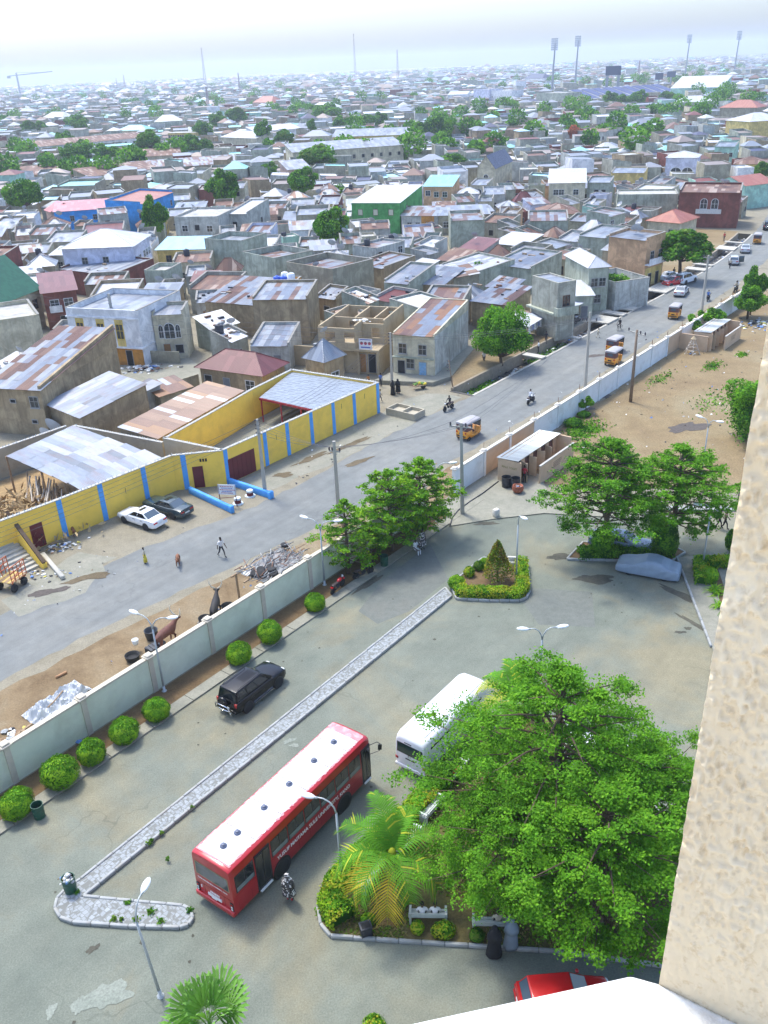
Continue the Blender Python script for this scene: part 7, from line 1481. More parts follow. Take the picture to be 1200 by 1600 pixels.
H = hp('yellow_house', 'yellow house with a brown tiled roof at the right edge', (1148,256), (1197,256), 5.0, 9, 'the yellow house at the right edge', roof='hip', wall='yellow', rf='rusty', rise=1.6, over=.4, win=[('brown',.2,2.4),('brown',.5,2.4),('brown',.8,2.4)])
H = hp('lavender_arch_house', 'lavender grey house with two large arches and a white roof', (1041,246), (1090,246), 7.0, 9, 'the lavender arched house', roof='hip', wall='lavender', rf='white', rise=1.4, over=.3, win=[('arch',.35,.9),('arch',.72,.9)])
for ch in H.o.children:
 if ch.name.startswith('window'): ch.scale = (2.2,1,1.7)
H = hp('mint_house', 'mint green two-storey house with small dark windows, farther back', (1117,229), (1150,229), 6.4, 8, 'the far mint green house', roof='lean', wall='mint', rf='zinc', rise=.6, win=[('std',.25,3.4),('std',.55,3.4),('std',.8,3.4)])
H = hp('yellow_house', 'tall yellow building with a half white roof cut by the right edge', (1172,190), (1230,186), 9.0, 14, 'the tall yellow building', roof='hip', wall='yellow', rf='white', rise=2.6, over=.4, win=[('std',.6,6)])
H = hp('peach_building', 'peach two-storey building with a white balcony beside the parked red car', (952,369), (1011,376), 7.4, 8, 'the peach building', c=(1031,367), roof='lean', wall='peach', rf='zinc', rise=.2, par=.4, dishes=2, side=[('r','std',.35,4.3),('r','std',.8,4.3)])
MB().box(H.w,H.w+.9,0,H.D,3.5,3.65).box(H.w+.8,H.w+.9,0,H.D,3.65,4.5).build('balcony', [WAL['white']], H.o); MB().box(H.w,H.w+.03,.3,H.D-.3,.1,2.9).build('shop_front', [WAL['yellow']], H.o)
for y in (.3,.7): d_ = put('door', door_mesh('void'), H.o, (H.w+.035, H.D*y, 0)); d_.rotation_euler = (0,0,R(90))
H = hp('red_roof_house', 'cream house with a red hipped roof in front of the brick red house', (1013,344), (1062,348), 3.8, 8, 'the red hipped roof by the drain', roof='hip', wall='cream', rf='redr', rise=1.8, over=.5, win=[('std',.75,1.2)])
H = hp('white_hip_house', 'grey two-storey house with a white hipped roof left of the peach building', (884,398), (921,418), 6.6, 8, 'the white hipped house', c=(941,410), roof='hip', wall='moss', rf='white', rise=1.2, over=.3, side=[('r','std',.3,3.8),('r','std',.7,3.8),('r','std',.5,1.4)])
H = hp('tall_grey_house', 'tall raw block house with an overhanging upper floor above the repair shed', (832,432), (872,444), 7.6, 6, 'the tall raw block house', c=(889,436), roof='para', wall='cement', rf='zinc', rise=0, par=.15, side=[('r','brown',.5,4.6)])
MB().box(-.6,H.w+.9,-.5,H.D,3.5,3.75).box(H.w,H.w+.9,-.5,-.35,3.75,4.6).box(H.w+.78,H.w+.9,-.35,H.D,3.75,4.6).build('balcony', [WAL['moss']], H.o)
H = hp('light_green_shop', 'pale green shop with a green door and a white roof beside the repair shed', (899,462), (927,461), 3.6, 7, 'the pale green shop', roof='open', wall='moss', rf='white', rise=.6, over=.3, door=[('iron',.55)])
H = hp('low_block_wall_house', 'unroofed grey block room above the bushy tree beside the peach building', (912,436), (962,452), 3.2, 6, None, roof='para', wall='grey', rf='deck', rise=-1.2, par=1.0)
H = hp('orange_wall_house', 'house with an orange side wall and blue water drums on its roof', (411,452), (452,452), 6.0, 7, 'the orange wall with blue drums', roof='para', wall='orange', rf='deck', rise=0, par=.3)
for i, (x, y, c) in enumerate([(.35,.4,'b'),(.6,.4,'b'),(.75,.7,'w'),(.45,.8,'w')]):
 tkk = put('water_tank', TANK, H.o, (x*H.w, y*H.D, 6.05)); paint(tkk, M('drum_blue', (.03,.10,.55), .5) if c == 'b' else m_head)
for i, (a, b, h, dep, kw, lb) in enumerate([
 ((380,402),(430,412),5.6,8,dict(roof='para',wall='moss',rf='patchy',rise=-.6,par=.9),'open topped grey block house with low dividing walls, right of the sky blue roof'),
 ((320,380),(380,383),6.0,8,dict(roof='para',wall='moss',rf='zinc',rise=-.5,par=.8),'tall open topped cement house behind the one with low dividing walls'),
 ((448,418),(520,430),5.8,9,dict(roof='para',wall='block',rf='patchy',rise=-.5,par=.9,dishes=1),'dark block house with white pans on its sunken roof beside the blue drums'),
 ((560,412),(600,420),4.2,7,dict(roof='lean',wall='mud',rf='patchy',rise=.7,sheets=True,win=[('void',.4,1.6)]),'mud house with a patched roof right of the dark block house'),
 ((320,470),(395,476),4.6,10,dict(roof='open',wall='mud',rf='patchy',rise=1.4,sheets=True),'wide patched rusty roof between the beige arched house and the tall stained mud house'),
 ((226,428),(262,428),4.8,6,dict(roof='para',wall='moss',rf='deck',rise=0,par=.6),'small blank cement box house behind the white yellow windowed house'),
 ((132,398),(215,396),4.4,7,dict(roof='lean',wall='cement',rf='white',rise=.5),'cement house with a pale roof against the lavender house wall'),
 ((95,420),(180,430),4.2,9,dict(roof='lean',wall='brick',rf='zinc',rise=.8,sheets=True),'reddish house with a pale zinc roof below the lavender house'),
 ((600,440),(640,444),4.4,8,dict(roof='lean',wall='moss',rf='zinc',rise=1.2,sheets=True),'blue grey zinc roof on a block house above the unfinished house'),
 ((620,440),(690,446),3.6,8,dict(roof='open',wall='mud',rf='zinc',rise=1.0,sheets=True),'low bright zinc roof left of the bushy tree in the lane'),
 ((770,412),(830,420),4.0,9,dict(roof='lean',wall='moss',rf='zinc',rise=.9,sheets=True),'grey block house with smooth blue grey roof above the tall raw block house'),
 ((690,415),(745,428),3.8,8,dict(roof='lean',wall='moss',rf='white',rise=.8,sheets=True),'narrow white roof slanting down beside the bushy lane tree'),
 ((660,420),(680,440),3.5,7,dict(roof='open',wall='block',rf='patchy',rise=.8,sheets=True),'striped patched roof left of the narrow white roof'),
 ((655,478),(720,480),4.0,8,dict(roof='lean',wall='block',rf='rusty',rise=.8,sheets=True),'rusty pink striped roof behind the rusty roofed shop house'),
 ((738,470),(790,476),3.6,8,dict(roof='open',wall='mud',rf='patchy',rise=.8,sheets=True),'rusty and blue patched roof above the round tree by the road'),
 ((905,368),(948,372),5.4,8,dict(roof='lean',wall='moss',rf='zinc',rise=.5),'moss grey house with a long zinc roof left of the peach building'),
 ((825,345),(888,344),5.6,7,dict(roof='lean',wall='moss',rf='patchy',rise=.6),'big blank mossy wall with a rusty roof below the faded red hipped roof'),
 ((755,304),(790,303),4.6,7,dict(roof='lean',wall='grey',rf='zinc',rise=.7,win=[('std',.5,1.5)]),'grey house with a blue tinted roof right of the blank cement cube'),
 ((955,270),(1008,270),5.0,8,dict(roof='lean',wall='yellow',rf='zinc',rise=.5,par=.2),'stained yellow wall house in front of the lavender arched house'),
 ((918,285),(955,285),6.0,7,dict(roof='lean',wall='moss',rf='zinc',rise=.4,win=[('void',.4,3.2),('void',.7,3.2)]),'dark mossy house with two black window holes beside the big plain white roof'),
 ((965,306),(1060,305),5.2,8,dict(roof='para',wall='moss',rf='deck',rise=0,par=.3),'long blank mossy wall left of the brick red arched house'),
 ((900,204),(948,206),6.5,9,dict(roof='lean',wall='grey',rf='rusty',rise=.6,win=[('arch',.35,3.6),('arch',.6,3.6),('std',.1,3.6),('std',.9,3.6)]),'far grey house with two pointed arches and a pinkish roof'),
 ((1060,160),(1115,158),8,12,dict(roof='hip',wall='grey',rf='white',rise=3.,over=.4),'far grey block house under a pale hipped roof near the stadium hall'),
 ((1125,168),(1183,168),8,12,dict(roof='hip',wall='block',rf='redr',rise=3.2,over=.4),'far unfinished block house with a peach hipped roof right of the pale one'),
 ((395,160),(425,160),7,14,dict(roof='hip',wall='pink',rf='redr',rise=5.,over=.4),'far house with a big red brown hipped roof left of centre'),
 ((482,168),(522,167),6,14,dict(roof='hip',wall='white',rf='white',rise=3.4,over=.4),'far broad white pyramid roof beyond the trees in the middle'),
 ((66,184),(98,184),6,12,dict(roof='hip',wall='white',rf='white',rise=4.,over=.4),'far white pyramid roof at the upper left'),
 ((183,204),(228,203),6,10,dict(roof='hip',wall='cream',rf='teal',rise=2.5,over=.4,win=[('void',.1*k,3) for k in range(1,10)]),'far long building with a turquoise roof at the upper left'),
 ((820,122),(848,122),9,14,dict(roof='hip',wall='white',rf='navy',rise=5,over=.4),'far white house with a navy blue pyramid roof near the floodlights'),
 ((740,140),(765,140),12,14,dict(roof='para',wall='lavender',rf='deck',rise=0,par=.3),'far pale lavender block, leftmost of the big buildings before the floodlights'),
 ((766,142),(800,142),11,12,dict(roof='para',wall='white',rf='deck',rise=0,par=.3,win=[('std',.1,6),('std',.1,2)]),'far white block right of the pale lavender one'),
 ((838,146),(885,146),10,16,dict(roof='para',wall='moss',rf='deck',rise=0,par=.3),'far greenish block in front of the floodlight masts'),
 ((700,148),(730,147),8,12,dict(roof='open',wall='white',rf='white',rise=2,win=[('std',.1*k,4) for k in range(1,10)]),'far white two-storey house with a row of windows and a white roof'),
 ((1048,138),(1128,136),9,40,dict(roof='open',wall='mint',rf='white',rise=7.,over=.4),'huge white roofed sports hall beside the stadium')]):
 hp('town_house' if i < 33 else 'sports_hall', lb, a, b, h, dep, None if i > 12 else None, cat='house' if i < 33 else 'hall', **kw)
# long school blocks at the left and the big cream compound
for a, b, h, dep, wl_, rf_, lb, lm in [((63,229),(228,214),6.6,9,'white','rusty','long white two-storey school block with a rusty roof','the long white school block'),((200,246),(282,241),5.0,9,'cream','rusty','cream school block with a row of dark windows left of the trees',None),((0,276),(130,268),3.6,12,'mud','rusty','long low rusty roof at the left edge behind the dark tree','the long low rusty roof'),((140,276),(255,262),3.6,11,'block','rusty','long low rusty roof right of the palm, middle of three',None),((205,266),(390,252),3.6,10,'block','patchy','longest low rusty roof stretching behind the white roofs',None),
 ((262,208),(305,207),6.4,9,'yellow','deck','yellow two-storey school block between the leafy trees',None),((458,238),(630,226),7.5,12,'cream','zinc','huge cream compound with a pale grey roof','the huge cream compound'),((520,214),(636,210),8,12,'yellow','zinc','yellow rear wing of the huge cream compound',None),((345,214),(400,216),6.0,10,'cream','white','cream school building with a white gabled roof and dark arcade','the white gabled school'),((400,206),(470,200),6,10,'white','white','white roofed building right of the white gabled school',None),((450,265),(485,262),5.5,8,'pink','zinc','pink two-storey house below the huge cream compound',None)]:
 hp('school_block' if 'school' in lb else 'long_building', lb, a, b, h, dep, lm, roof='open', wall=wl_, rf=rf_, rise=2.0 if rf_ != 'deck' else 0, over=.4, cat='building', win=[('void' if k % 3 else 'std', (k+.5)/12, z) for k in range(12) for z in ((1.2,4.2) if h > 6 else (1.2,))])
house('long_shed', 'long low patched tin roof pressed against the back of the yellow compound', W(13.2,27.0), W(27.2,30.0), 2.9, 4.6, 'open', 'mud', 'rusty', .5, sheets=True, over=.2, cat='shed')
# the unfinished two-storey block house
u0, u1, u2 = G(504,582), G(592,588), G(637,545); uh = thing('unfinished_house', 'roofless unfinished two-storey block house with a round faced poster on its front', 'house', u0, math.atan2((u1-u0).y, (u1-u0).x)); LM.append(('the roofless unfinished house', (u0+u2)/2)); uw, ud = (u1-u0).length, 11.0
FOOT.append([W(*ST(u0)), W(*ST(u1)), u1+Vector((-(u1-u0).y,(u1-u0).x,0)).normalized()*ud, u0+Vector((-(u1-u0).y,(u1-u0).x,0)).normalized()*ud])
bw = M('raw_block', (.42,.335,.21), .93, .14, 1.2, dirt=((.22,.16,.1), .5, .6), bump=.3, bscale=14)
def ub(nm, *b): m = MB(); m.box(*b); return m.build(nm, [bw], uh)
def upper(x0, x1, y0, y1, holes=()):                         # a wall of the upper floor, pierced by openings, along x
 xs = sorted([x0, x1]+[v for h_ in holes for v in h_]);
 for a, b in zip(xs[:-1], xs[1:]):
  if any(abs(a-h_[0]) < 1e-6 for h_ in holes): ub('wall', a, b, y0, y1, 3.25, 4.0); ub('lintel', a, b, y0, y1, 5.25, 5.75)
  else: ub('wall', a, b, y0, y1, 3.25, 5.75)
ub('ground_floor', 0, uw, .6, ud, 0, 3.0); ub('floor_slab', -.3, uw+.1, -.1, ud+.1, 3.0, 3.25)
upper(-.2, uw*.62, -.05, .15, [(.7,2.0),(3.2,4.6)]); upper(uw*.62, uw, 2.6, 2.8, [(uw*.62+1.2,uw*.62+2.2)]); upper(-.2, uw, ud-.2, ud, [(1,2.2),(5,6.2)]); upper(0, uw, 5.0, 5.18, [(2.0,2.9),(6.0,6.9)]);
for x, y0, y1, z in ((-.2,.15,ud-.2,5.9),(uw*.62-.2,.15,2.8,6.1),(uw-.2,2.8,ud-.2,6.2),(uw*.36,5.18,ud-.2,5.75),(uw*.7,5.18,ud-.2,5.75)): ub('wall', x, x+.2, y0, y1, 3.25, z)
for x in (0, uw*.33, uw*.62, uw-.3): ub('pillar', x, x+.3, .2, .6, 0, 3.0)
for x, k in ((.9,'void'),(uw*.7,'wood'),(uw*.87,'void')): put('door', door_mesh(k), uh, (x,.6,.2)).scale = (1.05,1,1.15)
for i in range(26): MB().box(-.05,.05,-.01,.02,-.05,.05).build('putlog_hole', [m_void], uh, loc=(hq.uniform(.4,uw-.3),.59,hq.choice((.6,1.3,2.5,2.8))))
ps = MB().box(-.85,.85,-.03,0,0,1.35).build('poster', [M('poster_white', (.70,.70,.72), .6, .04, 4)], uh, loc=(uw*.80,-.11,3.3))
for i, x in enumerate((-.5,0,.5)): m = MB(); m.lathe([(.2,-.006),(.2,0)], 14, (x,-.034,.78), 0, 'y'); m.lathe([(.10,-.012),(.10,-.006)], 10, (x,-.034,.86), 1, 'y'); m.build('portrait', [M('poster_red', (.45,.05,.10), .7), M('poster_skin', (.16,.08,.05), .7)], ps)
m = MB(); m.box(-.6,.6,-.038,-.031,.2,.36); m.box(-.7,.7,-.038,-.031,1.18,1.28); m.build('lettering', [M('ink_blue', (.10,.14,.40), .7)], ps)
m = scraps(14,1.2,.5,.3,6,.3); m.m = [0]*len(m.m); m.build('white_sacking', [m_litter[0]], uh, False, (uw*.6,3.6,5.7))
MB().box(0,7.2,-.1,.1,0,2.6).build('yard_wall', [bw], uh, loc=(-6.6,2.2,0))
# the cement yard in front of the white house
ya, yb, yd = G(165,650), G(318,622), G(150,545); FOOT.append([ya, yb, yb+yd-ya, yd]); poly_sheet('cement_yard', [G(*k) for k in ((190,640),(312,612),(312,572),(290,556),(205,556),(180,590))], .014, GM_conc)
yv = thing('block_yard_wall', 'low grey block wall along the open cement yard before the white house', 'wall', (0,0,0))
for a, b in ((G(222,566),G(282,568)),(G(182,592),G(178,632)),(G(236,628),G(312,604))): MB().bar(a+Vector((0,0,.8)), b+Vector((0,0,.8)), .2, 1.6).build('wall_panel', [WAL['block']], yv)
house('lean_to', 'small rusty lean-to roof on the low wall of the open cement yard', G(250,618,2.2), G(296,604,2.2), 2.2, 3.4, 'open', 'block', 'rusty', .5, sheets=True, cat='shed'); house('grey_hut', 'tiny grey hut with a zinc roof at the left of the open cement yard', G(196,612,2.6), G(212,618,2.6), 2.6, 3.2, 'open', 'grey', 'zinc', .5, sheets=True, cat='shed', win=[('void',.5,.9)])
o = scraps(70,3.2,1.4,.5,61,.3).build('junk_heap', [m_litter[0], m_litter[1], m_wood, m_blk, m_rust, m_metalscrap], None, False, G(226,577)); tag(o, 'heap of boards and junk behind the low wall of the cement yard', 'junk', kind='stuff')
# roadside sheds
rs = thing('repair_shed', 'dark open repair shed with a sagging tin awning behind the parked motorcycles', 'shed', W(77,17.0,.14), TH); LM.append(('the repair shed', W(77,19)))
for x in (-3.2,0,3.2): MB().bar((x,-.6,0),(x,-.6,2.5),.12).build('post', [m_wood], rs)
roof_plane(rs, (-3.6,-1.1,2.35), (3.6,-1.0,2.55), (3.6,3.4,3.1), (-3.6,3.4,3.1), 'zinc', True); MB().box(-3.4,3.4,3.2,3.4,0,3.0).box(-3.4,-3.2,0,3.2,0,2.7).build('wall', [WAL['moss']], rs); scraps(40,2.6,1.0,.8,9,.3).build('clutter', [m_dark, m_tyre, m_wood, m_blk, m_blk, m_litter[5]], rs, False, (0,1.4,0)); FOOT.append([W(73,16),W(81,16),W(81,21),W(73,21)])
cs = thing('clothes_stall', 'stall with hanging white clothes under a zinc roof right of the round tree', 'stall', W(69,18.6,.42), TH+R(6))
roof_plane(cs, (-3,-1.6,2.1), (3,-1.6,2.1), (3,2.4,2.7), (-3,2.4,2.7), 'patchy', True); MB().box(-2.9,2.9,2.2,2.4,0,2.6).build('wall', [WAL['block']], cs)
for x in (-2.8,0,2.8): MB().bar((x,-1.4,0),(x,-1.4,2.1),.1).build('post', [m_wood], cs)
for i in range(9): x = -2.6+.62*i; MB().add([(x,-1.5,2.0),(x+.45,-1.48,2.0),(x+.5,-1.55,1.0+.2*(i % 3)),(x-.05,-1.45,1.1+.15*(i % 2)),(x,-1.42,2.0),(x+.45,-1.40,2.0),(x+.5,-1.40,1.0+.2*(i % 3)),(x-.05,-1.36,1.1+.15*(i % 2))], [(3,2,1,0),(4,5,6,7),(0,1,5,4),(1,2,6,5),(2,3,7,6),(3,0,4,7)]).build('hanging_cloth', [[m_litter[0], m_litter[5], M('cloth_blue', (.2,.25,.45), .9)][i % 3]], cs)
FOOT.append([W(65,17),W(72,17),W(72,22),W(65,22)])
ls = thing('open_shed', 'wide pale zinc shed roof over firewood and pallets behind the yellow wall', 'shed', W(0,0), TH); LM.append(('the firewood shed', W(5,28)))
q4 = [Vector(p) for p in ((2.2,23.6,2.9),(10.0,22.3,3.2),(9.2,34.5,3.9),(1.6,33.6,3.7))]; roof_plane(ls, q4[0]-Vector((.2,.6,0)), q4[1], q4[2], q4[3], 'zinc', True)
for p in (q4[0],q4[1],q4[2],q4[3],(q4[0]+q4[3])/2): MB().bar((p.x,p.y+.3,0),(p.x,p.y+.3,p.z-.1),.14).build('post', [m_wood], ls)
for i in range(9): MB().bar((2.0,24.0+.0*i,.25+.29*i),(6.5,23.2,.25+.29*i),.05,.16).build('pallet_slat', [M('bleached_wood', (.52,.46,.38), .9, .2, 6)], ls)
for x in (2.2,3.6,5.2,6.4): MB().bar((x,24.05-.17*(x-2.0),.1),(x,24.05-.17*(x-2.0),2.8),.1).build('pallet_post', [m_wood], ls)
for i in range(34): a = hq.uniform(-.3,.5); p = Vector((hq.uniform(1.2,2.4), hq.uniform(25,31), .2+hq.uniform(0,1.6))); MB().tube([p-Vector((.9,1.0+a,.5)), p+Vector((.9,1.0+a,.5))], hq.uniform(.05,.09), 5).build('firewood', [m_wood if i % 2 else M('bleached_wood', (.52,.46,.38), .9, .2, 6)], ls)
FOOT.append([W(0,23),W(12,21),W(11,36),W(-1,36)])
yw = thing('cement_yard_wall', 'low grey cement wall round the firewood shed and straw yard', 'wall', W(0,0), TH)
for a, b in (((-7.0,23.0),(-4.8,38)),((-4.8,38),(10.2,37.4)),((10.6,36.9),(12.6,25.6))): wseg(a, b, 2.9, m_yin, parent=yw)
o = poly_sheet('straw_floor', [W(*p) for p in ragged([(-6.6,23.3),(10,21.9),(9.5,37),(-4.5,37.6)], 2, .1)], .012, M('straw', (.34,.23,.11), .95, .35, 1.4, dirt=((.20,.13,.07), .5, .8)), 'stuff')
q = np.random.default_rng(8); P = np.array([tuple(W(q.normal(-1.5,2.2), q.normal(27.5,2.4), abs(q.normal())*.45)) for i in range(2600)]); o = put('straw_heap', leaf_mesh('straw_heap', P, .22, [M('straw', (.34,.23,.11)), M('straw_light', (.45,.33,.17), .95)], .4, 4, 4)); o['kind'] = 'stuff'
dw = thing('satellite_dish', 'large white satellite dish on the ground behind the firewood shed', 'dish', W(9.5,40.5,1.1)); x = put('reflector', DISH, dw); x.rotation_euler = (R(62),0,R(150)); x.scale = (1.5,)*3; dw2 = dup(dw); dw2.location = W(11.5,42.6,1.0); dw2['label'] = 'grey panelled satellite dish lying behind the white one'
# ------------------------------------------------------------------ trees of the town
def depth_of(p): return (Vector(p)-Vector((0,0,EYE))).dot(_f)
TV = [clump_tree(7, 3.6, 9000, .24, 201, 'dark', 24, .3, .8), clump_tree(7, 3.4, 8000, .25, 202, 'neem', 20, .35, .9), clump_tree(8, 3.0, 7000, .25, 203, 'olive', 18, .35, 1.1), clump_tree(6, 3.6, 8000, .25, 204, 'neem', 22, .35, .6)]
TF = clump_tree(6, 3.4, 5000, .3, 205, 'flame', 16, .35, .7); TR = clump_tree(6.4, 3.9, 22000, .17, 206, 'neem', 34, .15, .82)
tg_ = 'trees among the houses'
for px, py, wpx, hpx, v, lb, lm in [(784,572,92,92,'R','big round bright green tree at the roadside beside the rusty roofed shop house','the big round roadside tree'),(1062,440,96,80,2,'spreading olive green tree beside the peach building','the spreading tree by the peach building'),(955,476,56,44,3,'low bushy tree over the dark maroon car at the drain',None),(750,452,50,44,0,'dark bushy tree in the lane left of the white hipped house','the bushy lane tree'),(523,402,66,72,1,'bright round topped tree standing alone among the zinc roofs','the lone bright tree'),(248,388,46,76,1,'slim bright tree at the right end of the lavender house',None),(350,336,58,66,1,'bright tree behind the pale grey two-storey house','the tree behind the pale grey house'),(478,318,56,52,1,'bright tree left of the green house',None),(43,345,66,64,0,'dark tree at the left of the blue house','the dark tree by the blue house'),(425,288,34,32,1,'small bright tree in front of the pink two-storey house',None),(500,280,72,50,2,'wide olive tree in front of the huge cream compound',None),(530,312,34,24,0,'low dark bush left of the green house roof',None),
 (240,256,48,62,2,'tall yellowish tree among the school blocks','the tall yellowish tree'),(318,226,34,36,0,'dark round tree right of the yellow school block',None),(297,252,48,38,1,'bright low tree below the yellow school block',None),(322,250,34,32,0,'darker tree beside the bright one below the yellow block',None),(122,264,58,40,0,'broad dark tree in front of the white school block, left one',None),(168,264,52,36,1,'broad green tree in front of the white school block, right one',None),(108,244,34,38,0,'round dark tree at the left end of the white school block',None),(66,250,22,20,1,'small round tree left of the white school block',None),(40,252,26,24,2,'small dull tree at the left edge before the school',None),(48,220,26,30,2,'tree behind the white school block, far left',None),(64,218,34,26,1,'wide tree beside the far left one behind the school',None),(125,212,38,34,0,'clump of dark tree behind the turquoise roofed building',None),(132,218,30,30,2,'dull tree in front of the dark clump near the turquoise roof',None),
 (372,204,40,44,2,'olive tree left of the red brown hipped roof',None),(345,208,34,30,1,'light tree left of the white gabled school',None),(415,236,32,44,1,'green tree before the white gabled school',None),(447,240,34,36,2,'thin brownish tree beside the white gabled school',None),(490,222,18,34,2,'narrow yellow green tree beyond the cream compound',None),(512,196,58,36,0,'wide dark tree below the far white pyramid roof',None),(535,214,36,30,1,'tree at the left end of the cream compound rear wing',None),(572,212,38,32,0,'tree above the cream compound rear wing, middle',None),(592,204,30,26,1,'tree above the cream compound rear wing, right',None),
 (655,228,46,34,1,'left tree of the cluster right of the cream compound','the tree cluster by the cream compound'),(685,226,52,46,0,'tallest tree of the cluster right of the cream compound',None),(750,196,26,26,0,'dark round tree above the middle of the town',None),(708,270,48,30,0,'low wide dark tree left of the navy roof',None),(628,258,20,20,1,'small tree at the corner of the cream compound',None),(762,243,24,22,0,'small round tree above the navy roof',None),(680,196,20,20,1,'small tree left of the dark round one',None),(895,230,34,30,'F','tree covered with orange red blossom','the orange blossomed tree'),(968,200,40,26,0,'wide tree below the stadium trees',None),
 (895,166,22,18,0,'stadium tree, leftmost of the row',None),(950,172,30,26,1,'stadium tree second from the left, wide and bright',None),(972,172,28,24,0,'stadium tree in the middle of the row, darker',None),(998,172,32,28,1,'stadium tree right of the middle, tallest',None),(1040,166,30,22,2,'dull stadium tree below the white hall roof',None),(1105,150,56,24,1,'bright tree in front of the white stadium hall',None),(1185,165,40,20,0,'dark tree below the blue roofs at the right',None),(1104,350,22,24,1,'small bright tree before the brick red house',None),(1186,290,34,36,2,'thin tree beside the mint house at the right edge',None),(1172,492,44,72,1,'tree inside the wall cut by the plastered pier',None)]:
 p = G(px, py); k = FPX/depth_of(p); r_, h_ = wpx/2/k, min(hpx/k*1.1, 15); ms_ = TR if v == 'R' else TF if v == 'F' else TV[v]; rr, hh = {'R': (3.9,6.4), 'F': (3.4,6), 0: (3.6,7), 1: (3.4,7), 2: (3.,8), 3: (3.6,6)}[v]
 tree('town_tree', lb, ms_, (p.x, p.y, 0), px*.7, r_/rr, tg_, sz=h_/hh)
 if lm: LM.append((lm, p))
def date_palm(px, py, h, label):
 o = thing('date_palm', label, 'palm', G(px, py)); m = MB(); m.tube([(0,0,0),(.1,0,h)], [.28,.2], 8); m.build('trunk', [M('palm_bark', (.17,.10,.065))], o); q = random.Random(px)
 for i in range(18): x = frond(o, i*2.4, R(70-85*(i/18)), 3.6, R(60), 0, q, 14); x.location = (.1,0,h)
date_palm(188, 284, 6.0, 'grey green date palm among the long rusty roofs'); date_palm(165, 200, 8.0, 'far date palm left of the turquoise roofed building'); LM.append(('the date palm', G(188, 284)))

# ------------------------------------------------------------------ the rest of the houses
OX, OY, NX, NY = -330, 40, 760, 640; occ = np.zeros((NX, NY), bool)
def mark(q, grow=.4, test=False):
 A, B, C, D = [np.array(p[:2]) for p in q]; u, v = B-A, D-A; lu, lv = np.linalg.norm(u), np.linalg.norm(v); u, v = u/lu, v/lv
 a, b = np.meshgrid(np.arange(-grow, lu+grow+.01, .7), np.arange(-grow, lv+grow+.01, .7)); P = A+a[..., None]*u+b[..., None]*v; i, j = (P[..., 0]-OX).astype(int).clip(0, NX-1), (P[..., 1]-OY).astype(int).clip(0, NY-1)
 if test: return occ[i, j].any()
 occ[i, j] = True
for q_ in FOOT: mark(q_)
mark([W(-60,-60), W(46,-60), W(46,25), W(-60,25)]); mark([W(12,17), W(36,17), W(36,31), W(12,31)]); mark([W(-7,20), W(13,20), W(13,38), W(-7,38)]); mark([W(40,0), W(62,0), W(62,22), W(40,22)])
for s_ in range(44, 250, 4): mark([WB(s_,-60 if s_ < 118 else -3), WB(s_+5,-60 if s_ < 118 else -3), WB(s_+5,20.5 if s_ < 160 else 16), WB(s_,20.5 if s_ < 160 else 16)])
for o in list(col.objects):
 if o.name.startswith(('town_tree','date_palm')): x, y = o.location.xy; e = 1.2; mark([(x-e,y-e),(x+e,y-e),(x+e,y+e),(x-e,y+e)])
fq = random.Random(4242); fill = []
sp = [(x, y) for x in np.arange(-290, 380, 2.6) for y in np.arange(84, 430, 2.6)]; sp = [(x+fq.uniform(-.8,.8), y+fq.uniform(-.8,.8)) for x, y in sp]; sp.sort(key=lambda p: math.hypot(*p)+fq.uniform(0, 9))
def in_view(p, mx=60): x, y = pix(p); return -mx < x < 1200+mx
WW = ['cement']*6+['moss']*6+['block']*4+['mud']*4+['grey']*3+['cream']*2+['brick','peach','white','yellow','pink','mint','lavender']; RW = ['zinc']*8+['patchy']*5+['rusty']*3+['white']*3+['maroon']; seen = {}
def name_house(c, wl_, rf_, two):
 px, py = pix(c); best = sorted(LM, key=lambda L: (L[1]-c).length)[0]; qx, qy = pix(best[1]); dx, dy = px-qx, py-qy
 rel = ('right of' if dx > 0 else 'left of') if abs(dx) > 1.6*abs(dy) else ('behind' if dy < 0 else 'in front of'); key = (wl_, rf_, two, rel, best[0]); n = seen[key] = seen.get(key, 0)+1
 od = ['', 'second ', 'third ', 'fourth ', 'fifth ', 'sixth ', 'seventh ', 'eighth '][min(n, 8)-1]
 return ' '.join(f"{od}{'two-storey ' if two else ''}{WNAME[wl_]} house, {RNAME[rf_].replace('patched rusty zinc', 'patched')} roof, {rel} {best[0]}".split()[:16])
used = sum(1 for o in col.objects if o.get('category') in ('house',))
LIM = 298-used
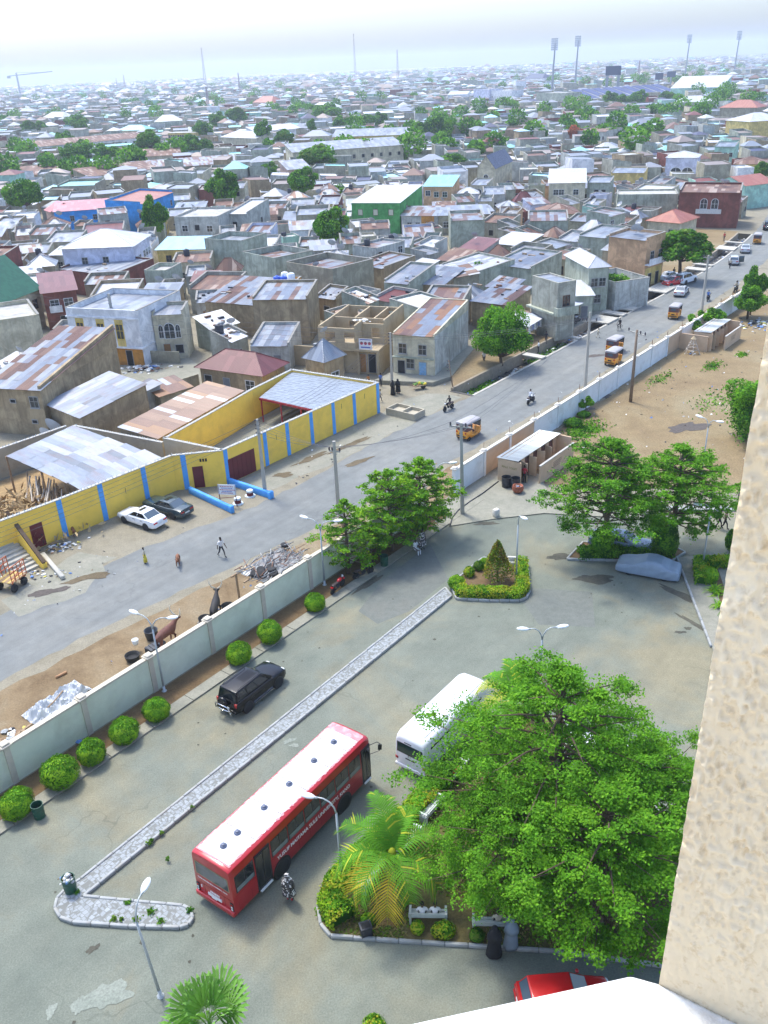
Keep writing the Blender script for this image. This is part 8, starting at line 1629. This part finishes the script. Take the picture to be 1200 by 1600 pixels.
for x, y in sp:
 if len(fill) >= LIM: break
 p = Vector((x, y, 0)); s_, t_ = ST(p)
 if not in_view(p, 40) or (t_ < 22 and s_ < 150): continue
 if pix(p)[1] > 900: continue
 ang = (TH if fq.random() < .5 else TH-math.pi/2)+fq.gauss(0, .08) if t_ < 62 else fq.gauss(.05, .16)
 for w_, d_ in [(fq.uniform(6,9.5), fq.uniform(5,8)), (fq.uniform(4.5,6.5), fq.uniform(4,6)), (fq.uniform(3.2,4.6), fq.uniform(3,4.2))]:
  u_, v_ = Vector((math.cos(ang), math.sin(ang), 0)), Vector((-math.sin(ang), math.cos(ang), 0))
  if v_.dot(p) < 0: v_ = -v_
  A = p-u_*w_/2-v_*d_/2; B = A+u_*w_; qd = [A, B, B+v_*d_, A+v_*d_]
  if mark(qd, .15, True): continue
  if v_.x*u_.y-v_.y*u_.x > 0: A, B = B, A
  two = w_ > 6 and fq.random() < .24; h_ = fq.uniform(5.6, 6.6) if two else fq.uniform(2.9, 4.2); di = math.hypot(x, y); wl_ = fq.choice(WW[:25] if di < 170 else WW); rf_ = fq.choice(RW); st_ = fq.random()
  kind = 'lean' if st_ < .52 else 'open' if st_ < .72 else 'para' if st_ < .9 else 'hip'; rs_ = {'lean': fq.uniform(.3,1.1), 'open': fq.uniform(.5,1.2), 'para': fq.choice((-.5,-.2,0)), 'hip': fq.uniform(1.2,2.2)}[kind]
  if kind == 'para' and fq.random() < .5: rf_ = 'deck'
  wk = [(fq.choice(('std','void','void','vent','brown','white')), (i+.5)/max(1, int(w_/2.6))+fq.uniform(-.04,.04), z) for i in range(max(1, int(w_/2.6))) for z in ((1.1,4.0) if two else (1.1,)) if fq.random() < .7]
  sd_ = [(fq.choice('rl'), 'void', fq.uniform(.25,.75), 3.8 if two else 1.2)] if di < 230 else []
  lb = name_house((A+B)/2+v_*d_/2, wl_, rf_, two)
  house('town_house', lb, A, B, h_, d_, kind, wl_, rf_, rs_, [k for k in wk if k[2] < h_-1.2], [(fq.choice(('void','iron','wood')), fq.uniform(.3,.7))] if fq.random() < .5 else None, di < 140, fq.uniform(.25,.6), group='close packed town houses', dishes=1 if fq.random() < .42 else 0, tank=1 if fq.random() < .07 else 0, side=sd_, over=.3)
  mark(qd, .25); fill.append(p); break
FILLR = max(p.length for p in fill) if fill else 0

# everything beyond: one mass of houses out to the horizon
mats = [WAL[k] for k in ('cement','moss','block','mud','grey','cream','white','pink','brick','mint')]; nW = len(mats); rmk = ['zinc','patchy','rusty','white','maroon','teal','pinkr','navy','skyb']; RC = {'zinc': Z2, 'patchy': (.24,.20,.18), 'rusty': R1, 'white': (.52,.53,.55), 'maroon': (.15,.035,.035), 'teal': (.22,.52,.52), 'pinkr': (.55,.19,.20), 'navy': (.04,.05,.11), 'skyb': (.32,.58,.72)}
mats += [M('far_roof_'+k, RC[k], .6, .18, .08, metal=.2 if k in ('zinc','patchy') else 0, dirt=((.28,.20,.16), .3, .15)) for k in rmk]+[m_void]; VD = len(mats)-1
wch = [0]*6+[1]*6+[2]*4+[3]*3+[4]*4+[5]*3+[6]+[8,9]; rch = [0]*9+[1]*5+[2]*3+[3]*3+[4,5,7,8]
F = MB(); y = 70.
def far_house(x, y, w, d, h, ang, win):
 c, s = math.cos(ang), math.sin(ang); X = lambda a, b, z: (x+c*a-s*b, y+s*a+c*b, z); wm, rm = fq.choice(wch), nW+fq.choice(rch); a, b = w/2, d/2; r = fq.random(); up = fq.uniform(.1,.9) if r < .75 else 0
 F.add([X(-a,-b,0),X(a,-b,0),X(a,b,0),X(-a,b,0),X(-a,-b,h),X(a,-b,h),X(a,b,h+up),X(-a,b,h+up)], [(0,1,5,4),(1,2,6,5),(2,3,7,6),(3,0,4,7)] if not (win and r < .6) else [(1,2,6,5),(2,3,7,6),(3,0,4,7)], wm)
 if win and r < .6: F.add([X(-a,-b,0),X(a,-b,0),X(a,-b,h-.35),X(-a,-b,h-.35)], [(0,1,2,3)], wm)
 e = .25
 if win and r < .6:
  F.add([X(-a+.2,-b,h-.35),X(a-.2,-b,h-.35),X(a-.2,b-.2,h-.05),X(-a+.2,b-.2,h-.05)], [(0,1,2,3)], rm)
  for x0, x1 in ((-a,-a+.2),(a-.2,a)): F.add([X(x0,-b,h),X(x1,-b,h),X(x1,b,h+up),X(x0,b,h+up)], [(0,1,2,3)], 4)
  F.add([X(-a,b-.2,h+up),X(a,b-.2,h+up),X(a,b,h+up),X(-a,b,h+up)], [(0,1,2,3)], 4)
 elif r < .75: F.add([X(-a+e*(r<.4),-b-e,h+.05),X(a-e*(r<.4),-b-e,h+.05),X(a-e*(r<.4),b-e,h+up-.1),X(-a+e*(r<.4),b-e,h+up-.1)], [(0,1,2,3)], rm)
 elif r < .92:
  k = min(a, b); z = h+k*fq.uniform(.3,.7); F.add([X(-a-e,-b-e,h),X(a+e,-b-e,h),X(a+e,b+e,h),X(-a-e,b+e,h),X(-a+k,0,z),X(a-k,0,z)], [(0,1,5,4),(1,2,5),(2,3,4,5),(3,0,4)], rm)
 else: F.add([X(-a,-b,h-.3),X(a,-b,h-.3),X(a,b,h-.3),X(-a,b,h-.3)], [(0,1,2,3)], 4)
 if win:
  for i in range(max(1, int(w/3))):
   if fq.random() < .65: u = -a+(i+.5)*w/max(1, int(w/3)); F.add([X(u-.45,-b-.03,1.1),X(u+.45,-b-.03,1.1),X(u+.45,-b-.03,2.2),X(u-.45,-b-.03,2.2)], [(0,1,2,3)], VD)
while y < 4200:
 step = 7.6 if y < 480 else 9.6 if y < 900 else (12 if y < 1700 else 19); half = y*.56+30; x = -half
 while x < half:
  px_, py_ = x+fq.uniform(-1.5,1.5), y+fq.uniform(-2.5,2.5); p = Vector((px_, py_, 0)); big_ = fq.random() < (.06 if y > 400 else .02); w_, d_ = (fq.uniform(.6,1.0)*step, fq.uniform(.55,.9)*step) if not big_ else (step*fq.uniform(1.3,2.2), step*1.1); ok = True
  if y < 620:
   if OX+3 < px_ < OX+NX-3 and OY+3 < py_ < OY+NY-3: ok = p.length > FILLR*.9 and not mark([(px_-w_/2,py_-d_/2),(px_+w_/2,py_-d_/2),(px_+w_/2,py_+d_/2),(px_-w_/2,py_+d_/2)], .1, True)
  if y > 600 and 140 < px_*670/py_ < 250 and 560 < py_ < 1150 and fq.random() < .8: ok = False
  if ok and fq.random() > (.1 if y < 900 else .16): far_house(px_, py_, w_, d_, (fq.uniform(2.8,4.2) if fq.random() < .68 else min(w_, fq.uniform(5.5,7.2)) if fq.random() < .93 else min(w_, fq.uniform(8,11))), fq.gauss(.05,.2)+(1.57 if fq.random() < .3 else 0), y < 700)
  x += step*(2.0 if big_ else 1.02)
 y += step*1.0
o = F.build('distant_houses', mats); o['kind'] = 'stuff'
q = np.random.default_rng(55); P, C = [], []
for i in range(800):                                       # far trees reading as one scattered mass
 yy = 330*math.exp(q.random()*2.35); xx = q.uniform(-.56,.56)*yy;
 if mnoise.noise(Vector((xx/240, yy/240, 2))) < -.05: continue
 r_ = q.uniform(2.2,5.)*(1+yy/4000); h_ = r_*q.uniform(1.4,2.0); n = int(420-min(330, yy/9)); u = q.normal(size=(n,3)); u /= np.linalg.norm(u, axis=1)[:, None]; P.append(np.array([xx,yy,h_*.68+1.2])+u*np.array([r_,r_,h_*.5])*q.uniform(.55,1.05,(n,1)))
o = put('distant_trees', leaf_mesh('distant_trees', np.concatenate(P), 1.0, leaves('dark'), .3, 1.3, 9)); o['kind'] = 'stuff'

# ------------------------------------------------------------------ stadium and masts on the skyline
m_mast = M('mast_steel', (.30,.32,.35), .6, .1, .3)
for px, py, top, lb in ((862,152,77,'floodlight mast at the left, shortest looking of the four'),(898,143,72,'floodlight mast second from the left beside the scoreboard'),(1070,124,67,'floodlight mast behind the white stadium hall'),(1146,122,62,'floodlight mast farthest right, near the plastered pier')):
 p = G(px, py); k = FPX/depth_of(p); h_ = (py-top)/k; o = thing('floodlight_mast', lb, 'floodlight', p, 0, 'stadium floodlights'); m = MB(); m.tube([(0,0,0),(.3,0,h_*.5),(1.2,0,h_)], [1.3,.9,.6], 8); m.build('mast', [m_mast], o); m = MB()
 for i in range(6):
  for j in range(4): m.box(-3.8+1.55*j,-2.5+1.55*j,-.4,.1,h_-6+1.7*i,h_-4.7+1.7*i)
  m.box(-4,2.4,.1,.3,h_-5.3+1.7*i,h_-5.0+1.7*i)
 m.build('lamp_array', [M('lamp_array', (.45,.48,.52), .5)], o, loc=(1.2,-.6,0))
p0, p1 = G(922,163), G(1062,152); d = p1-p0; o = thing('stadium_stand', 'raked blue seated stadium stand below the big scoreboard', 'stadium', p0, math.atan2(d.y,d.x)); L = d.length; seatb = M('seat_blue', (.045,.065,.17), .7, .15, .05)
for i in range(9): a, b = L*i/9+.8, L*(i+1)/9-.8; m = MB(); m.add([(a,0,4),(b,0,4),(b,24,10),(a,24,10)], [(0,1,2,3)]); m.build('seat_block', [seatb], o)
m = MB(); m.hexa([(0,-1,0),(L,-1,0),(L,25,0),(0,25,0),(0,-1,3.7),(L,-1,3.7),(L,25,9.8),(0,25,9.8)]); m.build('terrace', [WAL['grey']], o)
p = G(955,150); k = FPX/depth_of(p); o = thing('scoreboard', 'large dark stadium scoreboard on two legs', 'scoreboard', p, -.15); hb = 42/k; MB().box(-11/k,12/k,-1,1,hb-13/k,hb).build('screen', [M('screen_navy', (.03,.05,.11), .4)], o)
for x in (-8,9): MB().box(x/k-1.2,x/k+1.2,-.8,.8,0,hb-13/k).build('leg', [m_mast], o)
for px, py, w, h, lb in ((1028,128,12,9,'small dark scoreboard left of the white stadium hall roof'),(1047,124,13,8,'small dark scoreboard nearest the white stadium hall roof')):
 p = G(px, py+12); k = FPX/depth_of(p); o = thing('scoreboard', lb, 'scoreboard', p, -.1); MB().box(-w/2/k,w/2/k,-.8,.8,14/k,(14+h)/k).build('screen', [M('screen_navy', (.03,.05,.11), .4)], o); MB().box(-.6,.6,-.5,.5,0,14/k).build('leg', [m_mast], o)
for px, py, top, lb, w in ((322,140,82,'lattice radio mast rising above the skyline left of centre',1.6),(556,132,62,'tallest thin radio mast near the middle of the skyline',1.3),(622,134,84,'thin radio mast just right of the tallest one',1.2),(327,180,140,'nearer short lattice mast below the left radio mast',.8),(376,155,118,'faint slim mast between two radio masts',.8),(196,140,119,'slim mast on the left skyline',1.2),(184,141,124,'short slim mast left of the slim one',1.),(997,128,98,'slim mast behind the stadium stand',.9)):
 p = G(px, py); k = FPX/depth_of(p); h_ = (py-top)/k; o = thing('radio_mast', lb, 'mast', p, 0, 'masts on the skyline'); m = MB(); n = 12; f = lambda i: w*(1.6-1.3*i/n)
 for s, t in ((-1,-1),(1,-1),(1,1),(-1,1)): m.bar((s*f(0),t*f(0),0),(s*f(n),t*f(n),h_),.35)
 for i in range(n): a, b = h_*i/n, h_*(i+1)/n; m.bar((-f(i),-f(i),a),(f(i+1),-f(i+1),b),.22); m.bar((f(i),-f(i),a),(-f(i+1),-f(i+1),b),.22); m.bar((-f(i),-f(i),a),(f(i),-f(i),a),.22)
 m.build('lattice', [M('mast_red_grey', (.34,.26,.27), .7)], o)
p = G(33,152); k = FPX/depth_of(p); h_ = 30/k; o = thing('tower_crane', 'faint tower crane on the far left skyline', 'crane', p); m = MB(); m.bar((0,0,0),(0,0,h_+4/k),2/k); m.build('tower', [m_mast], o); m = MB(); m.bar((-14/k,0,h_),(56/k,0,h_+4/k),1.2/k); m.bar((0,0,h_+5/k),(40/k,0,h_+3/k),.4/k); m.box(-15/k,-10/k,-1/k,1/k,h_-3/k,h_); m.build('jib', [m_mast], o)
# ------------------------------------------------------------------ people and animals
def skin(name, V, E, root, tubes=()):
 me = bpy.data.meshes.new('t'); me.from_pydata([v[:3] for v in V], E, []); o = bpy.data.objects.new('t', me); col.objects.link(o); o.modifiers.new('s', 'SKIN').use_smooth_shade = True
 for i, v in enumerate(V): d = me.skin_vertices[0].data[i]; d.radius = (v[3], v[4] if len(v) > 4 else v[3]); d.use_root = i == root
 o.modifiers.new('b', 'SUBSURF').levels = 1; bpy.context.view_layer.update(); m2 = bpy.data.meshes.new_from_object(o.evaluated_get(bpy.context.evaluated_depsgraph_get())); bpy.data.objects.remove(o); bpy.data.meshes.remove(me); m2.name = name; return m2
def zones(me, V, E, ez, mats):
 for m in mats: me.materials.append(m)
 A = np.array([V[a][:3] for a, b in E]); B = np.array([V[b][:3] for a, b in E]); D = B-A; L2 = (D**2).sum(1)
 P = np.array([p.center for p in me.polygons]); t = (((P[:, None]-A)*D).sum(2)/L2).clip(0, 1); d = np.linalg.norm(P[:, None]-(A+t[..., None]*D), axis=2); me.polygons.foreach_set('material_index', np.array(ez, np.int32)[d.argmin(1)]); me.update(); return me
def body(pose):
 V, E, Z = [], [], []
 def v(*a): V.append(a); return len(V)-1
 def e(a, b, z): E.append((a, b)); Z.append(z)
 pz = {'sit': .52, 'ride': .86}.get(pose, .95); ln = {'ride': .12, 'walk': .04}.get(pose, 0); Zf = lambda z: z-.95+pz
 pe = v(0,0,Zf(.95),.135,.10); wa = v(ln*.3,0,Zf(1.13),.125,.09); ch = v(ln*.7,0,Zf(1.33),.155,.105); nk = v(ln+.0,0,Zf(1.49),.055); hb = v(ln+.03,0,Zf(1.58),.075,.085); hd = v(ln+.035,0,Zf(1.67),.085,.10); ht = v(ln+.02,0,Zf(1.75),.055,.06)
 for a, b, z in ((pe,wa,1),(wa,ch,1),(ch,nk,1),(nk,hb,0),(hb,hd,0),(hd,ht,0)): e(a, b, z)
 for s in (-1, 1):
  sh = v(ln*.8,s*.185,Zf(1.42),.06); f = {'walk': .22*s, 'ride': .30, 'sit': .16}.get(pose, .02)
  el = v(ln*.8+(f*.5 if pose != 'sit' else .06),s*.245,Zf(1.15),.043); wr = v(ln*.8+(f+.06 if pose != 'sit' else .28),s*(.24 if pose != 'sit' else .17),Zf(.92 if pose not in ('sit','ride') else .98 if pose == 'ride' else 1.02),.031); d_ = Vector(V[wr][:3])-Vector(V[el][:3]); d_.normalize(); w_ = Vector(V[wr][:3]); pm = v(*(w_+d_*.08),.036,.02)
  e(ch, sh, 1); e(sh, el, 1); e(el, wr, 0); e(wr, pm, 0)
  for k in range(4): b = v(*(w_+d_*(.15+.012*(1.5-abs(k-1.5)))+Vector((.024*(k-1.5),0,0))), .0095); c = v(*(w_+d_*(.185+.016*(1.5-abs(k-1.5)))+Vector((.026*(k-1.5),-s*.02,0))), .008); e(pm, b, 0); e(b, c, 0)
  b = v(*(w_+d_*.09+Vector((.055,-s*.01,0))), .011); e(wr, b, 0)
  hp_ = v(0,s*.095,Zf(.90),.085)
  if pose == 'sit': kn, an = v(.44,s*.11,.52,.062), v(.46,s*.11,.09,.042)
  elif pose == 'ride': kn, an = v(.36,s*.22,.72,.062), v(.12,s*.2,.36,.042)
  elif pose == 'walk': kn, an = v(.05+.16*s,s*.09,.50,.062), v((.26 if s > 0 else -.36),s*.09,.09 if s > 0 else .16,.042)
  else: kn, an = v(.02,s*.10,.50,.062), v(0,s*.105,.09,.042)
  x, y, z = V[an][:3]; to = v(x+.17,y,max(.035,z-.055),.036,.032); e(pe, hp_, 2); e(hp_, kn, 2); e(kn, an, 2); e(an, to, 3)
 return skin('body', V, E, 0), V, E, Z, (ln+.035, Zf(1.67))
SKN = M('skin_brown', (.085,.045,.028), .6, .1, 6); HAIR = M('hair_black', (.012,.011,.01), .9, .1, 9)
def cloth(n, c, **k): return M('cloth_'+n, c, .9, .1, 4, **k)
CL = {'white': cloth('white', (.72,.72,.73)), 'black': cloth('black', (.012,.012,.014)), 'dark': cloth('dark', (.03,.03,.04)), 'blue': cloth('mid_blue', (.08,.16,.42)), 'red': cloth('red', (.42,.03,.04)), 'grey': cloth('grey_blue', (.20,.25,.30)), 'cream': cloth('cream', (.55,.49,.36)), 'yellow': cloth('yellow', (.62,.50,.05)), 'brown': SKN, 'orange': cloth('orange', (.5,.2,.05))}
k_ = NT('cloth_patterned'); vo = k_.n('ShaderNodeTexVoronoi'); vo.inputs['Scale'].default_value = 16; k_.l(k_.coords('object', False), vo.inputs['Vector']); CL['print'] = k_.done(k_.ramp(k_.sep(vo.outputs['Color'])[0], [(0, (.03,.03,.03)), (.45, (.62,.60,.58)), (.7, (.10,.09,.09))], 'CONSTANT'), .9)
BOD = {}
hm_ = MB(); hm_.ball((-.012,0,.035), (.098,.088,.085), 10, 7); HM = hm_.mesh('hair', [HAIR], True)
fm_ = MB(); fm_.ball((.088,.032,.0), (.012,.016,.008), 6, 4, 0); fm_.ball((.088,-.032,.0), (.012,.016,.008), 6, 4, 0); fm_.ball((.098,.032,0), (.004,.007,.007), 5, 4, 1); fm_.ball((.098,-.032,0), (.004,.007,.007), 5, 4, 1); fm_.ball((.10,0,-.028), (.018,.014,.016), 6, 4, 2); fm_.ball((.085,0,-.062), (.012,.026,.008), 6, 4, 3); fm_.ball((.0,.083,-.015), (.022,.012,.03), 6, 4, 2); fm_.ball((0,-.083,-.015), (.022,.012,.03), 6, 4, 2); FM = fm_.mesh('face', [M('eye_white', (.6,.58,.55), .4), HAIR, SKN, M('lip', (.13,.05,.045), .6)], True)
def gown(z0, z1, r0, r1, sit=False):
 m = MB(); rings = []
 for i in range(9):
  f = i/8; z = z1+(z0-z1)*f; r = (.13+.07*min(1, f*6)) if f < .17 else r1+(r0-r1)*f; rings.append([((r*.72+.012*math.sin(7*t+i*.3)*f)*math.cos(t), (r+.018*math.sin(5*t+1)*f)*math.sin(t), z) for t in [6.2832*j/20 for j in range(20)]])
 m.loft(rings[::-1]); return m.mesh('gown', [CL['white']], True)
GW = {}
def person(label, p, rz, pose, shirt, legs, robe=None, veil=None, s=1., group=None, z=None):
 if pose not in BOD: me, V, E, Z, hc = body(pose); BOD[pose] = (zones(me, V, E, Z, [SKN, CL['white'], CL['dark'], HAIR]), hc)
 me, hc = BOD[pose]; o = thing('person', label, 'person', (p[0], p[1], z if z is not None else (p[2] if len(p) > 2 else .01)), rz, group); o.scale = (s,)*3
 paint(put('body', me, o), SKN, CL[shirt], CL[legs], HAIR); hx, hz = hc
 put('face', FM, o, (hx, 0, hz));
 if not veil: put('hair', HM, o, (hx, 0, hz))
 if robe:
  k = (pose, robe[1]);
  if k not in GW: GW[k] = gown(robe[1], 1.46, .34, .20)
  paint(put('gown', GW[k], o, (0,0,0 if pose != 'sit' else -.43)), CL[robe[0]])
 if veil:
  m = MB(); m.loft([[((r*math.cos(t))*(.8 if math.cos(t) > 0 else 1)-.02, r*1.1*math.sin(t), zz) for t in [6.2832*j/14 for j in range(14)]] for r, zz in ((.30,-.62),(.27,-.40),(.22,-.25),(.115,-.12),(.112,0),(.11,.06),(.07,.11),(.01,.125))]); m.build('veil', [CL[veil]], o, True, (hx-.012,0,hz))
 return o
person('woman in a black and white print veil and red skirt standing behind the red bus', G(453,1408), R(70), 'stand', 'print', 'red', ('print',.5), 'print', 1.0)
person('man in a white shirt and dark trousers striding along the empty road', G(347,870), R(-35), 'walk', 'white', 'dark')
person('child in a pale top and yellow skirt standing at the road edge', G(228,880), R(200), 'stand', 'cream', 'yellow', None, None, .8); MB().loft([[(r*.8*math.cos(t), r*math.sin(t), z) for t in [6.2832*j/12 for j in range(12)]] for r, z in ((.26,.2),(.15,.98))]).build('skirt', [CL['yellow']], [x for x in col.objects if x.name.startswith('person')][-1], True)
bg_ = 'women in black at the shop corner'; person('left woman in a long black gown at the shop corner', G(614,617), R(40), 'stand', 'black', 'black', ('black',.05), 'black', 1, bg_); person('right woman in black with a red hem at the shop corner', G(622,615), R(60), 'stand', 'black', 'red', ('black',.25), 'black', 1, bg_)
for px, lb in ((660,'left person in white seen from behind on the garden bench'),(680,'right person in white seen from behind on the garden bench')): q_ = G(px,1432,.55); person(lb, q_, R(86), 'sit', 'white', 'dark', None, None, 1, 'pair on the garden bench', .10)
person('person in cream leaning on the bench under the big tree', G(778,1444,.55), R(90), 'sit', 'cream', 'dark', None, None, 1, None, .1)
person('woman in a black gown standing at the garden kerb', G(772,1492,.05), R(88), 'stand', 'black', 'black', ('black',.03), 'black', 1.02); person('woman in a grey blue gown standing beside the one in black', G(798,1480,.12), R(95), 'stand', 'grey', 'grey', ('grey',.04), 'grey')
person('person in red sitting on the bench beside the white minibus', G(714,1214,.5), R(140), 'sit', 'red', 'black', None, None, 1, None, .1)
person('man in a pale checked gown standing with arms out under the paired trees', G(660,858,.1), R(-70), 'stand', 'print', 'grey', ('print',.35), None, 1.02); person('man in white crouched on the kerb under the paired trees', G(649,862,.1), R(-50), 'sit', 'white', 'white', None, None, 1, None, -.1)
person('man in a red top at the entrance of the nearer toilet block', G(819,755,.05), R(60), 'stand', 'red', 'black'); person('bare chested man walking right on the campus road beside the pier', G(1131,828), R(-10), 'walk', 'brown', 'black'); person('person in black walking just behind the bare chested man', G(1122,826), R(-5), 'walk', 'black', 'black'); person('person in black leaning against the edge of the plastered pier', G(1154,788,.1), R(200), 'stand', 'black', 'black')
for px, py, a, sh_, lb in ((701,641,R(228),'dark','rider in dark clothes coming down the road past the yellow corner'),(829,630,TH+R(4),'white','rider in white going up the road'),(1106,470,TH+R(10),'blue','rider in blue going up the road near the lone taxi'),(1149,456,R(232),'cream','front rider of the two on one motorcycle by the wall')):
 q_ = G(px, py); person(lb, q_-Vector((math.cos(a),math.sin(a),0))*.25, a, 'ride', sh_, 'dark', None, None, 1, None, 0)
q_ = G(1149,456); person('passenger in white behind the other rider by the wall', q_-Vector((math.cos(R(232)),math.sin(R(232)),0))*.62, R(232), 'ride', 'white', 'dark', None, None, 1, None, .02); person('cyclist in dark clothes in the road', G(968,516), TH+math.pi, 'ride', 'dark', 'dark', None, None, 1, None, .06)
for px, py, s, sh_, lg, lb in ((518,599,.85,'white','dark','child in white by the left door of the unfinished house'),(533,600,.8,'dark','dark','small dark dressed child by the wall of the unfinished house'),(576,603,.8,'orange','dark','child beside the carved door of the unfinished house'),(595,604,.95,'blue','dark','youth in blue by the right door of the unfinished house'),(594,628,.85,'grey','dark','child in grey walking past the corner of the yellow compound'),(633,560,.95,'white','dark','person by the flank of the rusty roofed shop house'),(756,568,.95,'white','dark','man in white bending under the round roadside tree'),(841,552,.95,'white','dark','person in white at the clothes stall'),(853,537,.95,'dark','dark','person in dark clothes at the end of the clothes stall'),(934,528,.75,'cream','cream','small child in cream at the end of the motorcycles'),(1006,470,1,'dark','dark','person in dark blue standing on a drain slab'),(1027,438,1,'black','black','person in black outside the peach building'),(1052,434,1,'black','black','person in black beneath the spreading tree'),(1140,420,1,'cream','dark','man in khaki standing behind the silver car with its door open'),(1131,377,1,'red','dark','person in red and white walking beside the upper drain'),(903,500,1,'grey','dark','mechanic in grey inside the repair shed')):
 person(lb, G(px, py), R((px*37) % 360), 'stand' if px % 2 else 'walk', sh_, lg, None, None, s)
def beast(kind, label, p, rz, c1, s=1., group=None, horn=0):
 key = kind
 if key not in BOD:
  V, E = [], []; v = lambda *a: (V.append(a), len(V)-1)[1]; e = lambda a, b: E.append((a, b)); cow = kind == 'cow'
  k = 1. if cow else .92; be = v(-.05*k,0,.98,.30,.33) if cow else v(-.02,0,.98,.27,.30); ru = v(-.72,0,1.05,.24,.27); tl = v(-.98,0,1.0,.06); cs = v(.58,0,1.02,.26,.36); wi = v(.78,0,1.16,.18,.24) ; nk = v(1.02,0,1.30,.12,.16); hd = v(1.25,0,1.42,.11,.12); mz = v(1.52,0,1.22,.065,.075)
  for a, b in ((be,ru),(ru,tl),(be,cs),(cs,wi),(wi,nk),(nk,hd),(hd,mz)): e(a, b)
  t2 = v(-1.06,0,.55,.03); e(tl, t2)
  for q_ in (-1, 1):
   a = v(.55,q_*.19,.68,.10); b = v(.60,q_*.19,.38,.06); c = v(.55,q_*.19,.06,.055); e(cs, a); e(a, b); e(b, c)
   a = v(-.62,q_*.2,.70,.13); b = v(-.86,q_*.2,.42,.065); c = v(-.78,q_*.2,.06,.055); e(ru, a); e(a, b); e(b, c); ea = v(1.17,q_*.24,1.44,.03); e(hd, ea)
  BOD[key] = skin('body', V, E, 0)
  BOD[key].materials.append(SKN)
 o = thing(kind, label, kind, p, rz, group); o.scale = (s,)*3; paint(put('body', BOD[key], o), c1)
 for q_ in (-1, 1):
  if horn: m = MB(); m.tube([(1.2,q_*.08,1.50),(1.16,q_*.30,1.66),(1.10,q_*.42,1.95),(1.12,q_*.40,2.25 if horn > 1 else 2.0)], [.06,.055,.04,.012], 7); m.build('horn', [M('horn_ivory', (.55,.50,.40), .5)], o, True)
  elif kind == 'goat': m = MB(); m.tube([(1.18,q_*.06,1.5),(1.08,q_*.1,1.72),(.95,q_*.12,1.78)], [.035,.025,.008], 5); m.build('horn', [HAIR], o, True)
 return o
cb, cr, gb = M('hide_black', (.016,.014,.014), .7, .3, 3), M('hide_red_brown', (.13,.045,.03), .7, .35, 2), M('hide_chestnut', (.20,.075,.03), .7, .35, 2)
beast('cow', 'black bull with tall pale horns standing behind the campus wall', W(-1.9,2.7), NW-R(50), cb, 1.05, 'cattle behind the wall', 2); beast('cow', 'reddish brown long horned cow facing the scrap shelter behind the wall', W(-6.1,2.9), TH+R(10), cr, 1.05, 'cattle behind the wall', 2)
beast('goat', 'brown goat standing below the dark red door by the rubbish heap', G(75,849), TH+R(5), M('hide_dark_brown', (.09,.04,.025), .7, .3, 3), .62); beast('goat', 'white and tan goat nosing the small rubbish heap', G(90,842), TH+R(20), cloth('goat_white', (.5,.45,.38)), .55); beast('goat', 'small brown goat facing the yellow wall beside the second blue stripe', G(116,836), TH+R(70), gb, .55); beast('goat', 'chestnut goat walking alone onto the road', G(279,882), R(-80), gb, .62)
# ------------------------------------------------------------------ air
hz = MB(); hz.box(-7600, 7600, -7600, 7600, -3.0, 90); hz = hz.build('haze', []); hz['kind'] = 'stuff'
hm = bpy.data.materials.new('haze'); hm.use_nodes = True; hm.node_tree.nodes.clear(); hv = hm.node_tree.nodes.new('ShaderNodeVolumePrincipled'); ho = hm.node_tree.nodes.new('ShaderNodeOutputMaterial')
hv.inputs['Color'].default_value = (.78,.87,1.0,1); hv.inputs['Density'].default_value = .0002; hv.inputs['Anisotropy'].default_value = .2
hm.node_tree.links.new(hv.outputs[0], ho.inputs['Volume']); hz.data.materials.append(hm)
